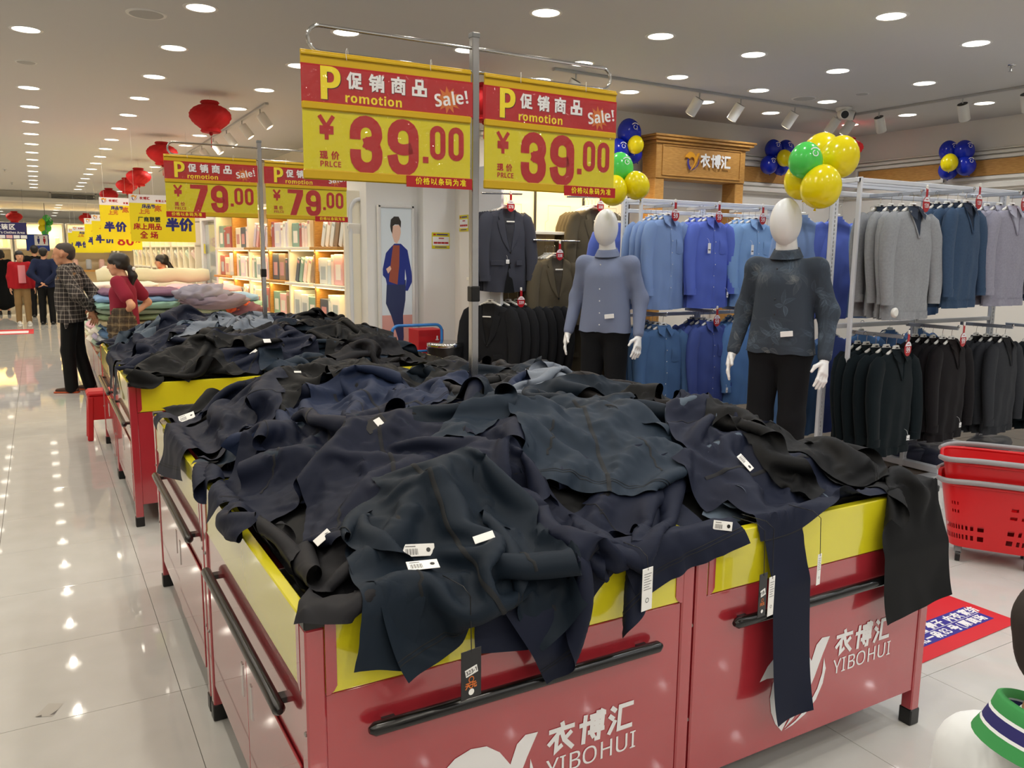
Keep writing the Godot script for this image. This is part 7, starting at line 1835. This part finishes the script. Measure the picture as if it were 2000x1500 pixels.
	var S := func(at: Vector3, aim: Vector3, label: String, e: float, group: String) -> void:
		var tt := thing("track_spotlight", label, "spotlight", at, 0.0, group)
		var st := MB.new(); st.tube([V(0, 0, 0), V(0, -0.045, 0)], 0.006, 6); put("stem", st, M("track_grey"), tt)
		var hd := put("head", hm, M("white_plastic"), tt); hd.position = V(0, -0.05, 0)
		var y := -aim.normalized(); var x := Vector3.FORWARD.cross(y).normalized(); hd.basis = Basis(x, y, x.cross(y))
		put("back_cap", cm, M("black_plastic"), hd); put("lens", lm, M("spot_lens", [255, 246, 228], 0.4, 0.0, {"emission_enabled": true, "emission": Color(1, 0.95, 0.86), "emission_energy_multiplier": 3.0}), hd)
		var l := SpotLight3D.new(); l.name = "lamp"; hd.add_child(l); l.position = V(0, -0.175, 0); l.rotation.x = -PI / 2; l.spot_angle = 30.0; l.spot_angle_attenuation = 0.8; l.spot_range = 30.0; l.spot_attenuation = 2.0; l.light_size = 0.03; l.light_energy = e; l.light_color = Color(1, 0.95, 0.86); l.shadow_enabled = true
	for p in [1117, 1352, 1430, 1532, 1612, 1640]:
		var a := lev(p, 160 + (p - 1193) * 0.16, CEIL - 0.02); a.z = -5.64 - (a.x - 3.6) * 0.027
		S.call(a, V(-0.25, -0.9, -0.55), "white cylinder spotlight on the track along the oak portal wall", 0.5, "spotlights along the portal wall")
	for p in [[1694, -5.45], [1870, -4.6], [2003, -4.05], [2200, -3.2]]:
		S.call(V(7.285, CEIL - 0.02, p[1]), V(0.55, -0.9, -0.1), "white cylinder spotlight on the track over the sweater rack", 0.5, "spotlights over the sweater rack")
	for k in 9: S.call(V(2.05, CEIL - 0.02, -8.7 - 0.85 * k), V(0.55, -0.8, 0.2), "white cylinder spotlight on the track over the bedding shelves", 0.5, "spotlights over the bedding")
	var cc := lev(1648, 212, CEIL)
	t = thing("ceiling_camera", "white twin-lens surveillance camera under the ceiling by the track corner", "camera", cc)
	mb = MB.new(); mb.lathe([Vector2(0.0, -0.03), Vector2(0.07, -0.03), Vector2(0.075, 0.0)], 20); put("mount", mb, M("white_plastic"), t)
	for s in [-1, 1]:
		var d := (V(s * 0.55, -0.25, 0.8)).normalized(); mb = MB.new(); mb.tube([V(s * 0.02, -0.055, 0), V(s * 0.02, -0.055, 0) + d * 0.09], [0.05, 0.045], 16); put("housing", mb, M("white_plastic"), t)
		mb = MB.new(); mb.tube([V(s * 0.02, -0.055, 0) + d * 0.088, V(s * 0.02, -0.055, 0) + d * 0.093], 0.036, 16); put("lens", mb, M("black_plastic"), t)
	for q in [[285, 28, 0.115, "round ceiling speaker grille near the 39.00 sign loop"], [50, 122, 0.075, "round blank cover plate in the row of downlights over the aisle"], [1570, 193, 0.11, "round ceiling speaker grille beside the surveillance camera"], [1683, 184, 0.06, "small round cover plate behind the surveillance camera"]]:
		var p := lev(q[0], q[1], CEIL)
		t = thing("ceiling_disc", q[3], "ceiling fitting", p)
		mb = MB.new(); mb.lathe([Vector2(0.0, -0.008), Vector2(q[2] * 0.82, -0.008), Vector2(q[2] * 0.86, -0.005)], 28); put("grille", mb, M("grille_grey", [178, 178, 176], 0.7), t)
		mb = MB.new(); mb.lathe([Vector2(q[2] * 0.86, -0.006), Vector2(q[2], -0.006), Vector2(q[2] + 0.004, 0.0)], 28); put("rim", mb, M("lamp_trim", [225, 225, 222], 0.4), t)
	for q in [[1975, 128, "beside the track over the sweater rack"], [8, 331, "at the far end of the aisle"], [22, 357, "nearest to the far soffit"]]:
		var p := lev(q[0], q[1], CEIL)
		t = thing("sprinkler", "small chrome fire sprinkler under the ceiling %s" % q[2], "sprinkler", p)
		mb = MB.new(); mb.lathe([Vector2(0.0, -0.012), Vector2(0.03, -0.01), Vector2(0.034, 0.0)], 16); put("rosette", mb, M("chrome"), t)
		mb = MB.new(); mb.tube([V(0, 0, 0), V(0, -0.045, 0)], 0.008, 8); mb.lathe([Vector2(0.0, -0.05), Vector2(0.018, -0.05), Vector2(0.018, -0.047), Vector2(0.0, -0.047)], 14); put("nozzle", mb, M("chrome"), t)
	t = thing("air_grille", "rectangular air grille in the far soffit", "air vent", V(0.9, 2.90, -23.96))
	mb = MB.new()
	for s in [-1, 1]: mb.box(V(s * 0.52, 0.03, 0.0), V(0.06, 0.26, 0.05), 0.004)
	for s in [-1, 1]: mb.box(V(0, 0.03 + s * 0.11, 0.0), V(1.06, 0.04, 0.05), 0.004)
	put("frame", mb, M("lamp_trim"), t)
	for k in 6:
		mb = MB.new(); mb.box(V(0, -0.05 + 0.032 * k, 0.0), V(0.98, 0.01, 0.04), 0.0, Basis(Vector3.RIGHT, 0.5)); put("louvre", mb, M("grille_grey"), t)

func heap_hit(px: float, py: float) -> Vector3:
	var d := ray(px, py).normalized(); var p := EYE
	for i in 1200:
		p += d * 0.008
		if p.y < land_at(p.x, p.z): return p
	return p
func details() -> void:
	var wh := M("tag_white", [240, 240, 238], 0.5); var bk := M("tag_black", [20, 20, 24], 0.35)
	# tags that hang in front of the bins
	for q in [[918, 1268, 1362, 40, "black", "323-1", "black hang tag with a 323-1 sticker hanging over the first lettered front"], [1265, 1110, 1192, 28, "white", "", "white printed hang tag on a black string at the gap between the front bins"], [1489, 1120, 1203, 27, "black", "218-1", "black hang tag with a 218-1 sticker beside the hanging navy sleeve"], [1508, 1127, 1202, 20, "white", "", "white hang tag behind the 218-1 tag"], [1601, 1083, 1142, 14, "white", "", "narrow white hang tag under the hem beside the hanging navy sleeve"]]:
		var a := onz(q[0], q[1], -1.49); var b := onz(q[0], q[2], -1.49)
		var h := a.y - b.y; var w: float = q[3] * 0.00135
		var t := thing("hang_tag", q[6], "hang tag", V(a.x, b.y, -1.49 + (0.004 if q[4] == "black" else 0.0)), 0.15)
		var mb := MB.new(); mb.box(V(0, h * 0.5, 0), V(w, h, 0.0016), 0.0006); var cd := put("card", mb, bk if q[4] == "black" else wh, t)
		mb = MB.new(); mb.tube([V(0, h - 0.006, 0.001), V(0.002, 0.87 - b.y, -0.006), V(0.0, 0.885 - b.y, -0.03), V(0.0, 0.884 - b.y, -0.11)], 0.0011, 5); put("string", mb, M("black_plastic"), t)
		if q[4] == "black":
			mb = MB.new(); mb.box(V(0, h * 0.56, 0.0014), V(w * 0.6, h * 0.15, 0.0008), 0.0, Basis(Vector3.BACK, 0.2)); var st := put("sticker", mb, wh, cd)
			mb = MB.new(); text(mb, q[5], h * 0.12, X(V(0, h * 0.56, 0.0022), Basis(Vector3.BACK, 0.2)), true, 0.9, false); put("sticker_print", mb, M("print_black"), st)
			mb = MB.new(); mb.plate(arc(0, h * 0.13, w * 0.14, w * 0.14, 0, 360, 16).slice(0, 16), X(V(0, 0, 0.0012))); put("size_dot", mb, wh, cd)
			mb = MB.new(); write(mb, "天元", Vector2(-w * 0.3, h * 0.34), w * 0.28, w * 0.05, X(V(0, 0, 0.0012))); mb.ribbon(arc(0, h * 0.39, w * 0.12, w * 0.12, 0, 360, 14), w * 0.04, X(V(0, 0, 0.0012)), true); put("emblem_print", mb, M("print_orange", [206, 110, 40], 0.5), cd)
		else:
			mb = MB.new()
			for i in 7: mb.ribbon(PackedVector2Array([Vector2(-w * 0.34, h * (0.86 - 0.06 * i)), Vector2(w * (0.34 - 0.1 * (i % 3)), h * (0.86 - 0.06 * i))]), h * 0.014, X(V(0, 0, 0.0012)))
			mb.ribbon(arc(0, h * 0.24, w * 0.15, w * 0.15, 0, 360, 12), w * 0.05, X(V(0, 0, 0.0012)), true); put("small_print", mb, M("print_grey", [90, 90, 94], 0.5), cd)
	# tags lying on the heap
	for q in [[825, 1110, 0.072, 0.036, 0.1, "white barcode tag with a black button lying on the first lettered front heap"], [1452, 907, 0.06, 0.03, -0.9, "white barcode tag lying on the navy jacket beside the slate one"], [632, 1054, 0.045, 0.026, 0.5, "white tag with a black button on the hem of the big navy jacket"], [945, 1054, 0.05, 0.022, 0.2, "creased white tag at the hem of the dark teal jacket"], [815, 1077, 0.08, 0.03, 0.05, "cream card sticking out beneath the dark teal jacket"], [365, 818, 0.07, 0.05, 0.3, "white card on the black jacket over the aisle rim"], [733, 832, 0.07, 0.05, 0.6, "black tag with a white sticker on the ink blue jacket"], [1408, 1027, 0.06, 0.025, -0.7, "white tag folded under the slate jacket's hem"], [580, 730, 0.03, 0.012, 0.2, "small white chest print tag on the charcoal black jacket"], [520, 668, 0.05, 0.03, 0.5, "white tag on the slate jacket of the far heap"], [495, 690, 0.05, 0.02, 0.8, "white tag standing out of the far heap near the yellow board"]]:
		var p := heap_hit(q[0], q[1])
		var e := 0.04
		var nrm := V(land_at(p.x - e, p.z) - land_at(p.x + e, p.z), 2 * e, land_at(p.x, p.z - e) - land_at(p.x, p.z + e)).normalized()
		nrm = (nrm + V(-0.3, 0.2, 0.5)).normalized()
		var t := thing("paper_tag", q[5], "paper tag", p + nrm * 0.008)
		var x := (V(0.95, 0, 0.3).rotated(Vector3.UP, q[4])); x = (x - nrm * x.dot(nrm)).normalized()
		t.basis = Basis(x, nrm.cross(x), nrm)
		var dark: bool = q[5].begins_with("black")
		var mb := MB.new(); mb.box(V(0, 0, 0), V(q[2], q[3], 0.0015), 0.0006); var cd := put("card", mb, bk if dark else wh, t)
		if dark:
			mb = MB.new(); mb.box(V(0.012, 0, 0.0012), V(0.022, 0.03, 0.0008)); put("sticker", mb, wh, cd)
		elif q[5].contains("neck label"): pass
		elif q[2] > 0.055:
			mb = MB.new()
			for i in 9: mb.ribbon(PackedVector2Array([Vector2(-q[2] * 0.4 + q[2] * 0.045 * i, -q[3] * 0.35), Vector2(-q[2] * 0.4 + q[2] * 0.045 * i, q[3] * 0.1)]), q[2] * (0.014 + 0.01 * (i % 2)), X(V(0, 0, 0.0011)))
			mb.ribbon(PackedVector2Array([Vector2(-q[2] * 0.4, q[3] * 0.3), Vector2(-q[2] * 0.1, q[3] * 0.3)]), q[3] * 0.06, X(V(0, 0, 0.0011))); put("barcode_print", mb, M("print_black"), cd)
			mb = MB.new(); mb.plate(arc(q[2] * 0.3, 0, 0.0055, 0.0055, 0, 360, 14).slice(0, 14), X(V(0, 0, 0.0012))); put("button_hole", mb, M("black_plastic"), cd)
	# tags and security discs on the hanging garments
	for q in [[1748, 612, -3.40, "white round security disc on the hem of the grey sweater in front", 0]]:
		var p := onz(q[0], q[1], q[2]); var t := thing("security_disc", q[3], "security tag", p)
		var mb := MB.new(); mb.tube([V(0, 0, -0.012), V(0, 0, 0.0), V(0, 0, 0.008)], [0.031, 0.034, 0.022], 20); put("shell", mb, M("white_plastic"), t)
	for q in [[1385, 486, -5.21, 0.036, 0.085, "white hang tag on the bright violet blue shirt"], [1469, 489, -5.21, 0.034, 0.085, "pale hang tag on the light blue shirt"], [1420, 577, -5.22, 0.022, 0.045, "small white tag at the hem of the bright violet blue shirt"], [1419, 763, -5.22, 0.026, 0.045, "small white tag at the hem of the indigo blue shirt"], [1773, 856, -3.42, 0.040, 0.034, "white paper tag at the hem of the bottle green sweater"], [1875, 831, -3.42, 0.030, 0.036, "white paper tag at the hem of the brown black sweater"], [991, 512, -6.34, 0.035, 0.035, "white paper tag at the button of the charcoal suit jacket"]]:
		var p := onz(q[0], q[1], q[2]); var t := thing("garment_tag", q[5], "hang tag", p, 0.1)
		var mb := MB.new(); mb.box(V(0, 0, 0), V(q[3], q[4], 0.0018), 0.0006); put("card", mb, wh, t)
		mb = MB.new(); mb.tube([V(0, q[4] * 0.5 - 0.004, 0), V(0, q[4] * 0.5 + 0.03, -0.012), V(0, q[4] * 0.5 + 0.04, -0.03)], 0.0009, 5); put("string", mb, wh, t)
		mb = MB.new(); mb.ribbon(PackedVector2Array([Vector2(-q[3] * 0.3, -q[4] * 0.15), Vector2(q[3] * 0.3, -q[4] * 0.15)]), q[4] * 0.12, X(V(0, 0, 0.0013))); put("small_print", mb, M("print_grey", [90, 90, 94], 0.5), t)
